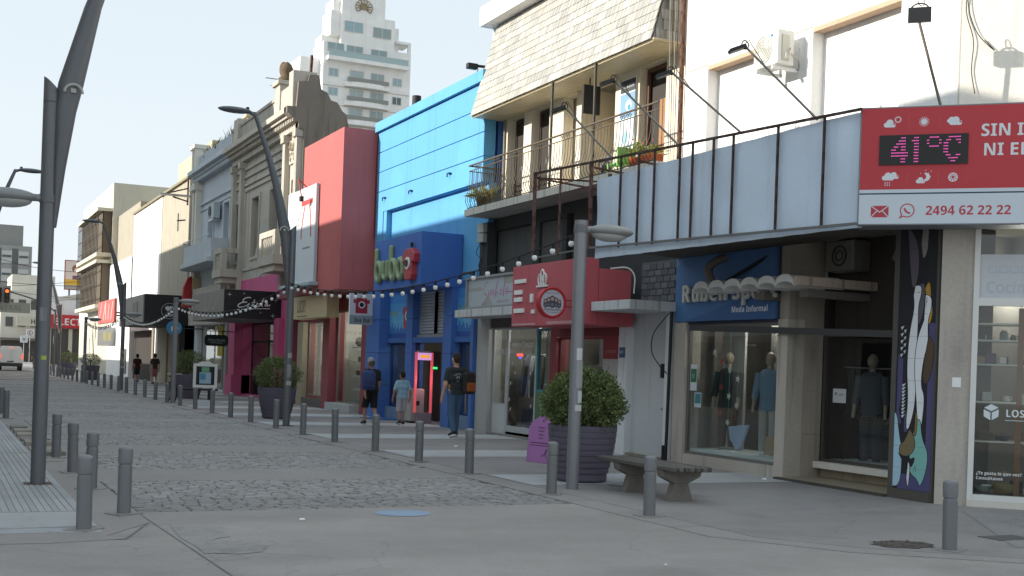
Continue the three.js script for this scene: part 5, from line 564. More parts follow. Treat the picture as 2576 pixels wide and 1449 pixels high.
// ------------------------------------------------------------------ red box building with two shoe shop windows
{
  const b = thing('red_shop_building', 'low red shop building carrying a tall red projecting box', 'building'); const red = paint('#bf6663'), dr = mt('#944a50', 0.75, tClean);
  part(b, 'tower_box', [bb(10.92, 12.4, 3.82, 8.72, -39.0, -34.72)], red); part(b, 'wall', wallX(12.1, 0.25, -43.15, -34.72, 0.012, 4.4, [[-41.87, -39.3, 0.38, 3.0], [-38.45, -35.25, 0.26, 3.3]]), dr); part(b, 'body', [bb(12.41, 24, 3.9, 7.5, -43.1, -34.72)], plas('#7f786f'));
  for (const [z0, z1] of [[-39.3, -38.55], [-35.2, -34.6], [-43.6, -43.1]]) part(b, 'pier', [bb(11.85, 12.3, 0.012, 3.85, z0, z1)], mt('#8f464d', 0.7, tClean)); part(b, 'pier', [bb(11.9, 12.3, 0.012, 3.0, -42.6, -41.9)], plas('#a89c86')); part(b, 'fascia', [bb(11.2, 12.1, 3.82, 4.1, -43.1, -39.02)], mt('#85414a', 0.7, tClean));
  for (const [z0, z1, y0, y1] of [[-41.87, -39.3, 0.38, 3.0], [-38.45, -35.25, 0.26, 3.3]]) { part(b, 'window_frame', frameX(12.12, 0.06, z0, z1, y0, y1, 0.05), mt('#7f7a70', 0.5)); part(b, 'window_pane', [bb(12.145, 12.153, y0 + 0.05, y1 - 0.05, z0 + 0.05, z1 - 0.05)], M.glass); } part(b, 'plinth', [bb(11.75, 12.1, 0.012, 0.26, -38.5, -35.9)], mt('#b7bcbc', 0.6, tPlaster)); part(b, 'plinth', [bb(11.9, 12.1, 0.012, 0.3, -41.9, -39.3)], mt('#5d5a55', 0.7));
  part(b, 'interior_wall', [bb(13.4, 13.5, 0.012, 3.9, -43, -34.8), bb(12.35, 15, 0.012, 3.9, -43, -42.9), bb(12.35, 15, 0.012, 3.9, -38.95, -38.8), bb(12.35, 15, 0.012, 3.9, -34.9, -34.8), bb(12.35, 15.1, 3.8, 3.89, -43, -34.8)], plas('#dcdbd4')); part(b, 'interior_floor', [bb(12.36, 13.4, 0.012, 0.3, -42.9, -34.9)], mt('#a3a099', 0.5));
  const sh = thing('shoe_shelving', 'white shelving with dark goods in the red shop window', 'shelf'); for (const y of [0.7, 1.15, 1.6, 2.1]) part(sh, 'shelf', [bb(12.5, 12.85, y, y + 0.04, -38.0, -35.6)], M.white); for (let i = 0; i < 12; i++) part(sh, 'goods', [i % 3 ? rb(12.55, 12.75, 0.74 + 0.45 * (i % 4 === 3 ? 2.1 : (i % 3)) , 0.9 + 0.45 * (i % 4 === 3 ? 2.1 : (i % 3)), -37.9 + i * 0.18, -37.75 + i * 0.18, 0.02) : sph(0.16, 12.65, 2.3, -37.8 + i * 0.18, 0.8, 1, 0.9)], mt(['#2a2422', '#4a3a32', '#6b6a66', '#1f2422'][i % 4], 0.8)); part(sh, 'post', [bb(12.85, 12.9, 0.3, 2.5, -38.0, -37.95), bb(12.85, 12.9, 0.3, 2.5, -35.65, -35.6)], M.white);
  single('mint_sandal', 'mint green shoe on the floor of the red shop window', 'shoe', [sph(0.16, 12.4, 0.36, -36.9, 0.6, 0.4, 1.5)], mt('#6ac0a5', 0.7));
  { const p = thing('window_plant', 'small potted plant in the shop window under the cream sign', 'plant'); part(p, 'pot', lathe([[0, 0], [0.1, 0], [0.14, 0.22], [0.12, 0.22]], 12.4, 0.4, -40.0), M.white); part(p, 'foliage', Array.from({ length: 40 }, () => new THREE.ConeGeometry(0.03, 0.22, 3).rotateX(rr(-0.9, 0.9)).rotateZ(rr(-0.9, 0.9)).translate(12.4 + rr(-0.1, 0.1), 0.72 + rr(-0.06, 0.14), -40 + rr(-0.1, 0.1))), mt('#2f4630', 0.8)); }
  single('framed_picture', 'grey framed picture standing in the window under the cream sign', 'picture', [rb(12.5, 12.54, 0.42, 1.5, -41.6, -40.3, 0.01)], mt('#6d6f70', 0.5)); 
  const ls = thing('shop_sign', 'cream lightbox sign with tall narrow dark letters below the red box', 'sign'); part(ls, 'cabinet', [rb(11.2, 11.6, 3.03, 3.8, -40.75, -36.8, 0.01)], mt('#c0ad88', 0.7, tPlaster)); face(ls, 'printed_face', 3.9, 0.75, 11.195, 3.415, -38.78, ST, print(1040, 200, (c, W, h) => { c.fillStyle = '#c3b08b'; c.fillRect(0, 0, W, h); c.save(); c.translate(130, 100); c.scale(0.9, 1.6); say('LUCKY', 0, -6, 100, '#3a3228')(c); c.restore(); c.fillStyle = '#3a3228'; c.fillRect(134, 176, 330, 8); }));
  const bn = thing('shop_banner', 'tall white vertical shop banner hung on the red box', 'banner'); part(bn, 'panel', [rb(10.8, 10.9, 4.15, 7.3, -40.4, -37.05, 0.01)], mt('#b9bfc6', 0.7)); face(bn, 'printed_face', 3.3, 3.1, 10.795, 5.725, -38.725, ST, print(660, 620, (c, W, h) => { c.fillStyle = '#ced2d6'; c.fillRect(0, 0, W, h); c.strokeStyle = '#54585e'; c.lineWidth = 5; c.beginPath(); c.moveTo(70, 130); c.bezierCurveTo(10, 170, 40, 260, 110, 220); c.moveTo(140, 190); c.lineTo(150, 230); c.moveTo(150, 200); c.bezierCurveTo(170, 180, 180, 190, 185, 195); c.moveTo(215, 190); c.lineTo(220, 232); c.moveTo(250, 190); c.lineTo(290, 190); c.lineTo(250, 232); c.lineTo(295, 232); c.moveTo(320, 190); c.lineTo(325, 232); c.moveTo(400, 200); c.bezierCurveTo(340, 180, 340, 250, 400, 230); c.stroke(); say('calzados', 60, 275, 40, '#54585e')(c); c.fillStyle = '#b8453f'; c.fillRect(330, 80, 270, 34); c.strokeStyle = '#b0453f'; c.lineWidth = 24; c.beginPath(); c.moveTo(420, 114); c.quadraticCurveTo(350, 220, 345, 330); c.moveTo(520, 114); c.quadraticCurveTo(570, 220, 570, 330); c.stroke(); c.fillStyle = '#7c8086'; for (const [x, y, w] of [[60, 350, 110], [60, 440, 80], [390, 390, 170], [60, 560, 70]]) c.fillRect(x, y, w, 12); })); part(bn, 'ledge', [rb(10.62, 10.92, 4.02, 4.14, -40.5, -36.9, 0.02)], mt('#9fb0b8', 0.6)); part(bn, 'lamp_arm', [bar([10.9, 7.3, -38.4], [10.55, 7.55, -38.3], 0.02), bar([10.55, 7.55, -38.3], [10.5, 6.9, -37.7], 0.02)], mt('#a33a35', 0.6)); part(bn, 'lamp_head', [rb(10.44, 10.56, 6.75, 6.92, -37.78, -37.62, 0.02)], M.dark);
  single('rooftop_chimney', 'dark metal flue sticking up behind the red box', 'chimney', [cyl(0.14, 0.14, 1.6, 13.3, 8.4, -34.95, 10)], M.dark);
}
// ------------------------------------------------------------------ old stone facade
{
  const b = thing('stone_facade_building', 'ornate old stone facade with a ragged gable and a pink painted shopfront', 'building'); const st = M.stone, z0 = -54.0, z1 = -43.2;
  const win = [[-50.6, -49.4, 5.9, 8.4], [-53.7, -52.7, 5.9, 8.45], [-47.6, -46.3, 5.9, 8.4], [-44.35, -43.55, 7.9, 8.4]];
  part(b, 'wall', wallX(12, 0.5, z0, z1, 4.3, 11.7, win), st); part(b, 'body', [bb(12.51, 26, 4.3, 9.6, z0, z1 - 0.5)], mt('#8d8478', 0.95, tStone));
  for (const w of win) { const k = part(b, 'window', [bb(12.3, 12.36, w[2], w[3], w[0], w[1])], mt('#2f2c29', 0.4)); part(k, 'shutter', [bb(12.25, 12.29, w[2] + 0.05, w[3] - 0.05, w[0] + 0.05, (w[0] + w[1]) / 2 - 0.02)], mt('#5c574f', 0.8, tWood)); part(k, 'frame', frameX(11.94, 0.07, w[0] - 0.14, w[1] + 0.14, w[2] - 0.1, w[3] + 0.16, 0.13), st); }
  // cornice, dentils, parapet, panel mouldings, pilasters
  part(b, 'cornice', [bb(11.35, 12, 10.75, 10.95, z0 - 0.1, z1 - 0.1), bb(11.5, 12, 10.62, 10.75, z0, z1 - 0.1), bb(11.8, 12, 10.2, 10.42, z0, z1)], st); for (let i = 0; i < 44; i++) part(b, 'dentil', [bb(11.6, 12, 10.44, 10.6, z0 + 0.15 + i * 0.245, z0 + 0.28 + i * 0.245)], st);
  part(b, 'parapet', [bb(11.75, 12.2, 11.0, 11.75, z0, -46.2), bb(11.7, 12.25, 11.75, 11.87, z0, -46.2)], mt('#b3aca0', 0.92, tStone));
  for (const y of [9.1, 9.45, 9.8]) part(b, 'string_course', [bb(11.92, 12, y, y + 0.1, z0 + 0.1, -45.3)], st);
  part(b, 'panel_moulding', frameX(11.93, 0.07, -52.0, -45.3, 5.4, 9.0, 0.14), st);
  for (const [a, c] of [[-54, -53.9 + 0.3], [-52.4, -52.05], [-45.2, -44.85], [-43.55, -43.2]]) part(b, 'pilaster', [bb(11.78, 12, 4.3, 10.2, a, c), bb(11.7, 12, 9.9, 10.19, a - 0.05, c + 0.05)], st);
  part(b, 'relief_panel', [bb(11.93, 12, 9.05, 9.95, -44.75, -43.65)], st); for (let i = 0; i < 26; i++) part(b, 'relief_leaf', [sph(rr(0.05, 0.1), 11.92, 9.15 + rr(0, 0.7), -44.65 + rr(0, 0.9), 0.6, 1.2, 0.8, 7)], mt('#a2967f', 0.95, tStone));
  part(b, 'pedestal', [bb(11.6, 12.5, 10.95, 12.2, -46.0, -45.2), bb(11.5, 12.6, 12.2, 12.35, -46.1, -45.1), bb(11.65, 12.5, 10.95, 11.9, -45.2, -43.4), bb(11.6, 12.5, 10.95, 12.35, -43.9, -43.3)], st); part(b, 'pedestal', [bb(11.6, 12.3, 10.95, 12.1, -53.0, -52.2)], st);
  part(b, 'finial', [lathe([[0, 0], [0.3, 0], [0.35, 0.15], [0.2, 0.3], [0.28, 0.5], [0.16, 0.75], [0, 0.85]], 11.95, 12.34, -45.6, 10), sph(0.2, 11.85, 12.9, -45.75, 0.8, 1.5, 1)], mt('#6d5c46', 0.95, tStone)); part(b, 'pipe_stub', [bar([12.3, 12.3, -43.5], [12.3, 13.0, -43.4], 0.06)], M.rust);
  part(b, 'ragged_gable', [extr([[12.0, 4.3], [12.0, 10.15], [11.8, 10.2], [11.8, 10.42], [11.5, 10.6], [11.35, 10.74], [11.35, 10.95], [11.7, 10.96], [11.75, 11.9], [12.1, 11.95], [12.15, 12.2], [12.5, 12.22], [12.62, 11.7], [12.85, 11.62], [13.0, 11.35], [13.25, 11.3], [13.45, 11.0], [13.6, 10.9], [13.75, 10.3], [14.1, 9.9], [14.6, 9.6], [26, 9.4], [26, 4.3]], 0.45).translate(0, 0, -43.54)], mt('#948b80', 0.95, tStone, { bumpMap: tBump, bumpScale: 0.02 }));
  for (let i = 0; i < 16; i++) part(b, 'exposed_brick', [rb(12.5 + i * 0.1, 12.58 + i * 0.1, 11.5 - i * 0.1 + rr(-0.1, 0.1), 11.57 - i * 0.1, -43.22, -43.16, 0.01)], mt('#a59686', 0.95));
  // balconies with balusters
  const balc = (za, zb) => { const k = part(b, 'balcony', [bb(11.05, 12, 5.15, 5.5, za, zb), bb(11.15, 12, 4.9, 5.15, za + 0.2, zb - 0.2), bb(11.1, 11.3, 6.2, 6.42, za, zb), bb(11.1, 11.32, 5.5, 6.2, za, za + 0.35), bb(11.1, 11.32, 5.5, 6.2, zb - 0.35, zb), bb(11.32, 12, 6.2, 6.42, zb - 0.25, zb)], st); const n = Math.floor((zb - za - 0.8) / 0.3); for (let i = 0; i < n; i++) part(k, 'baluster', lathe([[0.06, 0], [0.09, 0.2], [0.05, 0.4], [0.07, 0.55], [0.06, 0.7]], 11.2, 5.5, za + 0.55 + i * 0.3, 8), st); }; balc(-54.0, -52.2); balc(-45.6, -43.25);
  part(b, 'bare_plaster_patch', [extr([[-51.9, 5.3], [-51, 5.5], [-50, 5.9], [-49.3, 6.6], [-48.7, 7.3], [-48, 7.4], [-47.2, 6.5], [-46.3, 6.0], [-45.6, 5.2], [-47, 5.0], [-48.5, 5.1], [-50, 4.9]], 0.02).rotateY(ST).translate(11.995, 0, 0)], mt('#b8b4ab', 0.95, tStreak));
  part(b, 'pink_wall', [...wallX(11.94, 0.5, -52.5, -43.2, 0.012, 5.0, [[-51.4, -45.3, 0.1, 3.15]])], mt('#cc5f8c', 0.8, tClean)); part(b, 'pink_jamb', [bb(11.6, 12.3, 0.012, 3.2, -52.6, -51.45), bb(11.5, 12.3, 0.012, 0.9, -52.7, -51.4)], mt('#c25880', 0.75, tClean)); part(b, 'pink_jamb', [bb(11.7, 12.3, 0.012, 3.2, -45.3, -44.6)], mt('#c25880', 0.75, tClean));
  part(b, 'shopfront', [...frameX(12.35, 0.06, -51.4, -45.3, 0.1, 3.15, 0.07), bb(12.35, 12.41, 0.1, 3.15, -48.6, -48.5), bb(12.35, 12.41, 2.3, 2.4, -51.3, -45.4), bb(12.35, 12.41, 0.1, 3.15, -47.0, -46.9)], M.dark); part(b, 'window_pane', [bb(12.375, 12.383, 0.17, 3.08, -51.33, -45.37)], M.glass); part(b, 'interior_wall', [bb(14.5, 14.6, 0.012, 4.2, -53, -44), bb(12.5, 14.5, 0.012, 4.2, -53, -52.9), bb(12.5, 14.5, 0.012, 4.2, -44.2, -44.1), bb(12.45, 14.6, 4.1, 4.2, -53, -44)], plas('#5e5a54')); part(b, 'interior_floor', [bb(12.42, 14.5, 0.012, 0.1, -52.9, -44.2)], mt('#6a625a', 0.6));
  const e = thing('marquee_sign', 'black marquee with white script and sparkle stars projecting over the pavement', 'sign'); part(e, 'cabinet', [rb(9.75, 11.95, 3.12, 4.22, -51.2, -45.2, 0.01)], mt('#7d7772', 0.7, tPlaster));
  face(e, 'printed_face', 2.2, 1.08, 10.85, 3.67, -45.193, 0, print(880, 432, (c, W, h) => { c.fillStyle = '#161517'; c.fillRect(0, 0, W, h); const star = (x, y, r) => { c.fillStyle = '#d4d2d2'; c.beginPath(); for (let i = 0; i < 8; i++) { const a = i * 0.785, q = i % 2 ? r * 0.12 : r; c.lineTo(x + q * Math.cos(a), y + q * Math.sin(a)); } c.fill(); }; star(80, 75, 44); star(300, 50, 26); star(790, 130, 40); star(190, 360, 26); star(560, 330, 22); star(750, 370, 48); c.strokeStyle = '#d8d6d6'; c.lineWidth = 15; c.lineCap = 'round'; c.lineJoin = 'round'; c.beginPath(); c.moveTo(400, 110); c.bezierCurveTo(330, 90, 250, 160, 300, 180); c.bezierCurveTo(330, 185, 350, 180, 340, 180); c.bezierCurveTo(220, 180, 160, 270, 260, 260); c.bezierCurveTo(330, 250, 360, 220, 380, 200); c.lineTo(370, 235); c.bezierCurveTo(380, 255, 350, 255, 350, 250); c.moveTo(395, 250); c.bezierCurveTo(440, 220, 460, 150, 460, 140); c.bezierCurveTo(440, 220, 430, 255, 460, 240); c.moveTo(425, 185); c.lineTo(490, 175); c.moveTo(480, 220); c.bezierCurveTo(540, 190, 500, 170, 490, 220); c.bezierCurveTo(485, 250, 530, 235, 545, 220); c.bezierCurveTo(600, 150, 610, 110, 600, 110); c.bezierCurveTo(580, 130, 560, 235, 585, 230); c.moveTo(660, 190); c.bezierCurveTo(620, 180, 610, 240, 645, 220); c.lineTo(665, 190); c.bezierCurveTo(655, 230, 665, 235, 700, 205); c.stroke(); c.lineWidth = 10; c.beginPath(); c.moveTo(150, 310); c.quadraticCurveTo(400, 270, 700, 262); c.stroke(); }));
  face(e, 'side_print', 5.9, 1.08, 9.744, 3.67, -48.2, ST, print(590, 108, (c, W, h) => { c.fillStyle = '#857f79'; c.fillRect(0, 0, W, h); c.strokeStyle = '#a29c96'; c.lineWidth = 5; c.beginPath(); c.moveTo(260, 20); c.bezierCurveTo(200, 60, 250, 90, 300, 60); c.moveTo(330, 70); c.lineTo(360, 20); c.moveTo(380, 60); c.quadraticCurveTo(420, 90, 460, 30); c.stroke(); }));
  single('shop_mannequin', 'pale draped mannequin behind the dark glass of the pink shopfront', 'mannequin', [lathe([[0, 0], [0.22, 0], [0.14, 0.5], [0.2, 0.9], [0.06, 1.05], [0.1, 1.2], [0, 1.32]], 12.9, 0.5, -46.4, 12), cyl(0.02, 0.02, 0.42, 12.9, 0.1, -46.4, 6)], mt('#8d8780', 0.9, tCloth));
}
// ------------------------------------------------------------------ pale blue house with balcony
{
  const b = thing('pale_blue_house', 'pale blue old house with a corniced roofline and a solid balcony', 'building'); const pb = plas('#c6cdd3'), wh = plas('#e6e1d4');
  part(b, 'wall', wallX(12, 0.4, -62.4, -54.05, 0.012, 11.0, [[-56.1, -54.9, 6.9, 8.8], [-59.6, -58.5, 6.9, 8.8], [-61.5, -54.4, 0.1, 3.2]]), pb); part(b, 'body', [bb(12.41, 26, 3.5, 9.5, -62.3, -54.1)], plas('#9b988f'));
  for (const z of [-55.5, -59.05]) { const w = part(b, 'balcony_door', [bb(12.25, 12.3, 6.9, 8.8, z - 0.6, z + 0.6)], mt('#4a4f55', 0.4)); part(w, 'frame', frameX(11.93, 0.07, z - 0.7, z + 0.7, 6.88, 8.95, 0.12), pb); }
  part(b, 'cornice', [bb(11.4, 12, 10.85, 11.05, -62.6, -54.05), bb(11.6, 12, 10.7, 10.85, -62.5, -54.05)], pb); for (let i = 0; i < 30; i++) part(b, 'dentil', [bb(11.65, 12, 10.5, 10.68, -62.3 + i * 0.275, -62.14 + i * 0.275)], pb); part(b, 'parapet', [bb(11.8, 12.2, 11.05, 11.8, -62.3, -54.05)], plas('#b5bcc2')); part(b, 'string_course', [bb(11.9, 12, 9.3, 9.4, -62.3, -54.1), bb(11.93, 12, 9.0, 9.06, -62.3, -54.1)], pb);
  for (const z of [-62.4, -61.7]) part(b, 'corner_pilaster', [bb(11.7, 12, 3.6, 10.5, z - 0.2, z + 0.12), bb(11.55, 12, 10.1, 10.4, z - 0.3, z + 0.2), bb(11.6, 12.2, 11.05, 12.2, z - 0.2, z + 0.12), bb(11.5, 12.3, 12.2, 12.4, z - 0.3, z + 0.2)], wh);
  part(b, 'balcony', [extr([[12, -62.2], [11.3, -61.8], [11.0, -60.6], [11.0, -54.1], [12, -54.1]].map(([x, z]) => [x, -z]), 0.85).rotateX(-Math.PI / 2).translate(0, 6.15, 0), extr([[12, -62.4], [11.1, -61.9], [10.85, -60.6], [10.85, -54.1], [12, -54.1]].map(([x, z]) => [x, -z]), 0.2).rotateX(-Math.PI / 2).translate(0, 5.95, 0)], pb); part(b, 'balcony_rail', [tube([[11.9, 7.3, -62.2], [11.2, 7.28, -61.6], [10.98, 7.25, -60.4], [10.98, 7.2, -57], [10.98, 7.2, -54.2]], 0.025, 30, 6)], M.alu);
  { const a = thing('air_conditioner', 'pale air conditioner unit on the light blue facade', 'air conditioner'); part(a, 'case', [rb(11.6, 11.9, 8.2, 8.95, -58.2, -56.7, 0.02)], mt('#aab2b6', 0.6)); part(a, 'fan_grille', [0.12, 0.2, 0.28].map((r) => new THREE.TorusGeometry(r, 0.014, 5, 20).rotateY(Math.PI / 2).translate(11.595, 8.57, -57.6)), M.dark); part(a, 'bracket', [bb(11.6, 12, 8.12, 8.19, -58.0, -56.9)], M.alu); }
  for (let i = 0; i < 5; i++) { const z = -54.8 - i * 1.5; single('roof_weeds', ['bushy', 'sparse', 'tall thin', 'low', 'straggly'][i] + ' weeds growing on the parapet of the pale blue house', 'weeds', Array.from({ length: 14 }, () => new THREE.ConeGeometry(0.03, rr(0.3, 0.8), 3).rotateX(rr(-0.5, 0.5)).rotateZ(rr(-0.5, 0.5)).translate(12 + rr(-0.15, 0.15), 11.95, z + rr(-0.35, 0.35))), mt('#6b6a48', 0.9)); }
  part(b, 'awning_wall', [bb(11.6, 12, 3.2, 5.0, -62.0, -54.6)], mt('#b9b2a8', 0.8, tStreak)); { const s = thing('striped_awning_end', 'curved red and cream awning end beside the grey blank wall', 'awning'); part(s, 'red_panel', [extr([[0, 0], [0.45, 0], [0.4, 1.0], [0.2, 1.5], [0, 1.6]], 0.3).rotateY(Math.PI).translate(11.6, 4.1, -61.4)], mt('#b03032', 0.7)); part(s, 'cream_panel', [bb(11.6, 11.98, 4.1, 5.6, -62.0, -61.3)], plas('#cdb98f')); }
  // glassy shopfront
  part(b, 'shop_column', [bb(11.85, 12.2, 0.012, 3.3, -54.6, -54.1)], plas('#8f8d89')); part(b, 'window_frame', [...frameX(12.2, 0.06, -61.5, -54.6, 0.1, 3.2, 0.07), bb(12.2, 12.26, 0.1, 3.2, -58.4, -58.3), bb(12.2, 12.26, 0.1, 3.2, -56.6, -56.5)], mt('#7c7a75', 0.5)); part(b, 'window_pane', [bb(12.225, 12.233, 0.17, 3.13, -61.43, -54.67)], M.glass); part(b, 'yellow_banner', [bb(12.12, 12.15, 1.7, 3.1, -57.3, -56.2)], mt('#a99a1e', 0.7)); part(b, 'interior_wall', [bb(14.5, 14.6, 0.012, 3.5, -62, -54.2), bb(12.4, 14.5, 0.012, 3.5, -62, -61.9), bb(12.4, 14.6, 3.4, 3.5, -62, -54.2)], plas('#8f8678')); part(b, 'orange_display', [bb(12.5, 12.6, 2.0, 2.5, -62.0 + 0.2, -60.9)], mt('#c98a40', 0.6));
  { const s = thing('oval_hanging_sign', 'small black oval hanging sign by the pink shopfront', 'sign'); part(s, 'panel', [extr([[-0.5, -0.14], [-0.4, -0.24], [0.4, -0.24], [0.5, -0.14], [0.5, 0.14], [0.4, 0.24], [-0.4, 0.24], [-0.5, 0.14]], 0.05).translate(10.85, 2.35, -51.6)], mt('#1c2322', 0.6)); face(s, 'printed_face', 0.84, 0.34, 10.85, 2.35, -51.545, 0, print(168, 68, (c, W, h) => { c.fillStyle = '#1d2524'; c.fillRect(0, 0, W, h); say('Alquimia', 84, 30, 32, '#9fb3b3', 'serif', 'center')(c); c.fillRect(30, 52, 108, 5); })); part(s, 'bracket', [bar([10.4, 2.75, -51.58], [12, 2.75, -51.58], 0.02), bar([10.6, 2.58, -51.58], [10.6, 2.75, -51.58], 0.01), bar([11.1, 2.58, -51.58], [11.1, 2.75, -51.58], 0.01)], M.dark); }
  { const s = thing('round_blue_sign', 'round blue and red hanging sign with a letter e', 'sign'); part(s, 'disc', [cyl(0.36, 0.36, 0.1, 0, -0.05, 0, 24).rotateX(Math.PI / 2).translate(10.55, 3.0, -60)], mt('#3f86b5', 0.6)); part(s, 'ring', [new THREE.TorusGeometry(0.13, 0.05, 8, 18, 5.4).translate(10.57, 2.95, -59.93)], M.white); part(s, 'tip', [extr([[-0.18, 0], [0.18, 0], [0, -0.2]], 0.06).translate(10.55, 2.72, -60.02)], mt('#a33b3f', 0.6)); part(s, 'bracket', [bar([10.9, 3, -60], [12, 3, -60], 0.03)], M.dark); }
}
// ------------------------------------------------------------------ blank grey walled building with the black marquee
{
  const b = thing('blank_wall_building', 'tall building with a blank cement and white side wall above a black marquee', 'building');
  part(b, 'wall', [bb(12, 12.4, 0.012, 11.15, -73.4, -65.0)], mt('#b3ab9a', 0.92, tStreak)); part(b, 'wall', [bb(11.97, 12.4, 3.2, 11.1, -84.5, -73.42), bb(11.97, 12.4, 0.012, 3.2, -74.5, -73.42)], M.whiteWall); part(b, 'body', [bb(12.41, 26, 3.2, 10.9, -84.4, -65.3)], mt('#8f897e', 0.95, tStreak)); part(b, 'end_wall', [bb(12.4, 26, 0.012, 11.0, -65.28, -65.0)], mt('#6c6a67', 0.95, tStreak));
  part(b, 'roof_edge', [bb(11.85, 12.5, 11.15, 11.28, -84.5, -64.95)], mt('#8a8267', 0.8)); part(b, 'slit_window', [bb(11.985, 12.02, 8.6, 9.6, -68.3, -68.0)], M.dark); part(b, 'groove', [bb(11.96, 11.975, 7.9, 11.0, -82.6, -82.55)], mt('#b8b0a0', 0.9)); part(b, 'groove', [bb(11.96, 11.975, 8.6, 11.0, -80.2, -80.15)], mt('#b8b0a0', 0.9));
  part(b, 'steel_bracket', [bar([11.9, 11.3, -65], [11.9, 9.7, -65.0], 0.05), bar([11.9, 10.6, -65], [10.4, 10.0, -63.6], 0.04), bar([11.9, 9.9, -65], [10.9, 9.9, -63.6], 0.04), bar([11.8, 8.9, -65], [11.2, 8.7, -63.8], 0.04)], M.rust); part(b, 'steel_bracket', [bb(10.2, 11.8, 9.96, 10.02, -63.8, -63.3)], M.alu);
  part(b, 'penthouse', [bb(14.5, 24, 10.9, 14.6, -83, -72), bb(17, 17.7, 14.6, 16.6, -74.5, -73.8), bb(16.85, 17.85, 16.6, 16.75, -74.7, -73.6)], plas('#c3b79c'));
  part(b, 'shop_wall', [bb(12.2, 12.5, 0.012, 3.3, -84.4, -65.0)], mt('#38332e', 0.8, tStone)); part(b, 'shop_pier', [bb(11.7, 12.2, 0.012, 3.3, -65.6, -65.0)], mt('#2b2725', 0.6)); part(b, 'shop_pier', [bb(11.9, 12.2, 0.012, 3.3, -75.2, -74.6)], mt('#8c8274', 0.7)); part(b, 'shop_pier', [bb(11.9, 12.2, 0.012, 3.3, -70.2, -69.9)], mt('#a39273', 0.7)); part(b, 'doorway', [bb(12.15, 12.2, 0.05, 2.9, -74.2, -71.0)], M.black); part(b, 'shop_window', [bb(12.15, 12.2, 0.4, 2.8, -69.6, -65.8)], mt('#5f4a40', 0.15)); part(b, 'red_display', [bb(12.1, 12.14, 1.5, 1.9, -69.3, -68.8)], mt('#c23a30', 0.6));
  const s = thing('marquee_sign', 'black projecting marquee with a white round trip emblem', 'sign'); part(s, 'cabinet', [rb(9.85, 12.15, 3.25, 4.85, -74.0, -64.85, 0.02)], mt('#2b2a2b', 0.6)); face(s, 'printed_face', 2.3, 1.6, 11.0, 4.05, -64.843, 0, print(460, 320, (c, W, h) => { c.fillStyle = '#211f20'; c.fillRect(0, 0, W, h); c.strokeStyle = '#c0c0c2'; c.lineWidth = 4; c.beginPath(); c.arc(255, 170, 82, 0, 7); c.stroke(); c.fillStyle = '#c9ccd0'; c.beginPath(); c.moveTo(210, 130); c.quadraticCurveTo(255, 100, 255, 140); c.quadraticCurveTo(255, 100, 300, 130); c.quadraticCurveTo(300, 160, 270, 170); c.lineTo(290, 190); c.lineTo(225, 190); c.lineTo(240, 170); c.quadraticCurveTo(208, 160, 210, 130); c.fill(); say('TRIP', 257, 216, 38, '#c9ccd0', 'sans-serif', 'center')(c); })); part(s, 'side_panel', [bb(9.8, 9.85, 3.27, 4.83, -73.9, -65.0)], mt('#9a928d', 0.6)); part(s, 'side_logo', [bb(9.74, 9.8, 3.7, 4.5, -68.3, -66.9)], mt('#9b9895', 0.6)); part(s, 'side_logo', [bb(9.72, 9.74, 3.75, 4.45, -68.2, -67.9), bb(9.72, 9.74, 3.75, 4.45, -67.6, -67.3)], mt('#8d8a88', 0.6));
}
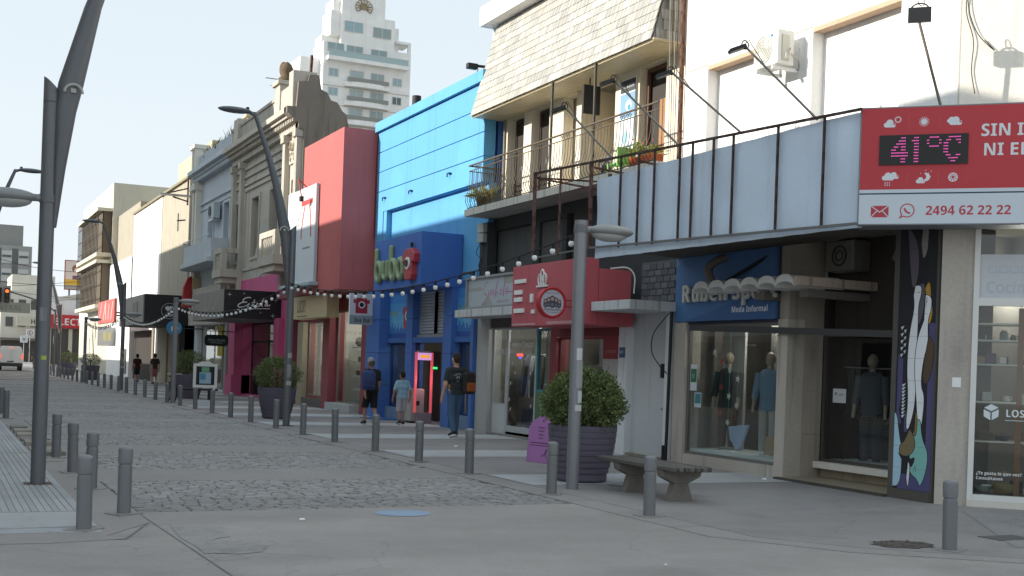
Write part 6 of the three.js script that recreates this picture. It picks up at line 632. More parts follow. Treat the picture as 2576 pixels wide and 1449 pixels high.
// ------------------------------------------------------------------ far street: block with brown balcony grilles, red shop, billboards, towers
{
  const b = thing('grille_balcony_building', 'cream corner building with dark grilled balconies far along the street', 'building'); const cr = plas('#cfc8b6');
  part(b, 'wall', [bb(12.0, 12.4, 0.012, 14.8, -117, -96), bb(12.4, 26, 0.012, 14.8, -96.3, -96.0), bb(12.41, 26, 3, 14.6, -117, -96.31)], cr); part(b, 'white_wall', [bb(11.95, 12, 4.4, 8.4, -117, -85), bb(11.96, 12.4, 0.012, 8.3, -96, -85)], M.whiteWall); part(b, 'side_wall', [bb(12.41, 26, 3, 12.2, -96.0, -85)], mt('#a79f90', 0.95, tStreak));
  for (const [y0, y1] of [[9.4, 12.6], [5.4, 8.6]]) { const k = part(b, 'balcony', [bb(10.9, 12, y0 - 0.3, y0, -110.5, -96.2), bb(10.9, 12, y1, y1 + 0.25, -110.5, -96.2)], cr); part(k, 'screen', [bb(11.3, 11.35, y0, y1, -110.3, -96.4), bb(11.3, 11.95, y0, y1, -96.45, -96.4)], mt('#5a4d3b', 0.6)); for (let i = 0; i < 16; i++) part(k, 'grille_bar', [bb(10.95, 11.0, y0, y1, -110.2 + i * 0.92, -110.14 + i * 0.92)], mt('#3a3328', 0.6)); for (let i = 0; i < 3; i++) part(k, 'grille_bar', [bb(10.95, 11.0, y0 + (i + 0.5) * (y1 - y0) / 3, y0 + (i + 0.5) * (y1 - y0) / 3 + 0.06, -110.2, -96.2)], mt('#3a3328', 0.6)); }
  for (const z of [-116, -113.5]) for (const y of [5.6, 9.4]) part(b, 'window', [bb(11.94, 11.999, y, y + 2.6, z - 0.5, z + 0.5)], mt('#3b3f42', 0.3));
  const r = thing('shop_sign', 'faded red sign with white figures over the far shops', 'sign'); part(r, 'panel', [rb(9.95, 10.1, 3.6, 5.1, -85.6, -77.4, 0.02)], mt('#b35b57', 0.7)); face(r, 'printed_face', 8.1, 1.45, 9.945, 4.35, -81.5, ST, print(648, 116, (c, W, h) => { c.fillStyle = '#b85a56'; c.fillRect(0, 0, W, h); c.strokeStyle = '#d6c6c0'; c.lineWidth = 14; c.beginPath(); c.moveTo(60, 100); c.lineTo(130, 20); c.lineTo(120, 60); c.moveTo(220, 100); c.lineTo(300, 10); c.lineTo(330, 100); c.moveTo(440, 20); c.lineTo(420, 100); c.moveTo(520, 100); c.lineTo(590, 10); c.stroke(); })); part(r, 'arm', [bb(10.1, 11.98, 4.2, 4.3, -79, -78.9)], M.dark); part(r, 'arm', [bb(10.1, 11.96, 4.2, 4.3, -84.6, -84.5)], M.dark);
  const w2 = thing('white_kiosk_sign', 'square white sign with yellow marks over the far pavement', 'sign'); part(w2, 'panel', [rb(10.7, 12.0, 2.2, 3.6, -92.1, -92.0, 0.02)], mt('#b9b6b4', 0.6)); face(w2, 'printed_face', 1.2, 1.3, 11.35, 2.9, -91.99, 0, print(120, 130, (c, W, h) => { c.fillStyle = '#b5b3b2'; c.fillRect(0, 0, W, h); c.fillStyle = '#d6c98a'; c.fillRect(34, 34, 22, 60); c.fillRect(68, 34, 22, 60); }));
  part(b, 'shop_window', [bb(11.9, 11.95, 0.3, 2.0, -94, -86)], mt('#4c4640', 0.2)); part(b, 'white_lower_wall', [bb(11.8, 11.89, 0.012, 2.2, -95.5, -88)], M.whiteWall);
  // cross street beyond: red electronics shop, white house, billboard
  const e = thing('far_shop_building', 'white gabled building with a long red shop sign at the far crossing', 'building'); part(e, 'wall', [bb(10.9, 30, 0.012, 7.4, -152, -140)], M.whiteWall); part(e, 'shopfront', [bb(11.0, 30, 0.3, 4.2, -139.95, -139.7)], mt('#4e4740', 0.4)); for (let i = 0; i < 8; i++) part(e, 'shop_pier', [bb(11.0 + i * 2.2, 11.4 + i * 2.2, 0.012, 4.2, -139.69, -139.5)], cr); part(e, 'roof', [extr([[10.7, 7.4], [19, 9.2], [30, 7.4]], 12).translate(0, 0, -152)], plas('#d8d2c2'));
  const es = thing('shop_sign', 'long red shop sign with white capital letters at the far crossing', 'sign'); part(es, 'panel', [rb(11.1, 24, 4.3, 5.75, -139.6, -139.2, 0.02)], mt('#bb2f30', 0.6)); face(es, 'printed_face', 5.6, 1.4, 13.95, 5.03, -139.19, 0, print(560, 140, (c, W, h) => { c.fillStyle = '#c23034'; c.fillRect(0, 0, W, h); say('ELECTRA', 250, 74, 104, '#e3dcd8', 'sans-serif', 'center')(c); }));
  const bb1 = thing('billboard', 'tall billboard with a portrait and a yellow band on a far roof', 'billboard'); part(bb1, 'board', [rb(13.4, 17.5, 9.0, 12.5, -149.2, -148.9, 0.03)], mt('#7a3a2a', 0.6)); face(bb1, 'printed_face', 3.9, 3.3, 15.45, 10.75, -148.88, 0, print(390, 330, (c, W, h) => { c.fillStyle = '#cdb9b4'; c.fillRect(0, 0, W, h); c.fillStyle = '#7a5a48'; c.beginPath(); c.arc(120, 90, 48, 0, 7); c.fill(); c.fillStyle = '#d8b8a8'; c.beginPath(); c.ellipse(130, 120, 34, 46, 0, 0, 7); c.fill(); c.fillStyle = '#6a4a5a'; c.fillRect(80, 170, 120, 60); c.fillStyle = '#c29a34'; c.fillRect(0, 215, W, 70); c.fillStyle = '#8f8a88'; c.fillRect(0, 285, W, 60); })); part(bb1, 'post', [bar([14, 8.0, -149.1], [14, 9.1, -149.1], 0.1), bar([17, 8.0, -149.1], [17, 9.1, -149.1], 0.1)], M.dark);
  // background apartment slab
  const ap = thing('apartment_block', 'grey apartment block with banded windows rising at the far end of the street', 'building'); const gy = plas('#9a9a97'); part(ap, 'wall', [bb(-6, 14.2, 0.012, 19.2, -230, -216)], gy); part(ap, 'roof_house', [bb(2, 12.8, 19.2, 22.7, -228, -217)], plas('#8e8e8b')); for (let r = 0; r < 5; r++) for (let c = 0; c < 8; c++) { const x = 12.1 - c * 2.6, y = 4.2 + r * 3.0; const wn = part(ap, 'window_bay', [bb(x, x + 1.6, y, y + 2.1, -215.98, -215.8)], mt('#b3b4b2', 0.6)); part(wn, 'pane', [bb(x + 0.1, x + 1.5, y + 1.0, y + 1.35, -215.79, -215.7)], mt('#4c4f52', 0.3)); part(ap, 'dark_bay', [bb(x - 0.95, x - 0.05, y - 0.4, y + 2.5, -215.98, -215.9)], mt('#5c5e60', 0.7)); }
  const hs = thing('far_hotel_building', 'low pale buildings with a dark lettered sign at the street end', 'building'); part(hs, 'wall', [bb(8.5, 16, 0.012, 10.5, -205, -190), bb(10, 16, 10.5, 13, -205, -192)], plas('#d8d2c4')); part(hs, 'awning', [bb(8.0, 14, 3.2, 3.5, -189.9, -188)], mt('#6b665e', 0.7)); part(hs, 'shopfront', [bb(8.6, 16, 0.1, 3.1, -189.98, -189.8)], mt('#3f3b36', 0.4)); for (let i = 0; i < 4; i++) for (let j = 0; j < 2; j++) part(hs, 'window', [bb(9.2 + i * 1.7, 10.2 + i * 1.7, 6.2 + j * 2.6 - 1, 7.6 + j * 2.6 - 1, -189.98, -189.9)], mt('#4f4f4c', 0.3));
  const ho = thing('hotel_sign', 'cream sign with dark capital letters at the street end', 'sign'); part(ho, 'panel', [rb(10.6, 15, 5.3, 6.7, -188.5, -188.3, 0.02)], mt('#bdb6a3', 0.7)); face(ho, 'printed_face', 4.2, 1.3, 12.8, 6.0, -188.28, 0, print(420, 130, (c, W, h) => { c.fillStyle = '#bfb8a5'; c.fillRect(0, 0, W, h); say('HOTEL', 180, 68, 96, '#3c3a36', 'sans-serif', 'left')(c); c.fillStyle = '#bfb8a5'; })); part(ho, 'arm', [bb(11, 11.1, 6.0, 6.1, -190, -188.5), bb(14, 14.1, 6.0, 6.1, -190, -188.5)], M.dark);
  const tr = thing('overhead_banner_sign', 'grey overhead sign with faded capital letters across the far street', 'sign'); part(tr, 'panel', [rb(1.0, 7.1, 4.8, 5.65, -108.2, -108.0, 0.02)], mt('#8b8d87', 0.7)); face(tr, 'printed_face', 5.9, 0.8, 4.05, 5.22, -107.99, 0, print(590, 80, (c, W, h) => { c.fillStyle = '#8e908a'; c.fillRect(0, 0, W, h); say('CENTRAL', 540, 42, 60, '#75776f', 'sans-serif', 'right')(c); })); part(tr, 'cable', [bar([1, 5.65, -108.1], [-3.3, 6.6, -108.1], 0.015), bar([7.1, 5.65, -108.1], [12, 6.4, -108.1], 0.015)], M.dark);
}
// ------------------------------------------------------------------ tower block behind the shops
{
  const b = thing('residential_tower', 'tall white stepped apartment tower with a sun emblem behind the shops', 'building'); const tw = paint('#f0eee9'), Z = -182, T = 0;
  const core = [bb(54.2, 66.8, 0, 52, -187.5, Z), bb(56.6, 64.3, 52, 56.9, -187, Z - 0.02), bb(56.6, 62.8, 56.9, 60.5, -187, Z - 0.04), bb(64.3, 65.2, 52, 56, -187, Z - 1)]; part(b, 'wall', core, tw); part(b, 'stepped_wing', [bb(51.5, 54.19, 0, 49.6, -192, Z - 2), bb(54.25, 56.59, 52, 53.3, -187, Z - 1.5), bb(55.2, 56.59, 53.3, 57.2, -187, Z - 0.5), bb(55.6, 56.59, 57.2, 59.2, -187, Z - 1)], tw); part(b, 'roof_frame', [bb(64.6, 66.8, 53.4, 53.8, -186, Z - 0.1), bb(66.4, 66.8, 52, 53.4, -182.6, Z - 0.1)], tw);
  const pane = mt('#93aab0', 0.2), fr = mt('#c3c4c0', 0.5), wnd = (x0, x1, y0, y1, z, m = pane) => { const w = part(b, 'window', frameZ(z + 0.06, 0.12, x0, x1, y0, y1, 0.09), fr); part(w, 'pane', [bb(x0 + 0.09, x1 - 0.09, y0 + 0.09, y1 - 0.09, z - 0.02, z + 0.03)], m); part(w, 'mullion', [bb((x0 + x1) / 2 - 0.05, (x0 + x1) / 2 + 0.05, y0 + 0.09, y1 - 0.09, z + 0.03, z + 0.07)], fr); };
  wnd(57.0, 59.7, 54.0, 55.7, Z); wnd(61.1, 63.8, 53.7, 55.4, Z, mt('#8d9b98', 0.25)); for (const x of [54.7, 57.4, 60.9]) wnd(x, x + 2.4, 50.5 - (x - 54.7) * 0.02, 52 - (x - 54.7) * 0.02 - 0.05, Z, mt('#8b9d9e', 0.25));
  const bal = part(b, 'balcony', [bb(54.6, 66.2, 49.0, 49.6, Z, Z + 1.2)], tw); part(bal, 'glass_rail', [bb(54.7, 66.1, 49.6, 50.5, Z + 1.08, Z + 1.12)], mt('#9fb2b2', 0.15)); part(bal, 'handrail', [bb(54.6, 66.2, 50.5, 50.58, Z + 1.05, Z + 1.15)], M.alu);
  for (let f = 0; f < 6; f++) { const y = 46.1 - f * 3.0; wnd(55.0, 56.4, y + 0.5, y + 1.8, Z); wnd(64.2, 65.6, y + 0.3, y + 1.6, Z, f % 3 === 1 ? mt('#5e6668', 0.2) : pane); wnd(58.0, 60.0, y, y + 1.9, Z, mt('#a7b4b4', 0.25)); wnd(61.0, 63.0, y, y + 1.9, Z, mt('#97a5a6', 0.25)); const k = part(b, 'balcony', [extr(Array.from({ length: 14 }, (_, i) => [57.2 + i * 6.4 / 13, -(0.25 + 0.95 * Math.sin(Math.PI * (0.18 + 0.64 * i / 13)))]).concat([[63.6, 0.1], [57.2, 0.1]]), 0.75).rotateX(-Math.PI / 2).translate(0, y - 0.85, Z).scale(1, 1, 1)].map((g) => g), tw); part(k, 'railing', [bb(57.4, 63.4, y - 0.1, y + 0.55, Z + 1.02, Z + 1.08)], mt('#84867f', 0.5)); part(b, 'floor_band', [bb(54.25, 66.7, y - 1.0, y - 0.9, Z, Z + 0.06)], plas('#bdb6ab')); }
  const em = part(b, 'sun_emblem', [new THREE.TorusGeometry(1.2, 0.06, 6, 40, 4.7).rotateZ(-0.78).translate(59.7, 58.2, Z + 0.1), cyl(0.42, 0.42, 0.1, 0, 0, 0, 20).rotateX(Math.PI / 2).translate(59.7, 58.2, Z)], mt('#8b7c62', 0.6)); for (let i = 0; i < 11; i++) { const a = -0.7 + i * 0.454; part(em, 'ray', [extr([[-0.1, 0.45], [0.1, 0.45], [0.04, 1.12], [-0.04, 1.12]], 0.08).rotateZ(a - 1.57).translate(59.7, 58.2, Z + 0.04)], mt(i % 2 ? '#a5824a' : '#6c6456', 0.6)); }
  const wide = new THREE.Matrix4().makeTranslation(53.4, 0, 0).multiply(new THREE.Matrix4().makeScale(1.1587, 1, 1)).multiply(new THREE.Matrix4().makeTranslation(-54.2, 0, 0)); b.traverse((o) => { if (o.isMesh) o.geometry.applyMatrix4(wide); });
}
// ------------------------------------------------------------------ bollards
const ordinal = (n) => n < 20 ? ord[n] : ['twentieth', 'thirtieth', 'fortieth'][((n + 1) / 10 | 0) - 2].replace(/ieth$/, (n + 1) % 10 ? 'y-' + ord[(n + 1) % 10 - 1] : 'ieth');
{
  const mk = () => {
    const g = thing('bollard', '', 'bollard', 'bollards along the kerbs');
    part(g, 'base_plate', [bb(-0.14, 0.14, 0, 0.012, -0.12, 0.12)], mt('#8a8682', 0.7, tMetal)); part(g, 'tube', lathe([[0.068, 0.01], [0.068, 0.47], [0.06, 0.5]], 0, 0, 0, 20), M.bollard); part(g, 'cap', lathe([[0.058, 0.5], [0.07, 0.512], [0.071, 0.645], [0.062, 0.664], [0.03, 0.676], [0, 0.679]], 0, 0, 0, 20), mt('#7e7f81', 0.5, tMetal, { metalness: 0.25 })); part(g, 'collar', [cyl(0.056, 0.056, 0.03, 0, 0.49, 0, 16)], mt('#8d8a86', 0.7)); return g;
  };
  const proto = mk(); let first = true;
  const put = (x, z, label, lean = 0) => { const o = first ? proto : proto.clone(); if (!first) { o.name = numbered('bollard'); scene.add(o); o.userData = { ...proto.userData }; } first = false; o.position.set(x, 0.008, z); o.rotation.y = rnd(); o.rotation.z = lean + rr(-0.02, 0.02); o.rotation.x = rr(-0.02, 0.02); o.userData.label = label; };
  put(8.76, -8.38, 'grey steel bollard by the soil patch, before the mural pillar'); put(7.21, -11.25, 'scuffed grey steel bollard standing in front of the wooden bench'); put(7.14, -13.46, 'grey steel bollard beside the short lamp post and big planter');
  [-16.22, -18.27, -20.43, -22.85, -25.13, -27.39, -29.86, -32.14, -34.51, -36.97, -39.47, ...Array.from({ length: 25 }, (_, i) => -41.9 - i * 2.4)].forEach((z, i) => put(7.21, z, 'grey bollard on the shop-side kerb, ' + ordinal(i) + ' beyond the short lamp post', i === 1 ? 0.01 : 0));
  put(1.26, -11.34, 'grey bollard on the pale kerb corner, nearest the crossing on the lamp side'); put(1.75, -12.39, 'grey bollard bolted by its plate at the start of the cobbles, lamp side');
  [-14.73, -16.81, -19.23, -30.35, -32.8].forEach((z, i) => put(i > 2 ? 1.55 : 1.7, z, ['grey bollard with a split collar behind the two front ones, lamp side', 'grey stained bollard beside the tall lamp post, lamp side', 'grey bollard by the broken kerb slabs behind the tall lamp post', 'distant grey bollard by the picture edge beyond the broken slabs, lamp side', 'farthest grey bollard by the picture edge, lamp side'][i]));
}
// ------------------------------------------------------------------ street lamps
const pedLamp = (p, s, y) => {          // small luminaire on side s of a post at the group's origin
  const m = part(p, 'luminaire', [sph(0.3, s * 0.46, y, 0, 1.15, 0.3, 0.62, 18), bar([s * 0.05, y, 0], [s * 0.2, y, 0], 0.045, 10)], mt('#8b8c8c', 0.5, tMetal)); part(m, 'lamp_glass', [sph(0.27, s * 0.44, y - 0.045, 0, 1.0, 0.36, 0.55, 16)], mt('#aeb0ac', 0.25)); part(m, 'clamp', [cyl(0.095, 0.095, 0.1, 0, y - 0.05, 0, 16)], mt('#66686b', 0.5));
};
const tall = (x, z, s, label, withPed, sticker) => {
  const p = thing('tall_street_lamp', label, 'street lamp', 'tall lamps with leaning blades'); const top = 4.75;
  part(p, 'post', [cyl(0.086, 0.086, top - 0.16, 0, 0.012, 0, 20), (() => { const g = new THREE.CylinderGeometry(0.086, 0.086, 0.3, 20); const q = g.attributes.position; for (let i = 0; i < q.count; i++) if (q.getY(i) > 0) q.setY(i, 0.08 - s * q.getX(i) * 0.9); return g.translate(0, top - 0.012, 0); })()], M.steel);
  const sp = [[3.1, 0.085, 0.05, 0.05], [3.8, 0.115, 0.15, 0.09], [4.5, 0.16, 0.26, 0.11], [4.85, 0.22, 0.29, 0.11], [5.8, 0.44, 0.2, 0.09], [6.6, 0.69, 0.145, 0.075], [7.5, 1.03, 0.1, 0.06]], pos = [], idx = [], n = 10;
  sp.forEach(([y, o, w, t]) => { for (let i = 0; i < n; i++) { const a = i / n * 6.283; pos.push(s * (o + Math.cos(a) * w / 2), y, Math.sin(a) * t); } }); for (let k = 0; k + 1 < sp.length; k++) for (let i = 0; i < n; i++) { const a = k * n + i, b = k * n + (i + 1) % n; s > 0 ? idx.push(a, a + n, b, b, a + n, b + n) : idx.push(a, b, a + n, b, b + n, a + n); }
  const g = new THREE.BufferGeometry(); g.setAttribute('position', new THREE.Float32BufferAttribute(pos, 3)); g.setIndex(idx); g.computeVertexNormals(); part(p, 'leaning_blade', g, mt('#66686c', 0.45, tMetal, { metalness: 0.35 }));
  part(p, 'road_lamp', [bar([s * 1.0, 7.44, 0], [s * 1.2, 7.5, 0], 0.05, 10, 0.04), sph(0.34, s * 1.5, 7.5, 0, 1.2, 0.22, 0.5, 16)], mt('#5f6468', 0.5, tMetal)); part(p, 'sensor', [cyl(0.04, 0.04, 0.08, s * 1.2, 7.52, 0, 8)], M.dark);
  if (withPed) pedLamp(p, -s, 3.44);
  const stk = (y, h, hex, k) => part(p, 'sticker', [new THREE.CylinderGeometry(0.0885, 0.0885, h, 12, 1, true, k, 1.7).translate(0, y, 0)], mt(hex, 0.8, tStreak, { side: THREE.DoubleSide }));
  if (sticker) { stk(1.35, 0.3, '#8d8f91', -0.6); stk(1.72, 0.12, '#a7a49e', -0.4); stk(1.05, 0.1, '#b9b8b4', -0.7); }
  part(p, 'badge', [new THREE.TorusGeometry(0.1, 0.018, 6, 16, Math.PI).translate(s * 0.24, 4.72, 0.115), bb(s * 0.24 - 0.03, s * 0.24 + 0.03, 4.72, 4.77, 0.11, 0.125)], mt('#a9a8a2', 0.7));
  part(p, 'base_plate', [bb(-0.16, 0.16, 0.008, 0.022, -0.16, 0.16)], mt('#6c6864', 0.8, tRust)); p.position.set(x, 0, z); return p;
};
tall(1.16, -15.33, 1, 'tall grey lamp post with a leaning blade on the striped pavement', true, false).getObjectByName('post');
{ const p = scene.getObjectByName('tall_street_lamp'); part(p, 'paint_tag', [new THREE.CylinderGeometry(0.0885, 0.0885, 0.05, 8, 1, true, -0.2, 0.7).translate(0, 1.53, 0)], mt('#a8b552', 0.8, null, { side: THREE.DoubleSide })); part(p, 'glue_patch', [new THREE.CylinderGeometry(0.0885, 0.0885, 0.16, 10, 1, true, -0.6, 0.9).translate(0, 2.05, 0)], mt('#8d8e90', 0.9, tStreak, { side: THREE.DoubleSide })); }
tall(7.73, -28.42, -1, 'tall grey lamp post with stickers and a leaning blade before the cream sign', false, true); tall(7.6, -56, -1, 'tall lamp post with a leaning blade before the black trip marquee', true, true); tall(7.5, -85, -1, 'farthest tall lamp post with a leaning blade on the shop-side kerb', false, false); tall(1.15, -42, 1, 'tall lamp post whose arm enters at the picture edge behind the nearest lamp', false, false);
const short = (x, z, label, st) => {
  const p = thing('short_street_lamp', label, 'street lamp', 'short lamp posts'); part(p, 'post', [cyl(0.085, 0.085, 3.6, 0, 0.012, 0, 20)], mt('#85878a', 0.45, tMetal, { metalness: 0.35 })); pedLamp(p, 1, 3.5);
  if (st) for (const [y, h, hex, a, w] of [[1.82, 0.16, '#c9cbcb', -0.5, 1.0], [1.55, 0.36, '#9a9c9e', -0.6, 1.9], [1.25, 0.16, '#c6c8c8', -0.1, 1.0], [1.1, 0.08, '#cfcfcc', -0.5, 1.6]]) part(p, 'sticker', [new THREE.CylinderGeometry(0.0875, 0.0875, h, 10, 1, true, a, w).translate(0, y, 0)], mt(hex, 0.85, tStreak, { side: THREE.DoubleSide })); p.position.set(x, 0, z);
};
short(7.74, -14.0, 'short grey lamp post with torn stickers before the big planter', true); short(7.35, -41.6, 'short lamp post beside the distant round planter and bicycle', false); short(7.4, -69, 'short lamp post in the distance beyond the black trip marquee', false);

// ------------------------------------------------------------------ bulb garlands
const garland = (A, B, sag, n, label) => {
  const g = thing('bulb_garland', label, 'string lights'); const P = (t) => [A[0] + (B[0] - A[0]) * t, A[1] + (B[1] - A[1]) * t - sag * 4 * t * (1 - t), A[2] + (B[2] - A[2]) * t];
  part(g, 'wire', [tube(Array.from({ length: 13 }, (_, i) => P(i / 12)), 0.011, 60, 5)], M.dark); const sock = cyl(0.024, 0.024, 0.07, 0, -0.07, 0, 8), bulb = uvm(clean(sph(0.04, 0, -0.105, 0, 1, 1.08, 1, 12))), sk = uvm(clean(sock)), wm = mt('#e6e6e4', 0.25);
  for (let i = 0; i < n; i++) { const p = P((i + 0.5) / n), o = new THREE.Mesh(bulb, wm), s = new THREE.Mesh(sk, M.dark); o.name = 'light_bulb'; s.name = 'socket'; o.position.set(p[0] + rr(-0.01, 0.01), p[1], p[2]); o.rotation.x = rr(-0.12, 0.12); o.castShadow = s.castShadow = true; o.add(s); g.add(o); }
};
garland([7.74, 3.46, -14], [7.68, 3.48, -28.4], 0.46, 27, 'string of white bulbs from the short lamp post to the tall lamp post'); garland([7.66, 3.4, -28.5], [7.4, 3.35, -41.6], 0.42, 25, 'string of white bulbs crossing the black script marquee'); garland([7.36, 3.35, -41.7], [7.6, 3.4, -55.9], 0.45, 26, 'string of white bulbs before the black trip marquee'); garland([7.6, 3.4, -56.1], [7.4, 3.35, -69], 0.42, 22, 'farthest string of white bulbs below the red sign');

// ------------------------------------------------------------------ planters with clipped shrubs
const planter = (x, z, R, n, label, sy = 0.78) => {
  const p = thing('planter', label, 'planter', 'round planters with clipped shrubs'), k = R / 0.48, pm = mt('#5d5766', 0.7, tMetal, { bumpMap: tBump, bumpScale: 0.004 });
  const prof = [[0.0, 0], [0.3, 0], [0.36, 0.02]]; for (let i = 0; i <= 8; i++) { const y = 0.05 + i * 0.085, r = 0.37 + 0.13 * Math.sin(i / 8 * 1.35); prof.push([r, y], [r + 0.003, y + 0.072], [r - 0.003, y + 0.075], [r - 0.003, y + 0.079]); } prof.push([0.5, 0.8], [0.47, 0.815], [0.44, 0.8], [0.42, 0.7]);
  part(p, 'pot', lathe(prof.map(([a, b]) => [a * k, b * k]), 0, 0.012, 0, 40), pm); part(p, 'soil', [cyl(0.43 * k, 0.43 * k, 0.04, 0, 0.7 * k, 0, 24)], mt('#3a332b', 0.95));
  const cy = 0.8 * k + 0.33 * k, rx = 0.55 * k, ry = 0.46 * k * sy / 0.78; part(p, 'stem', [...Array.from({ length: 14 }, () => { const a = rr(0, 6.283), e = rr(-0.1, 1.3), r1 = rr(1.0, 1.12); return bar([Math.cos(a) * 0.3 * rx * Math.cos(e), cy + Math.sin(e) * 0.3 * ry, Math.sin(a) * 0.3 * rx * Math.cos(e)], [Math.cos(a) * rx * r1 * Math.cos(e), cy + Math.sin(e) * ry * r1, Math.sin(a) * rx * r1 * Math.cos(e)], 0.006, 4, 0.003); }), cyl(0.04, 0.03, 0.5 * k, 0, 0.72 * k, 0, 8), bar([0, 1.0 * k, 0], [0.2 * k, 1.25 * k, 0.1], 0.02), bar([0, 1.0 * k, 0], [-0.2 * k, 1.25 * k, -0.1], 0.02)], mt('#4a3b2e', 0.9));
  const leaf = (N, seedOff, hex, inner) => { const pos = []; for (let i = 0; i < N; i++) { const a = rr(0, 6.283), cz = rr(-0.92, 1), s = Math.sqrt(1 - cz * cz), d = new THREE.Vector3(Math.cos(a) * s, cz, Math.sin(a) * s), bump = 1 + 0.06 * Math.sin(a * 4 + cz * 6) + 0.06 * Math.sin(a * 9 - cz * 11 + 1) + 0.04 * Math.sin(a * 17 + cz * 19), rad = bump * (inner ? rr(0.5, 0.9) : rr(0.82, 1.06) + (rnd() < 0.06 ? rr(0, 0.14) : 0)); if (Math.sin(a * 7 + cz * 9 + seedOff) * Math.sin(a * 3 - cz * 5) > 0.72) continue; const o = new THREE.Vector3(d.x * rx * rad, cy + d.y * ry * rad, d.z * rx * rad); const t = new THREE.Vector3(rr(-1, 1), rr(-0.4, 1), rr(-1, 1)).addScaledVector(d, 0.8).normalize(), u = new THREE.Vector3(rr(-1, 1), rr(-1, 1), rr(-1, 1)).cross(t).normalize(), L = rr(0.035, 0.06) * Math.max(1, k * 0.9), wv = L * 0.3; const q = [o.clone(), o.clone().addScaledVector(t, L * 0.5).addScaledVector(u, wv), o.clone().addScaledVector(t, L), o.clone(), o.clone().addScaledVector(t, L), o.clone().addScaledVector(t, L * 0.5).addScaledVector(u, -wv)]; for (const v of q) pos.push(v.x, v.y, v.z); } const g = new THREE.BufferGeometry(); g.setAttribute('position', new THREE.Float32BufferAttribute(pos, 3)); g.computeVertexNormals(); part(p, 'foliage', g, mt(hex, 0.7, null, { side: THREE.DoubleSide, transmission: 0.2 })); };
  leaf(n, 0, '#5b6836', false); leaf(n * 0.55 | 0, 2, '#758149', false); leaf(n * 0.6 | 0, 4, '#5b6836', true); p.position.set(x, 0, z);
};
planter(8.42, -14.98, 0.48, 7000, 'large purple planter with a round green shrub behind the short lamp post'); planter(8.42, -32.0, 0.5, 3600, 'purple planter with a clipped shrub behind the stickered tall lamp post'); planter(8.8, -46.6, 0.55, 2200, 'round planter with a shrub behind the distant short lamp post'); planter(8.5, -76, 0.52, 1500, 'distant planter with a wide flat shrub, nearer of the far pair', 0.55); planter(8.5, -89, 0.54, 1300, 'distant planter with a wide shrub, farther of the far pair', 0.55);

// ------------------------------------------------------------------ wooden bench
{
  const p = thing('wooden_bench', 'slatted wooden bench on two flared concrete legs before the clothes shop', 'bench'); const cm = mt('#77716a', 0.9, tConc);
  for (let i = 0; i < 7; i++) { const x = 8.14 + i * 0.085; part(p, 'slat', [rb(x, x + 0.072, 0.4, 0.455, -14.1 - 0.02 * (i % 2), -12.2 + 0.015 * (i % 3), 0.012)], mt(['#5f5b57', '#6a6661', '#575350', '#73706b'][i % 4], 0.8, tWood)); }
  for (const z of [-13.55, -12.5]) part(p, 'leg', [extr([[-0.17, 0], [0.17, 0], [0.09, 0.24], [-0.09, 0.24]], 0.11, 0.008).translate(8.43, 0.012, z - 0.05), extr([[-0.1, 0.24], [0.1, 0.24], [0.27, 0.32], [0.29, 0.385], [-0.29, 0.385], [-0.27, 0.32]], 0.13, 0.008).translate(8.43, 0.006, z - 0.06)], cm);
}
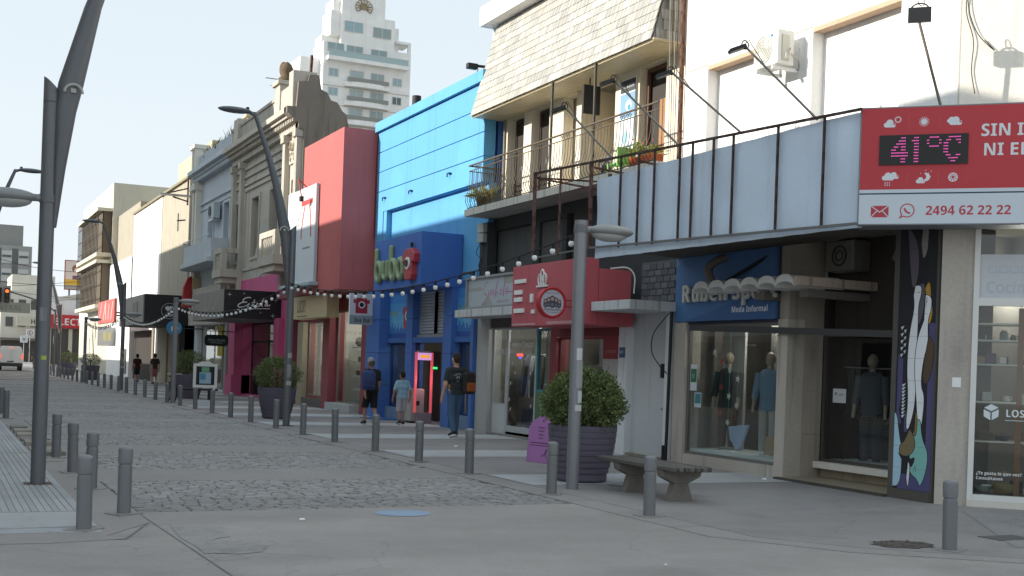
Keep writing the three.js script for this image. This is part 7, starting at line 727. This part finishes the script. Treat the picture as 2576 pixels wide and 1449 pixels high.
// ------------------------------------------------------------------ boards on the pavement
{
  const p = thing('pink_pavement_board', 'pink pointed wooden board with dark writing leaning by the big planter', 'board'); const out = [[-0.32, 0], [0.32, 0], [0.33, 0.6], [0.2, 0.72], [0.08, 0.79], [-0.06, 0.79], [-0.26, 0.68], [-0.32, 0.58]]; const T = new THREE.Matrix4().makeRotationY(ST + 0.25).setPosition(9.3, 0.014, -18.0);
  part(p, 'board', [extr(out, 0.02, 0.002).rotateX(-0.08).applyMatrix4(T)], mt('#b379b4', 0.75, tPlaster)); const m = new THREE.Mesh(new THREE.PlaneGeometry(0.5, 0.6).translate(0, 0.36, 0.026).rotateX(-0.08).applyMatrix4(T), decal(200, 240, (c) => { c.fillStyle = '#7c4f84'; for (let i = 0; i < 4; i++) c.fillRect(66 + i * 6, 22 + i * 24, 70 - i * 12, 9); c.fillStyle = '#4a2f50'; c.fillRect(0, 128, 200, 5); c.fillRect(0, 146, 200, 4); c.strokeStyle = '#5b3562'; c.lineWidth = 5; c.beginPath(); c.moveTo(120, 220); c.quadraticCurveTo(190, 190, 170, 170); c.quadraticCurveTo(140, 200, 180, 226); c.stroke(); })); m.name = 'writing'; p.add(m); part(p, 'prop', [bar([9.33, 0.55, -18.05], [9.55, 0.014, -18.1], 0.012)], M.wood);
  const q = thing('framed_pavement_board', 'white framed menu board with blue print standing near the bollards', 'board'); part(q, 'frame', [...frameZ(-39.2, 0.05, 7.55, 8.32, 0.62, 1.4, 0.09), extr([[-0.25, 0], [0.25, 0], [0.12, 0.07], [-0.12, 0.07]], 0.05).translate(7.935, 1.4, -39.25), bb(7.6, 7.66, 0.012, 0.62, -39.24, -39.2), bb(8.2, 8.26, 0.012, 0.62, -39.24, -39.2)], mt('#d0d0cc', 0.7)); part(q, 'black_panel', [bb(7.64, 8.23, 0.71, 1.31, -39.24, -39.215)], M.black); face(q, 'print', 0.4, 0.56, 7.935, 1.02, -39.21, 0, print(120, 168, (c, W, h) => { c.fillStyle = '#1d2024'; c.fillRect(0, 0, W, h); c.fillStyle = '#6a9a78'; c.fillRect(24, 4, 74, 46); c.fillStyle = '#93aebc'; c.fillRect(4, 54, 112, 110); c.fillStyle = '#4a86a4'; c.fillRect(10, 66, 54, 60); })); part(q, 'foot_panel', [bb(7.6, 8.1, 0.012, 0.22, -39.2, -39.17)], mt('#b9bcbf', 0.7));
  const d = thing('black_display_bench', 'black low bench behind the white framed board', 'bench'); part(d, 'seat', [rb(7.6, 9.3, 0.4, 0.47, -44.3, -43.6, 0.02)], M.dark); for (const x of [7.75, 9.1]) part(d, 'leg', [bb(x - 0.05, x + 0.05, 0.012, 0.4, -44.2, -43.7)], M.black);
  const bi = thing('bicycle', 'dark bicycle parked by the distant short lamp post', 'bicycle'); const X = 7.55; for (const z of [-42.4, -43.5]) { part(bi, 'wheel', [new THREE.TorusGeometry(0.32, 0.022, 6, 24).rotateY(Math.PI / 2).translate(X, 0.355, z), ...Array.from({ length: 6 }, (_, i) => bar([X, 0.355 - 0.31 * Math.cos(i * 0.52), z - 0.31 * Math.sin(i * 0.52)], [X, 0.355 + 0.31 * Math.cos(i * 0.52), z + 0.31 * Math.sin(i * 0.52)], 0.003, 3))], M.rubber); } part(bi, 'frame', [bar([X, 0.36, -43.5], [X, 0.78, -43.2], 0.016), bar([X, 0.36, -43.5], [X, 0.34, -43.0], 0.014), bar([X, 0.34, -43.0], [X, 0.85, -43.15], 0.018), bar([X, 0.8, -43.15], [X, 0.82, -42.55], 0.018), bar([X, 0.34, -43.0], [X, 0.72, -42.52], 0.018), bar([X, 0.36, -42.4], [X, 0.98, -42.58], 0.016)], M.dark); part(bi, 'saddle', [sph(0.13, X, 0.9, -43.2, 0.6, 0.35, 1.1)], M.black); part(bi, 'handlebar', [bar([X - 0.26, 0.99, -42.6], [X + 0.26, 0.99, -42.6], 0.014)], M.alu);
}
// ------------------------------------------------------------------ van, signals, signs and wires at the far crossing
{
  const v = thing('white_van', 'white delivery van with red tail lights seen from behind', 'van'); const wm = mt('#cfcfcd', 0.35, null, { clearcoat: 0.5 }), sec = (w) => [[-w, 0.45], [w, 0.45], [w * 1.01, 1.05], [w * 0.96, 1.5], [w * 0.84, 1.86], [w * 0.7, 1.95], [-w * 0.7, 1.95], [-w * 0.84, 1.86], [-w * 0.96, 1.5], [-w * 1.01, 1.05]];
  part(v, 'body', [extr(sec(0.86), 3.1, 0.03).translate(5.55, 0, -107.2), extr([[-0.85, 0.45], [0.85, 0.45], [0.84, 1.0], [0.7, 1.05], [-0.7, 1.05], [-0.84, 1.0]], 0.9, 0.03).translate(5.55, 0, -108.15)], wm); const Zr = -104.06;
  part(v, 'rear_bumper', [rb(4.68, 6.42, 0.32, 0.62, -104.15, -103.95, 0.04)], mt('#2b2b2c', 0.6)); for (const s of [-1, 1]) { part(v, 'rear_door', [rb(5.55 + s * 0.02 + (s < 0 ? -0.74 : 0), 5.55 + s * 0.02 + (s < 0 ? 0 : 0.74), 0.64, 1.76, Zr - 0.01, Zr + 0.015, 0.012)], wm); part(v, 'tail_light', [rb(5.55 + s * 0.84 - 0.06, 5.55 + s * 0.84 + 0.06, 0.95, 1.35, Zr - 0.04, Zr + 0.03, 0.02)], new THREE.MeshPhysicalMaterial({ color: '#a02018', emissive: new THREE.Color().setRGB(1, 0.12, 0.04), emissiveIntensity: 1.1, roughness: 0.3 })); const w = part(v, 'wheel', [new THREE.CylinderGeometry(0.31, 0.31, 0.2, 20).rotateZ(Math.PI / 2).translate(5.55 + s * 0.76, 0.31, -104.75)], M.rubber); part(w, 'rim', [new THREE.CylinderGeometry(0.18, 0.18, 0.21, 14).rotateZ(Math.PI / 2).translate(5.55 + s * 0.76, 0.31, -104.75)], M.alu); const w2 = part(v, 'wheel', [new THREE.CylinderGeometry(0.31, 0.31, 0.2, 20).rotateZ(Math.PI / 2).translate(5.55 + s * 0.76, 0.31, -107.4)], M.rubber); part(w2, 'rim', [new THREE.CylinderGeometry(0.18, 0.18, 0.21, 14).rotateZ(Math.PI / 2).translate(5.55 + s * 0.76, 0.31, -107.4)], M.alu); part(v, 'wing_mirror', [rb(5.55 + s * 0.98 - 0.06, 5.55 + s * 0.98 + 0.06, 1.15, 1.35, -107, -106.9, 0.02)], M.dark); }
  part(v, 'brake_light', [rb(5.43, 5.67, 1.82, 1.87, Zr - 0.02, Zr + 0.02, 0.01)], new THREE.MeshPhysicalMaterial({ color: '#a02018', emissive: new THREE.Color().setRGB(1, 0.12, 0.04), emissiveIntensity: 1.1 })); part(v, 'number_plate', [bb(5.25, 5.65, 0.68, 0.79, Zr + 0.016, Zr + 0.025)], mt('#55575a', 0.5)); part(v, 'door_handle', [rb(5.62, 5.74, 0.7, 0.82, Zr + 0.016, Zr + 0.03, 0.01)], M.dark);
  const red = () => new THREE.MeshPhysicalMaterial({ color: '#b03018', emissive: new THREE.Color().setRGB(1, 0.16, 0.03), emissiveIntensity: 1.5 });
  const head = (p, x, y, z, off) => { part(p, 'signal_head', [rb(x - 0.2, x + 0.2, y - 0.95, y + 0.28, z - 0.15, z, 0.03)], mt('#2a2b2c', 0.6)); part(p, 'signal_lamp', [sph(0.14, x, y, z, 1, 1, 0.3, 14)], off ? mt('#4a201c', 0.3) : red()); part(p, 'signal_lens', [sph(0.13, x, y - 0.34, z, 1, 1, 0.25, 12), sph(0.13, x, y - 0.68, z, 1, 1, 0.25, 12)], mt('#3a3a34', 0.3)); part(p, 'visor', [0, -0.34, -0.68].map((o) => new THREE.CylinderGeometry(0.16, 0.16, 0.16, 12, 1, true, Math.PI / 2, Math.PI).rotateX(Math.PI / 2).translate(x, y + o, z + 0.08)), mt('#232425', 0.7, null, { side: THREE.DoubleSide })); };
  const t1 = thing('traffic_signal', 'overhead traffic signal showing red on a mast arm across the street', 'traffic light'); head(t1, 5.2, 6.5, -106.5); head(t1, 4.6, 6.5, -106.6, true); part(t1, 'backboard', [rb(4.3, 5.5, 5.35, 6.95, -106.85, -106.8, 0.02)], mt('#8f908c', 0.7)); part(t1, 'mast', [bar([9.0, 0.012, -106.9], [9.0, 5.2, -106.9], 0.09, 10), tube([[9.0, 5.0, -106.9], [8.2, 5.6, -106.9], [6.5, 6.2, -106.9], [4.4, 6.7, -106.9]], 0.06, 24, 8)], mt('#55585a', 0.6));
  const t2 = thing('traffic_signal', 'post mounted red traffic signal beside the far pavement', 'traffic light'); part(t2, 'post', [cyl(0.06, 0.06, 4, 9.6, 0.012, -109.4, 10)], mt('#4a4c4e', 0.6)); head(t2, 9.62, 3.6, -109.2); part(t2, 'pedestrian_signal', [rb(9.45, 9.8, 2.2, 2.6, -109.3, -109.15, 0.02)], mt('#2a2b2c', 0.6)); part(t2, 'signal_lamp', [sph(0.1, 9.62, 2.45, -109.14, 1, 1, 0.4, 12)], red());
  const sg = (name, label, x, y, z, txt, ring) => { const s = thing(name, label, 'road sign'); part(s, 'post', [bar([x, 0.012, z], [x, y + 0.5, z], 0.05)], M.alu); part(s, 'plate', [rb(x - 0.5, x + 0.5, y - 0.5, y + 0.5, z + 0.05, z + 0.1, 0.03)], M.white); face(s, 'printed_face', 0.94, 0.94, x, y, z + 0.107, 0, print(96, 96, (c, W, h) => { c.fillStyle = '#c9cac8'; c.fillRect(0, 0, W, h); if (ring) { c.strokeStyle = '#a3504a'; c.lineWidth = 8; c.beginPath(); c.arc(48, 48, 36, 0, 7); c.stroke(); } say(txt, 48, 50, 58, '#3d4044', 'sans-serif', 'center')(c); })); };
  sg('street_sign', 'white square sign with a dark capital H far down the street', 11.58, 3.35, -186.5, 'H', false); sg('street_sign', 'white parking sign with a red ring far down the street', 12.4, 4.3, -187, 'E', true);
  const wires = [[[1, 9.5, -100], [12, 8.2, -104]], [[-3, 8.6, -112], [12, 7.4, -110]], [[-3, 7.6, -120], [13, 8.4, -118]], [[0, 9.0, -130], [14, 7.6, -139]]]; wires.forEach(([a, b], i) => single('overhead_wire', ord[i] + ' sagging black overhead wire across the far street, counted from the near end', 'wire', [tube([a, [(a[0] + b[0]) / 2, (a[1] + b[1]) / 2 - 0.5, (a[2] + b[2]) / 2], b], 0.02, 20, 4)], M.dark));
  single('roof_cable', 'thin slack cable from the slated roof to the blue coping', 'cable', [tube([[12.3, 9.2, -27.1], [12.3, 8.9, -27.7], [12.2, 8.95, -28.6]], 0.012, 16, 4)], M.dark); { const p = thing('roof_antenna', 'thin lattice antenna mast on the old stone facade roof', 'antenna'); part(p, 'mast', [bar([13, 9.6, -50], [13, 13.6, -50], 0.04), bar([13.15, 9.6, -50], [13.15, 13.4, -50], 0.03)], mt('#8a8a86', 0.6)); part(p, 'crossbar', [bar([12.2, 13.5, -50], [13.9, 13.5, -50], 0.02), bar([12.4, 13.2, -50], [13.7, 13.2, -50], 0.015)], mt('#8a8a86', 0.6)); }
  { const p = thing('side_camera_arm', 'dark bracket camera sticking out beyond the slated roof', 'camera'); part(p, 'arm', [bar([12.35, 9.1, -27.15], [11.95, 9.12, -27.3], 0.035, 8)], M.dark); part(p, 'camera_body', [rb(11.7, 11.98, 9.03, 9.17, -27.4, -27.25, 0.02)], M.black); part(p, 'lead', [tube([[12.0, 9.05, -27.3], [11.95, 8.85, -27.3], [12.1, 8.8, -27.2], [12.3, 8.6, -27.15]], 0.01, 16, 4)], M.dark); }
}
// ------------------------------------------------------------------ people: one skinned body each, clothes as children
const V3 = (a) => new THREE.Vector3(...a);
function field(bones, k, res, pad = 0.06, cut) {      // bones: [a, b, ra, rb] tapered capsules joined smoothly
  const B = bones.map(([a, b, r, s]) => ({ a: V3(a), d: V3(b).sub(V3(a)), r, s: s ?? r, l: Math.max(1e-6, V3(b).distanceToSquared(V3(a))) })), box = new THREE.Box3();
  for (const q of B) { const m = Math.max(q.r, q.s) + pad; box.expandByPoint(q.a.clone().addScalar(-m)); box.expandByPoint(q.a.clone().addScalar(m)); const e = q.a.clone().add(q.d); box.expandByPoint(e.clone().addScalar(-m)); box.expandByPoint(e.addScalar(m)); }
  const c = box.getCenter(new THREE.Vector3()), h = box.getSize(new THREE.Vector3()).multiplyScalar(0.5), mc = new MarchingCubes(res, new THREE.MeshBasicMaterial(), false, false, 120000), N = res, p = new THREE.Vector3(), t = new THREE.Vector3();
  mc.isolation = 0;
  for (let z = 0; z < N; z++) for (let y = 0; y < N; y++) for (let x = 0; x < N; x++) {
    p.set(c.x + h.x * (x - N / 2) / (N / 2), c.y + h.y * (y - N / 2) / (N / 2), c.z + h.z * (z - N / 2) / (N / 2)); let d = 1e3;
    for (const q of B) { t.copy(p).sub(q.a); const u = Math.max(0, Math.min(1, t.dot(q.d) / q.l)); const e = t.addScaledVector(q.d, -u).length() - (q.r + (q.s - q.r) * u); const g = Math.max(0, k - Math.abs(d - e)) / k; d = Math.min(d, e) - g * g * k * 0.25; }
    if (cut) d = Math.max(d, cut(p));
    mc.field[x + y * N + z * N * N] = -d;
  }
  mc.update(); const n = mc.count, pos = new Float32Array(n * 3);
  for (let i = 0; i < n; i++) { pos[i * 3] = c.x + h.x * mc.positionArray[i * 3]; pos[i * 3 + 1] = c.y + h.y * mc.positionArray[i * 3 + 1]; pos[i * 3 + 2] = c.z + h.z * mc.positionArray[i * 3 + 2]; }
  let g = new THREE.BufferGeometry(); g.setAttribute('position', new THREE.BufferAttribute(pos, 3)); g = mergeVertices(g, 1e-4); g.computeVertexNormals(); return g;
}
function person(o) {
  // local axes: walks towards -z, right hand at +x; s scales an 1.8 m figure
  const P = thing('person', o.label, 'person'), s = o.s, R = o.res ?? 60, L = (v) => v.map((q) => q * s), J = {};
  for (const [k, v] of Object.entries(o.joints)) J[k] = L(v);
  const bone = (a, b, r, e) => [a, b, r * s, (e ?? r) * s], X = (x, y, z) => L([x, y, z]);
  const lean = o.lean ?? 0, tz = (y) => -lean * (y - 0.9);
  const torso = (g) => [bone(X(-0.13, 1.43, tz(1.43)), X(0.13, 1.43, tz(1.43)), 0.075 + g), bone(X(-0.09, 1.28, tz(1.28)), X(0.09, 1.28, tz(1.28)), 0.108 + g), bone(X(-0.07, 1.1, tz(1.1)), X(0.07, 1.1, tz(1.1)), 0.1 + g), bone(X(-0.085, 0.95, 0), X(0.085, 0.95, 0), 0.108 + g)];
  const arm = (S, g) => [bone(J['sh' + S], J['el' + S], 0.052 + g, 0.04 + g)], leg = (S, g, q) => [bone(J['hip' + S], J['kn' + S], 0.083 + g, 0.056 + g + (q ?? 0))], shin = (S, g) => [bone(J['kn' + S], J['an' + S], 0.054 + g, 0.037 + g)];
  const hz = tz(1.62), body = [...torso(0), bone(X(0, 1.48, tz(1.48)), X(0, 1.58, hz), 0.052), bone(X(0, 1.63, hz - 0.012), X(0, 1.7, hz + 0.01), 0.078, 0.09), bone(X(0, 1.62, hz - 0.085), X(0, 1.655, hz - 0.09), 0.014), bone(X(-0.088, 1.65, hz), X(-0.088, 1.67, hz), 0.02), bone(X(0.088, 1.65, hz), X(0.088, 1.67, hz), 0.02)];
  for (const S of ['L', 'R']) body.push(...arm(S, 0), bone(J['el' + S], J['wr' + S], 0.04, 0.028), ...leg(S, 0), ...shin(S, 0), bone(J['an' + S], J['to' + S], 0.036, 0.034));
  const hands = []; for (const S of ['L', 'R']) { const w = V3(J['wr' + S]), d = w.clone().sub(V3(J['el' + S])).normalize(), sx = S === 'L' ? 1 : -1, side = new THREE.Vector3(0, 0, -1).addScaledVector(d, d.z).normalize(), inn = new THREE.Vector3(sx, 0, 0), at = (a, b, c) => w.clone().addScaledVector(d, a * s).addScaledVector(side, b * s).addScaledVector(inn, c * s).toArray(); const hb = [[at(0.01, 0, 0), at(0.075, 0.02, 0.006), 0.026 * s, 0.022 * s], [at(0.01, 0, 0), at(0.075, -0.022, 0.006), 0.026 * s, 0.02 * s]]; [[0.03, 0.075, 0.04], [0.01, 0.085, 0.045], [-0.01, 0.08, 0.042], [-0.03, 0.065, 0.034]].forEach(([b, l, m]) => hb.push([at(0.075, b, 0.006), at(0.075 + m, b, 0.014), 0.0105 * s, 0.0095 * s], [at(0.075 + m, b, 0.014), at(0.075 + l * 0.95, b, 0.034), 0.0095 * s, 0.008 * s])); hb.push([at(0.025, 0.03, 0.01), at(0.055, 0.058, 0.02), 0.013 * s, 0.011 * s], [at(0.055, 0.058, 0.02), at(0.09, 0.056, 0.03), 0.011 * s, 0.009 * s]); hands.push(field(hb, 0.008 * s, o.far ? 20 : 40, 0.02)); }
  const bodyMesh = part(P, 'body', [field(body, 0.045 * s, R), ...hands], o.skin ?? M.skin);
  part(P, 'shirt', [field([...torso(0.016), ...arm('L', 0.02), ...arm('R', 0.02)], 0.05 * s, R, 0.06, (p) => Math.max((o.hem ?? 0.92) * s - p.y, p.y - 1.515 * s, ...['L', 'R'].map((S) => { const a = V3(J['sh' + S]), d = V3(J['el' + S]).sub(a); return Math.abs(p.x) > 0.17 * s ? p.clone().sub(a).dot(d) / d.length() - d.length() * (o.sleeve ?? 0.72) : -1; })))], o.shirt);
  const lower = [[X(-0.085, 0.96, 0), X(0.085, 0.96, 0), 0.118 * s, 0.118 * s]]; for (const S of ['L', 'R']) { lower.push(...leg(S, 0.018, o.shorts ? 0.022 : 0.006)); if (!o.shorts) lower.push(...shin(S, 0.02)); }
  part(P, o.shorts ? 'shorts' : 'trousers', [field(lower, 0.035 * s, R, 0.06, (p) => Math.max(p.y - 1.0 * s, (o.shorts ? o.shorts * s : 0.07 * s) - p.y))], o.pants);
  for (const S of ['L', 'R']) { const a = J['an' + S], t = J['to' + S]; const sh = part(P, 'shoe', [field([[[a[0], a[1] - 0.015 * s, a[2] + 0.02 * s], t, 0.05 * s, 0.042 * s], [a, [a[0], a[1] + 0.03 * s, a[2]], 0.048 * s, 0.045 * s]], 0.02 * s, o.far ? 20 : 34, 0.03)], o.shoe ?? M.black); const dx = t[0] - a[0], dz = t[2] - a[2]; part(sh, 'sole', [sbar([a[0] - dx * 0.35, a[1] - 0.062 * s, a[2] - dz * 0.35], [t[0] + dx * 0.15, t[1] - 0.042 * s, t[2] + dz * 0.15], 0.085 * s, 0.022 * s)], M.white); }
  if (o.hair) part(P, 'hair', [field([bone(X(0, 1.69, hz + 0.02), X(0, 1.725, hz + 0.005), 0.093), bone(X(0, 1.62, hz + 0.05), X(0, 1.68, hz + 0.04), o.longHair ? 0.07 : 0.055)], 0.03 * s, 34, 0.03, (p) => Math.max((1.595 - (o.longHair ?? 0)) * s - p.y, (-p.z + (hz - 0.055) * s - Math.max(0, p.y - 1.7 * s))))], o.hair);
  if (o.cap) { const c = part(P, 'cap', [field([bone(X(0, 1.71, hz + 0.005), X(0, 1.735, hz), 0.1)], 0.02, 34, 0.03, (p) => 1.695 * s - p.y)], o.cap); part(c, 'peak', [extr([[-0.07, 0], [0.07, 0], [0.06, 0.07], [0, 0.09], [-0.06, 0.07]], 0.008).rotateX(-Math.PI / 2).scale(s, s, s).translate(0, 1.7 * s, (hz - 0.09) * s)], o.cap); }
  const eye = (x) => part(bodyMesh, 'eye', [sph(0.012 * s, x * s, 1.672 * s, (hz - 0.083) * s)], M.dark); eye(-0.034); eye(0.034); part(bodyMesh, 'mouth', [sph(0.02 * s, 0, 1.605 * s, (hz - 0.085) * s, 1, 0.25, 0.3)], mt('#8a5046', 0.6));
  P.position.set(o.x, 0.014, o.z); P.rotation.y = o.turn ?? 0; return P;
}
const stride = (f, b, armF = 0.1) => ({ hipL: [-0.09, 0.92, 0], knL: [-0.1, 0.5, -0.06 + f * 0.2], anL: [-0.1, 0.085 + b, f * 0.42], toL: [-0.11, 0.045 + b * 0.2, f * 0.42 - 0.14], hipR: [0.09, 0.92, 0], knR: [0.1, 0.5, -0.07 - f * 0.15], anR: [0.1, 0.085, -f * 0.35], toR: [0.11, 0.045, -f * 0.35 - 0.14], shL: [-0.185, 1.42, 0], elL: [-0.25, 1.13, 0.03 - armF], wrL: [-0.27, 0.87, -0.02 - armF * 2], shR: [0.185, 1.42, 0], elR: [0.25, 1.13, 0.03 + armF], wrR: [0.26, 0.87, -0.02 + armF * 1.4] });
const cl = (h) => mt(h, 0.9, tCloth);
{
  const j1 = stride(0.35, 0.05, 0.04); Object.assign(j1, { elR: [0.3, 1.16, 0.06], wrR: [0.28, 1.24, -0.16] });
  const a = person({ label: 'man in a dark printed t-shirt and blue jeans walking past the blue shop', s: 1.04, x: 10.47, z: -24.45, turn: 0.12, res: 66, joints: j1, shirt: cl('#33373a'), pants: cl('#46617f'), hair: mt('#33261f', 0.9), skin: mt('#c3967c', 0.65) });
  const m = new THREE.Mesh(new THREE.PlaneGeometry(0.24, 0.3, 6, 4), decal(160, 200, (c) => { c.save(); c.translate(80, 40); c.rotate(-0.12); c.fillStyle = '#a3a7a8'; for (let i = 0; i < 9; i++) c.fillRect(-62 + i * 14, -10 + 0.012 * (i * 14 - 56) ** 2 * 0.5, 9, 18); c.restore(); say('24', 80, 90, 64, '#a3a7a8', 'sans-serif', 'center')(c); say('R.J', 84, 146, 36, '#8f9394', 'sans-serif', 'center')(c); })); const q = m.geometry.attributes.position; for (let i = 0; i < q.count; i++) q.setZ(i, -1.6 * q.getX(i) * q.getX(i)); m.geometry.computeVertexNormals(); m.name = 'shirt_print'; m.position.set(-0.03, 1.33, 0.142); a.add(m);
  const bag = (label, cx, cy, cz, w, h, d, hex, hex2, turn, strap) => { const b = thing('backpack', label, 'backpack'); part(b, 'bag', [new RoundedBoxGeometry(w, h, d, 4, d * 0.42).translate(0, 0, 0)], cl(hex)); part(b, 'pocket', [new RoundedBoxGeometry(w * 0.7, h * 0.4, d * 0.4, 3, d * 0.15).translate(0, -h * 0.18, d * 0.42)], cl(hex2)); part(b, 'strap', [tube(strap, 0.018, 20, 6)], cl(hex)); part(b, 'top_loop', [new THREE.TorusGeometry(0.03, 0.008, 5, 12).translate(0, h * 0.52, 0)], cl(hex)); b.position.set(cx, cy, cz); b.rotation.y = turn; };
  bag('dark brown and orange backpack on the shoulder of the man in jeans', 10.7, 1.24, -24.24, 0.3, 0.5, 0.2, '#2f2a26', '#9a5326', 0.12, [[-0.06, 0.2, -0.08], [-0.05, 0.32, -0.18], [-0.04, 0.26, -0.34], [0.02, 0.02, -0.36], [0.06, -0.14, -0.26]]);
  const j2 = stride(-0.55, 0.02, -0.1); Object.assign(j2, { knL: [-0.1, 0.5, -0.16], anL: [-0.09, 0.09, -0.2], toL: [-0.09, 0.05, -0.34], knR: [0.09, 0.49, -0.02], anR: [0.05, 0.12, 0.34], toR: [0.05, 0.045, 0.22] });
  person({ label: 'man in a grey cap, black shirt and black shorts with a blue backpack', s: 0.955, x: 10.08, z: -29.0, turn: 0.1, res: 66, lean: 0.1, joints: j2, shirt: cl('#28282b'), pants: cl('#18181b'), shorts: 0.47, cap: cl('#9b9da2'), hair: mt('#5a5048', 0.9), skin: mt('#a67a63', 0.65), shoe: cl('#2c3038') });
  bag('blue backpack carried by the man in the grey cap', 9.92, 1.17, -28.8, 0.36, 0.5, 0.22, '#3b4a78', '#2f3c66', -0.25, [[-0.05, 0.2, -0.08], [0.02, 0.3, -0.16], [0.06, 0.22, -0.3], [0.0, 0.0, -0.3], [-0.1, -0.15, -0.2]]);
  const j3 = stride(0.22, 0.03, 0.05); Object.assign(j3, { elL: [-0.29, 1.14, 0.03], wrL: [-0.31, 0.9, -0.06], elR: [0.29, 1.14, 0.04], wrR: [0.31, 0.9, -0.05] });
  person({ label: 'boy in a pale blue t-shirt and light shorts walking by the blue shop', s: 0.775, x: 11.05, z: -29.35, turn: 0.05, joints: j3, shirt: cl('#9fbfd0'), pants: cl('#b9b3b2'), shorts: 0.46, hair: mt('#221a16', 0.9), skin: mt('#a87c62', 0.65), hem: 0.86, sleeve: 0.85 });
  const far = (label, x, z, s, shirt, pants, shorts, hair) => person({ label, x, z, s, far: true, res: 36, turn: 0.2, joints: stride(0.15, 0.01, 0.04), shirt: cl(shirt), pants: cl(pants), shorts, hair: mt(hair, 0.9), longHair: 0.1 });
  far('distant pedestrian in dark red and black before the black marquee shop', 10.6, -71.8, 0.92, '#4a2328', '#2c2a2e', 0.5, '#2a1d17'); far('distant pedestrian in a dark top and pink shorts before the black marquee shop', 10.95, -67.8, 0.95, '#3c3b33', '#a86f70', 0.45, '#241a15'); far('far pedestrian in a pale striped top by the distant traffic signal', 9.5, -100, 0.98, '#6f7067', '#3a3a3c', 0, '#2a201a'); far('far pedestrian in grey crossing beyond the white van', 8.3, -118, 0.97, '#4b4d52', '#77756f', 0, '#2a201a');
}
// ------------------------------------------------------------------ lit ceiling lamps inside the shops
{
  const lampOn = (label, x, y, z, I, col = [1, 0.95, 0.86]) => {
    const l = thing('ceiling_lamp', label, 'lamp'); part(l, 'housing', [rb(x - 0.09, x + 0.09, y, y + 0.05, z - 0.32, z + 0.32, 0.01)], M.white); part(l, 'hanger', [bar([x, y + 0.05, z], [x, y + 0.3, z], 0.006, 5)], M.alu);
    part(l, 'light_tube', [rb(x - 0.06, x + 0.06, y - 0.03, y, z - 0.28, z + 0.28, 0.01)], new THREE.MeshPhysicalMaterial({ color: '#ffffff', emissive: new THREE.Color().setRGB(...col), emissiveIntensity: 1.4 }));
    const p = new THREE.PointLight(new THREE.Color().setRGB(...col), I); p.position.set(x, y - 0.12, z); p.name = 'ceiling_light'; p.shadow.radius = 6; p.castShadow = true; l.add(p);
  };
  lampOn('lit ceiling lamp inside the clothes shop window behind the notices', 12.9, 2.85, -16.3, 2.6); lampOn('lit ceiling lamp inside the dark recessed clothes shop window', 14.9, 3.1, -13.6, 0.16); lampOn('lit ceiling lamp inside the chamfered homeware shop', 13.75, 3.1, -11.9, 2.2); lampOn('lit ceiling lamp behind the glass door below the faded pink sign', 12.8, 2.6, -24.8, 2.2); lampOn('lit ceiling lamp in the gift shop window below the red box sign', 12.6, 2.6, -21.5, 1.6); lampOn('lit ceiling lamp in the shoe window beside the hanging emblem sign', 12.7, 3.3, -36.9, 3.4); lampOn('lit ceiling lamp in the window under the cream sign', 12.75, 2.8, -40.6, 3.0); lampOn('lit ceiling lamp inside the blue shop', 14.2, 3.0, -30.2, 4); lampOn('lit ceiling lamp inside the pink shopfront', 13.2, 3.6, -48, 3); lampOn('lit ceiling lamp inside the glassy shop of the pale blue house', 13.2, 2.9, -57.5, 4);
}
// ------------------------------------------------------------------ put each group's origin at the base of its thing
for (const o of settleList) {
  if (!o.position.equals(new THREE.Vector3()) || o.rotation.y || !o.children.length) continue;
  o.updateMatrixWorld(true);
  const b = new THREE.Box3().setFromObject(o), c = b.getCenter(new THREE.Vector3()); c.y = b.min.y;
  for (const k of o.children) k.position.sub(c);
  o.position.copy(c);
}
renderer.render(scene, camera);
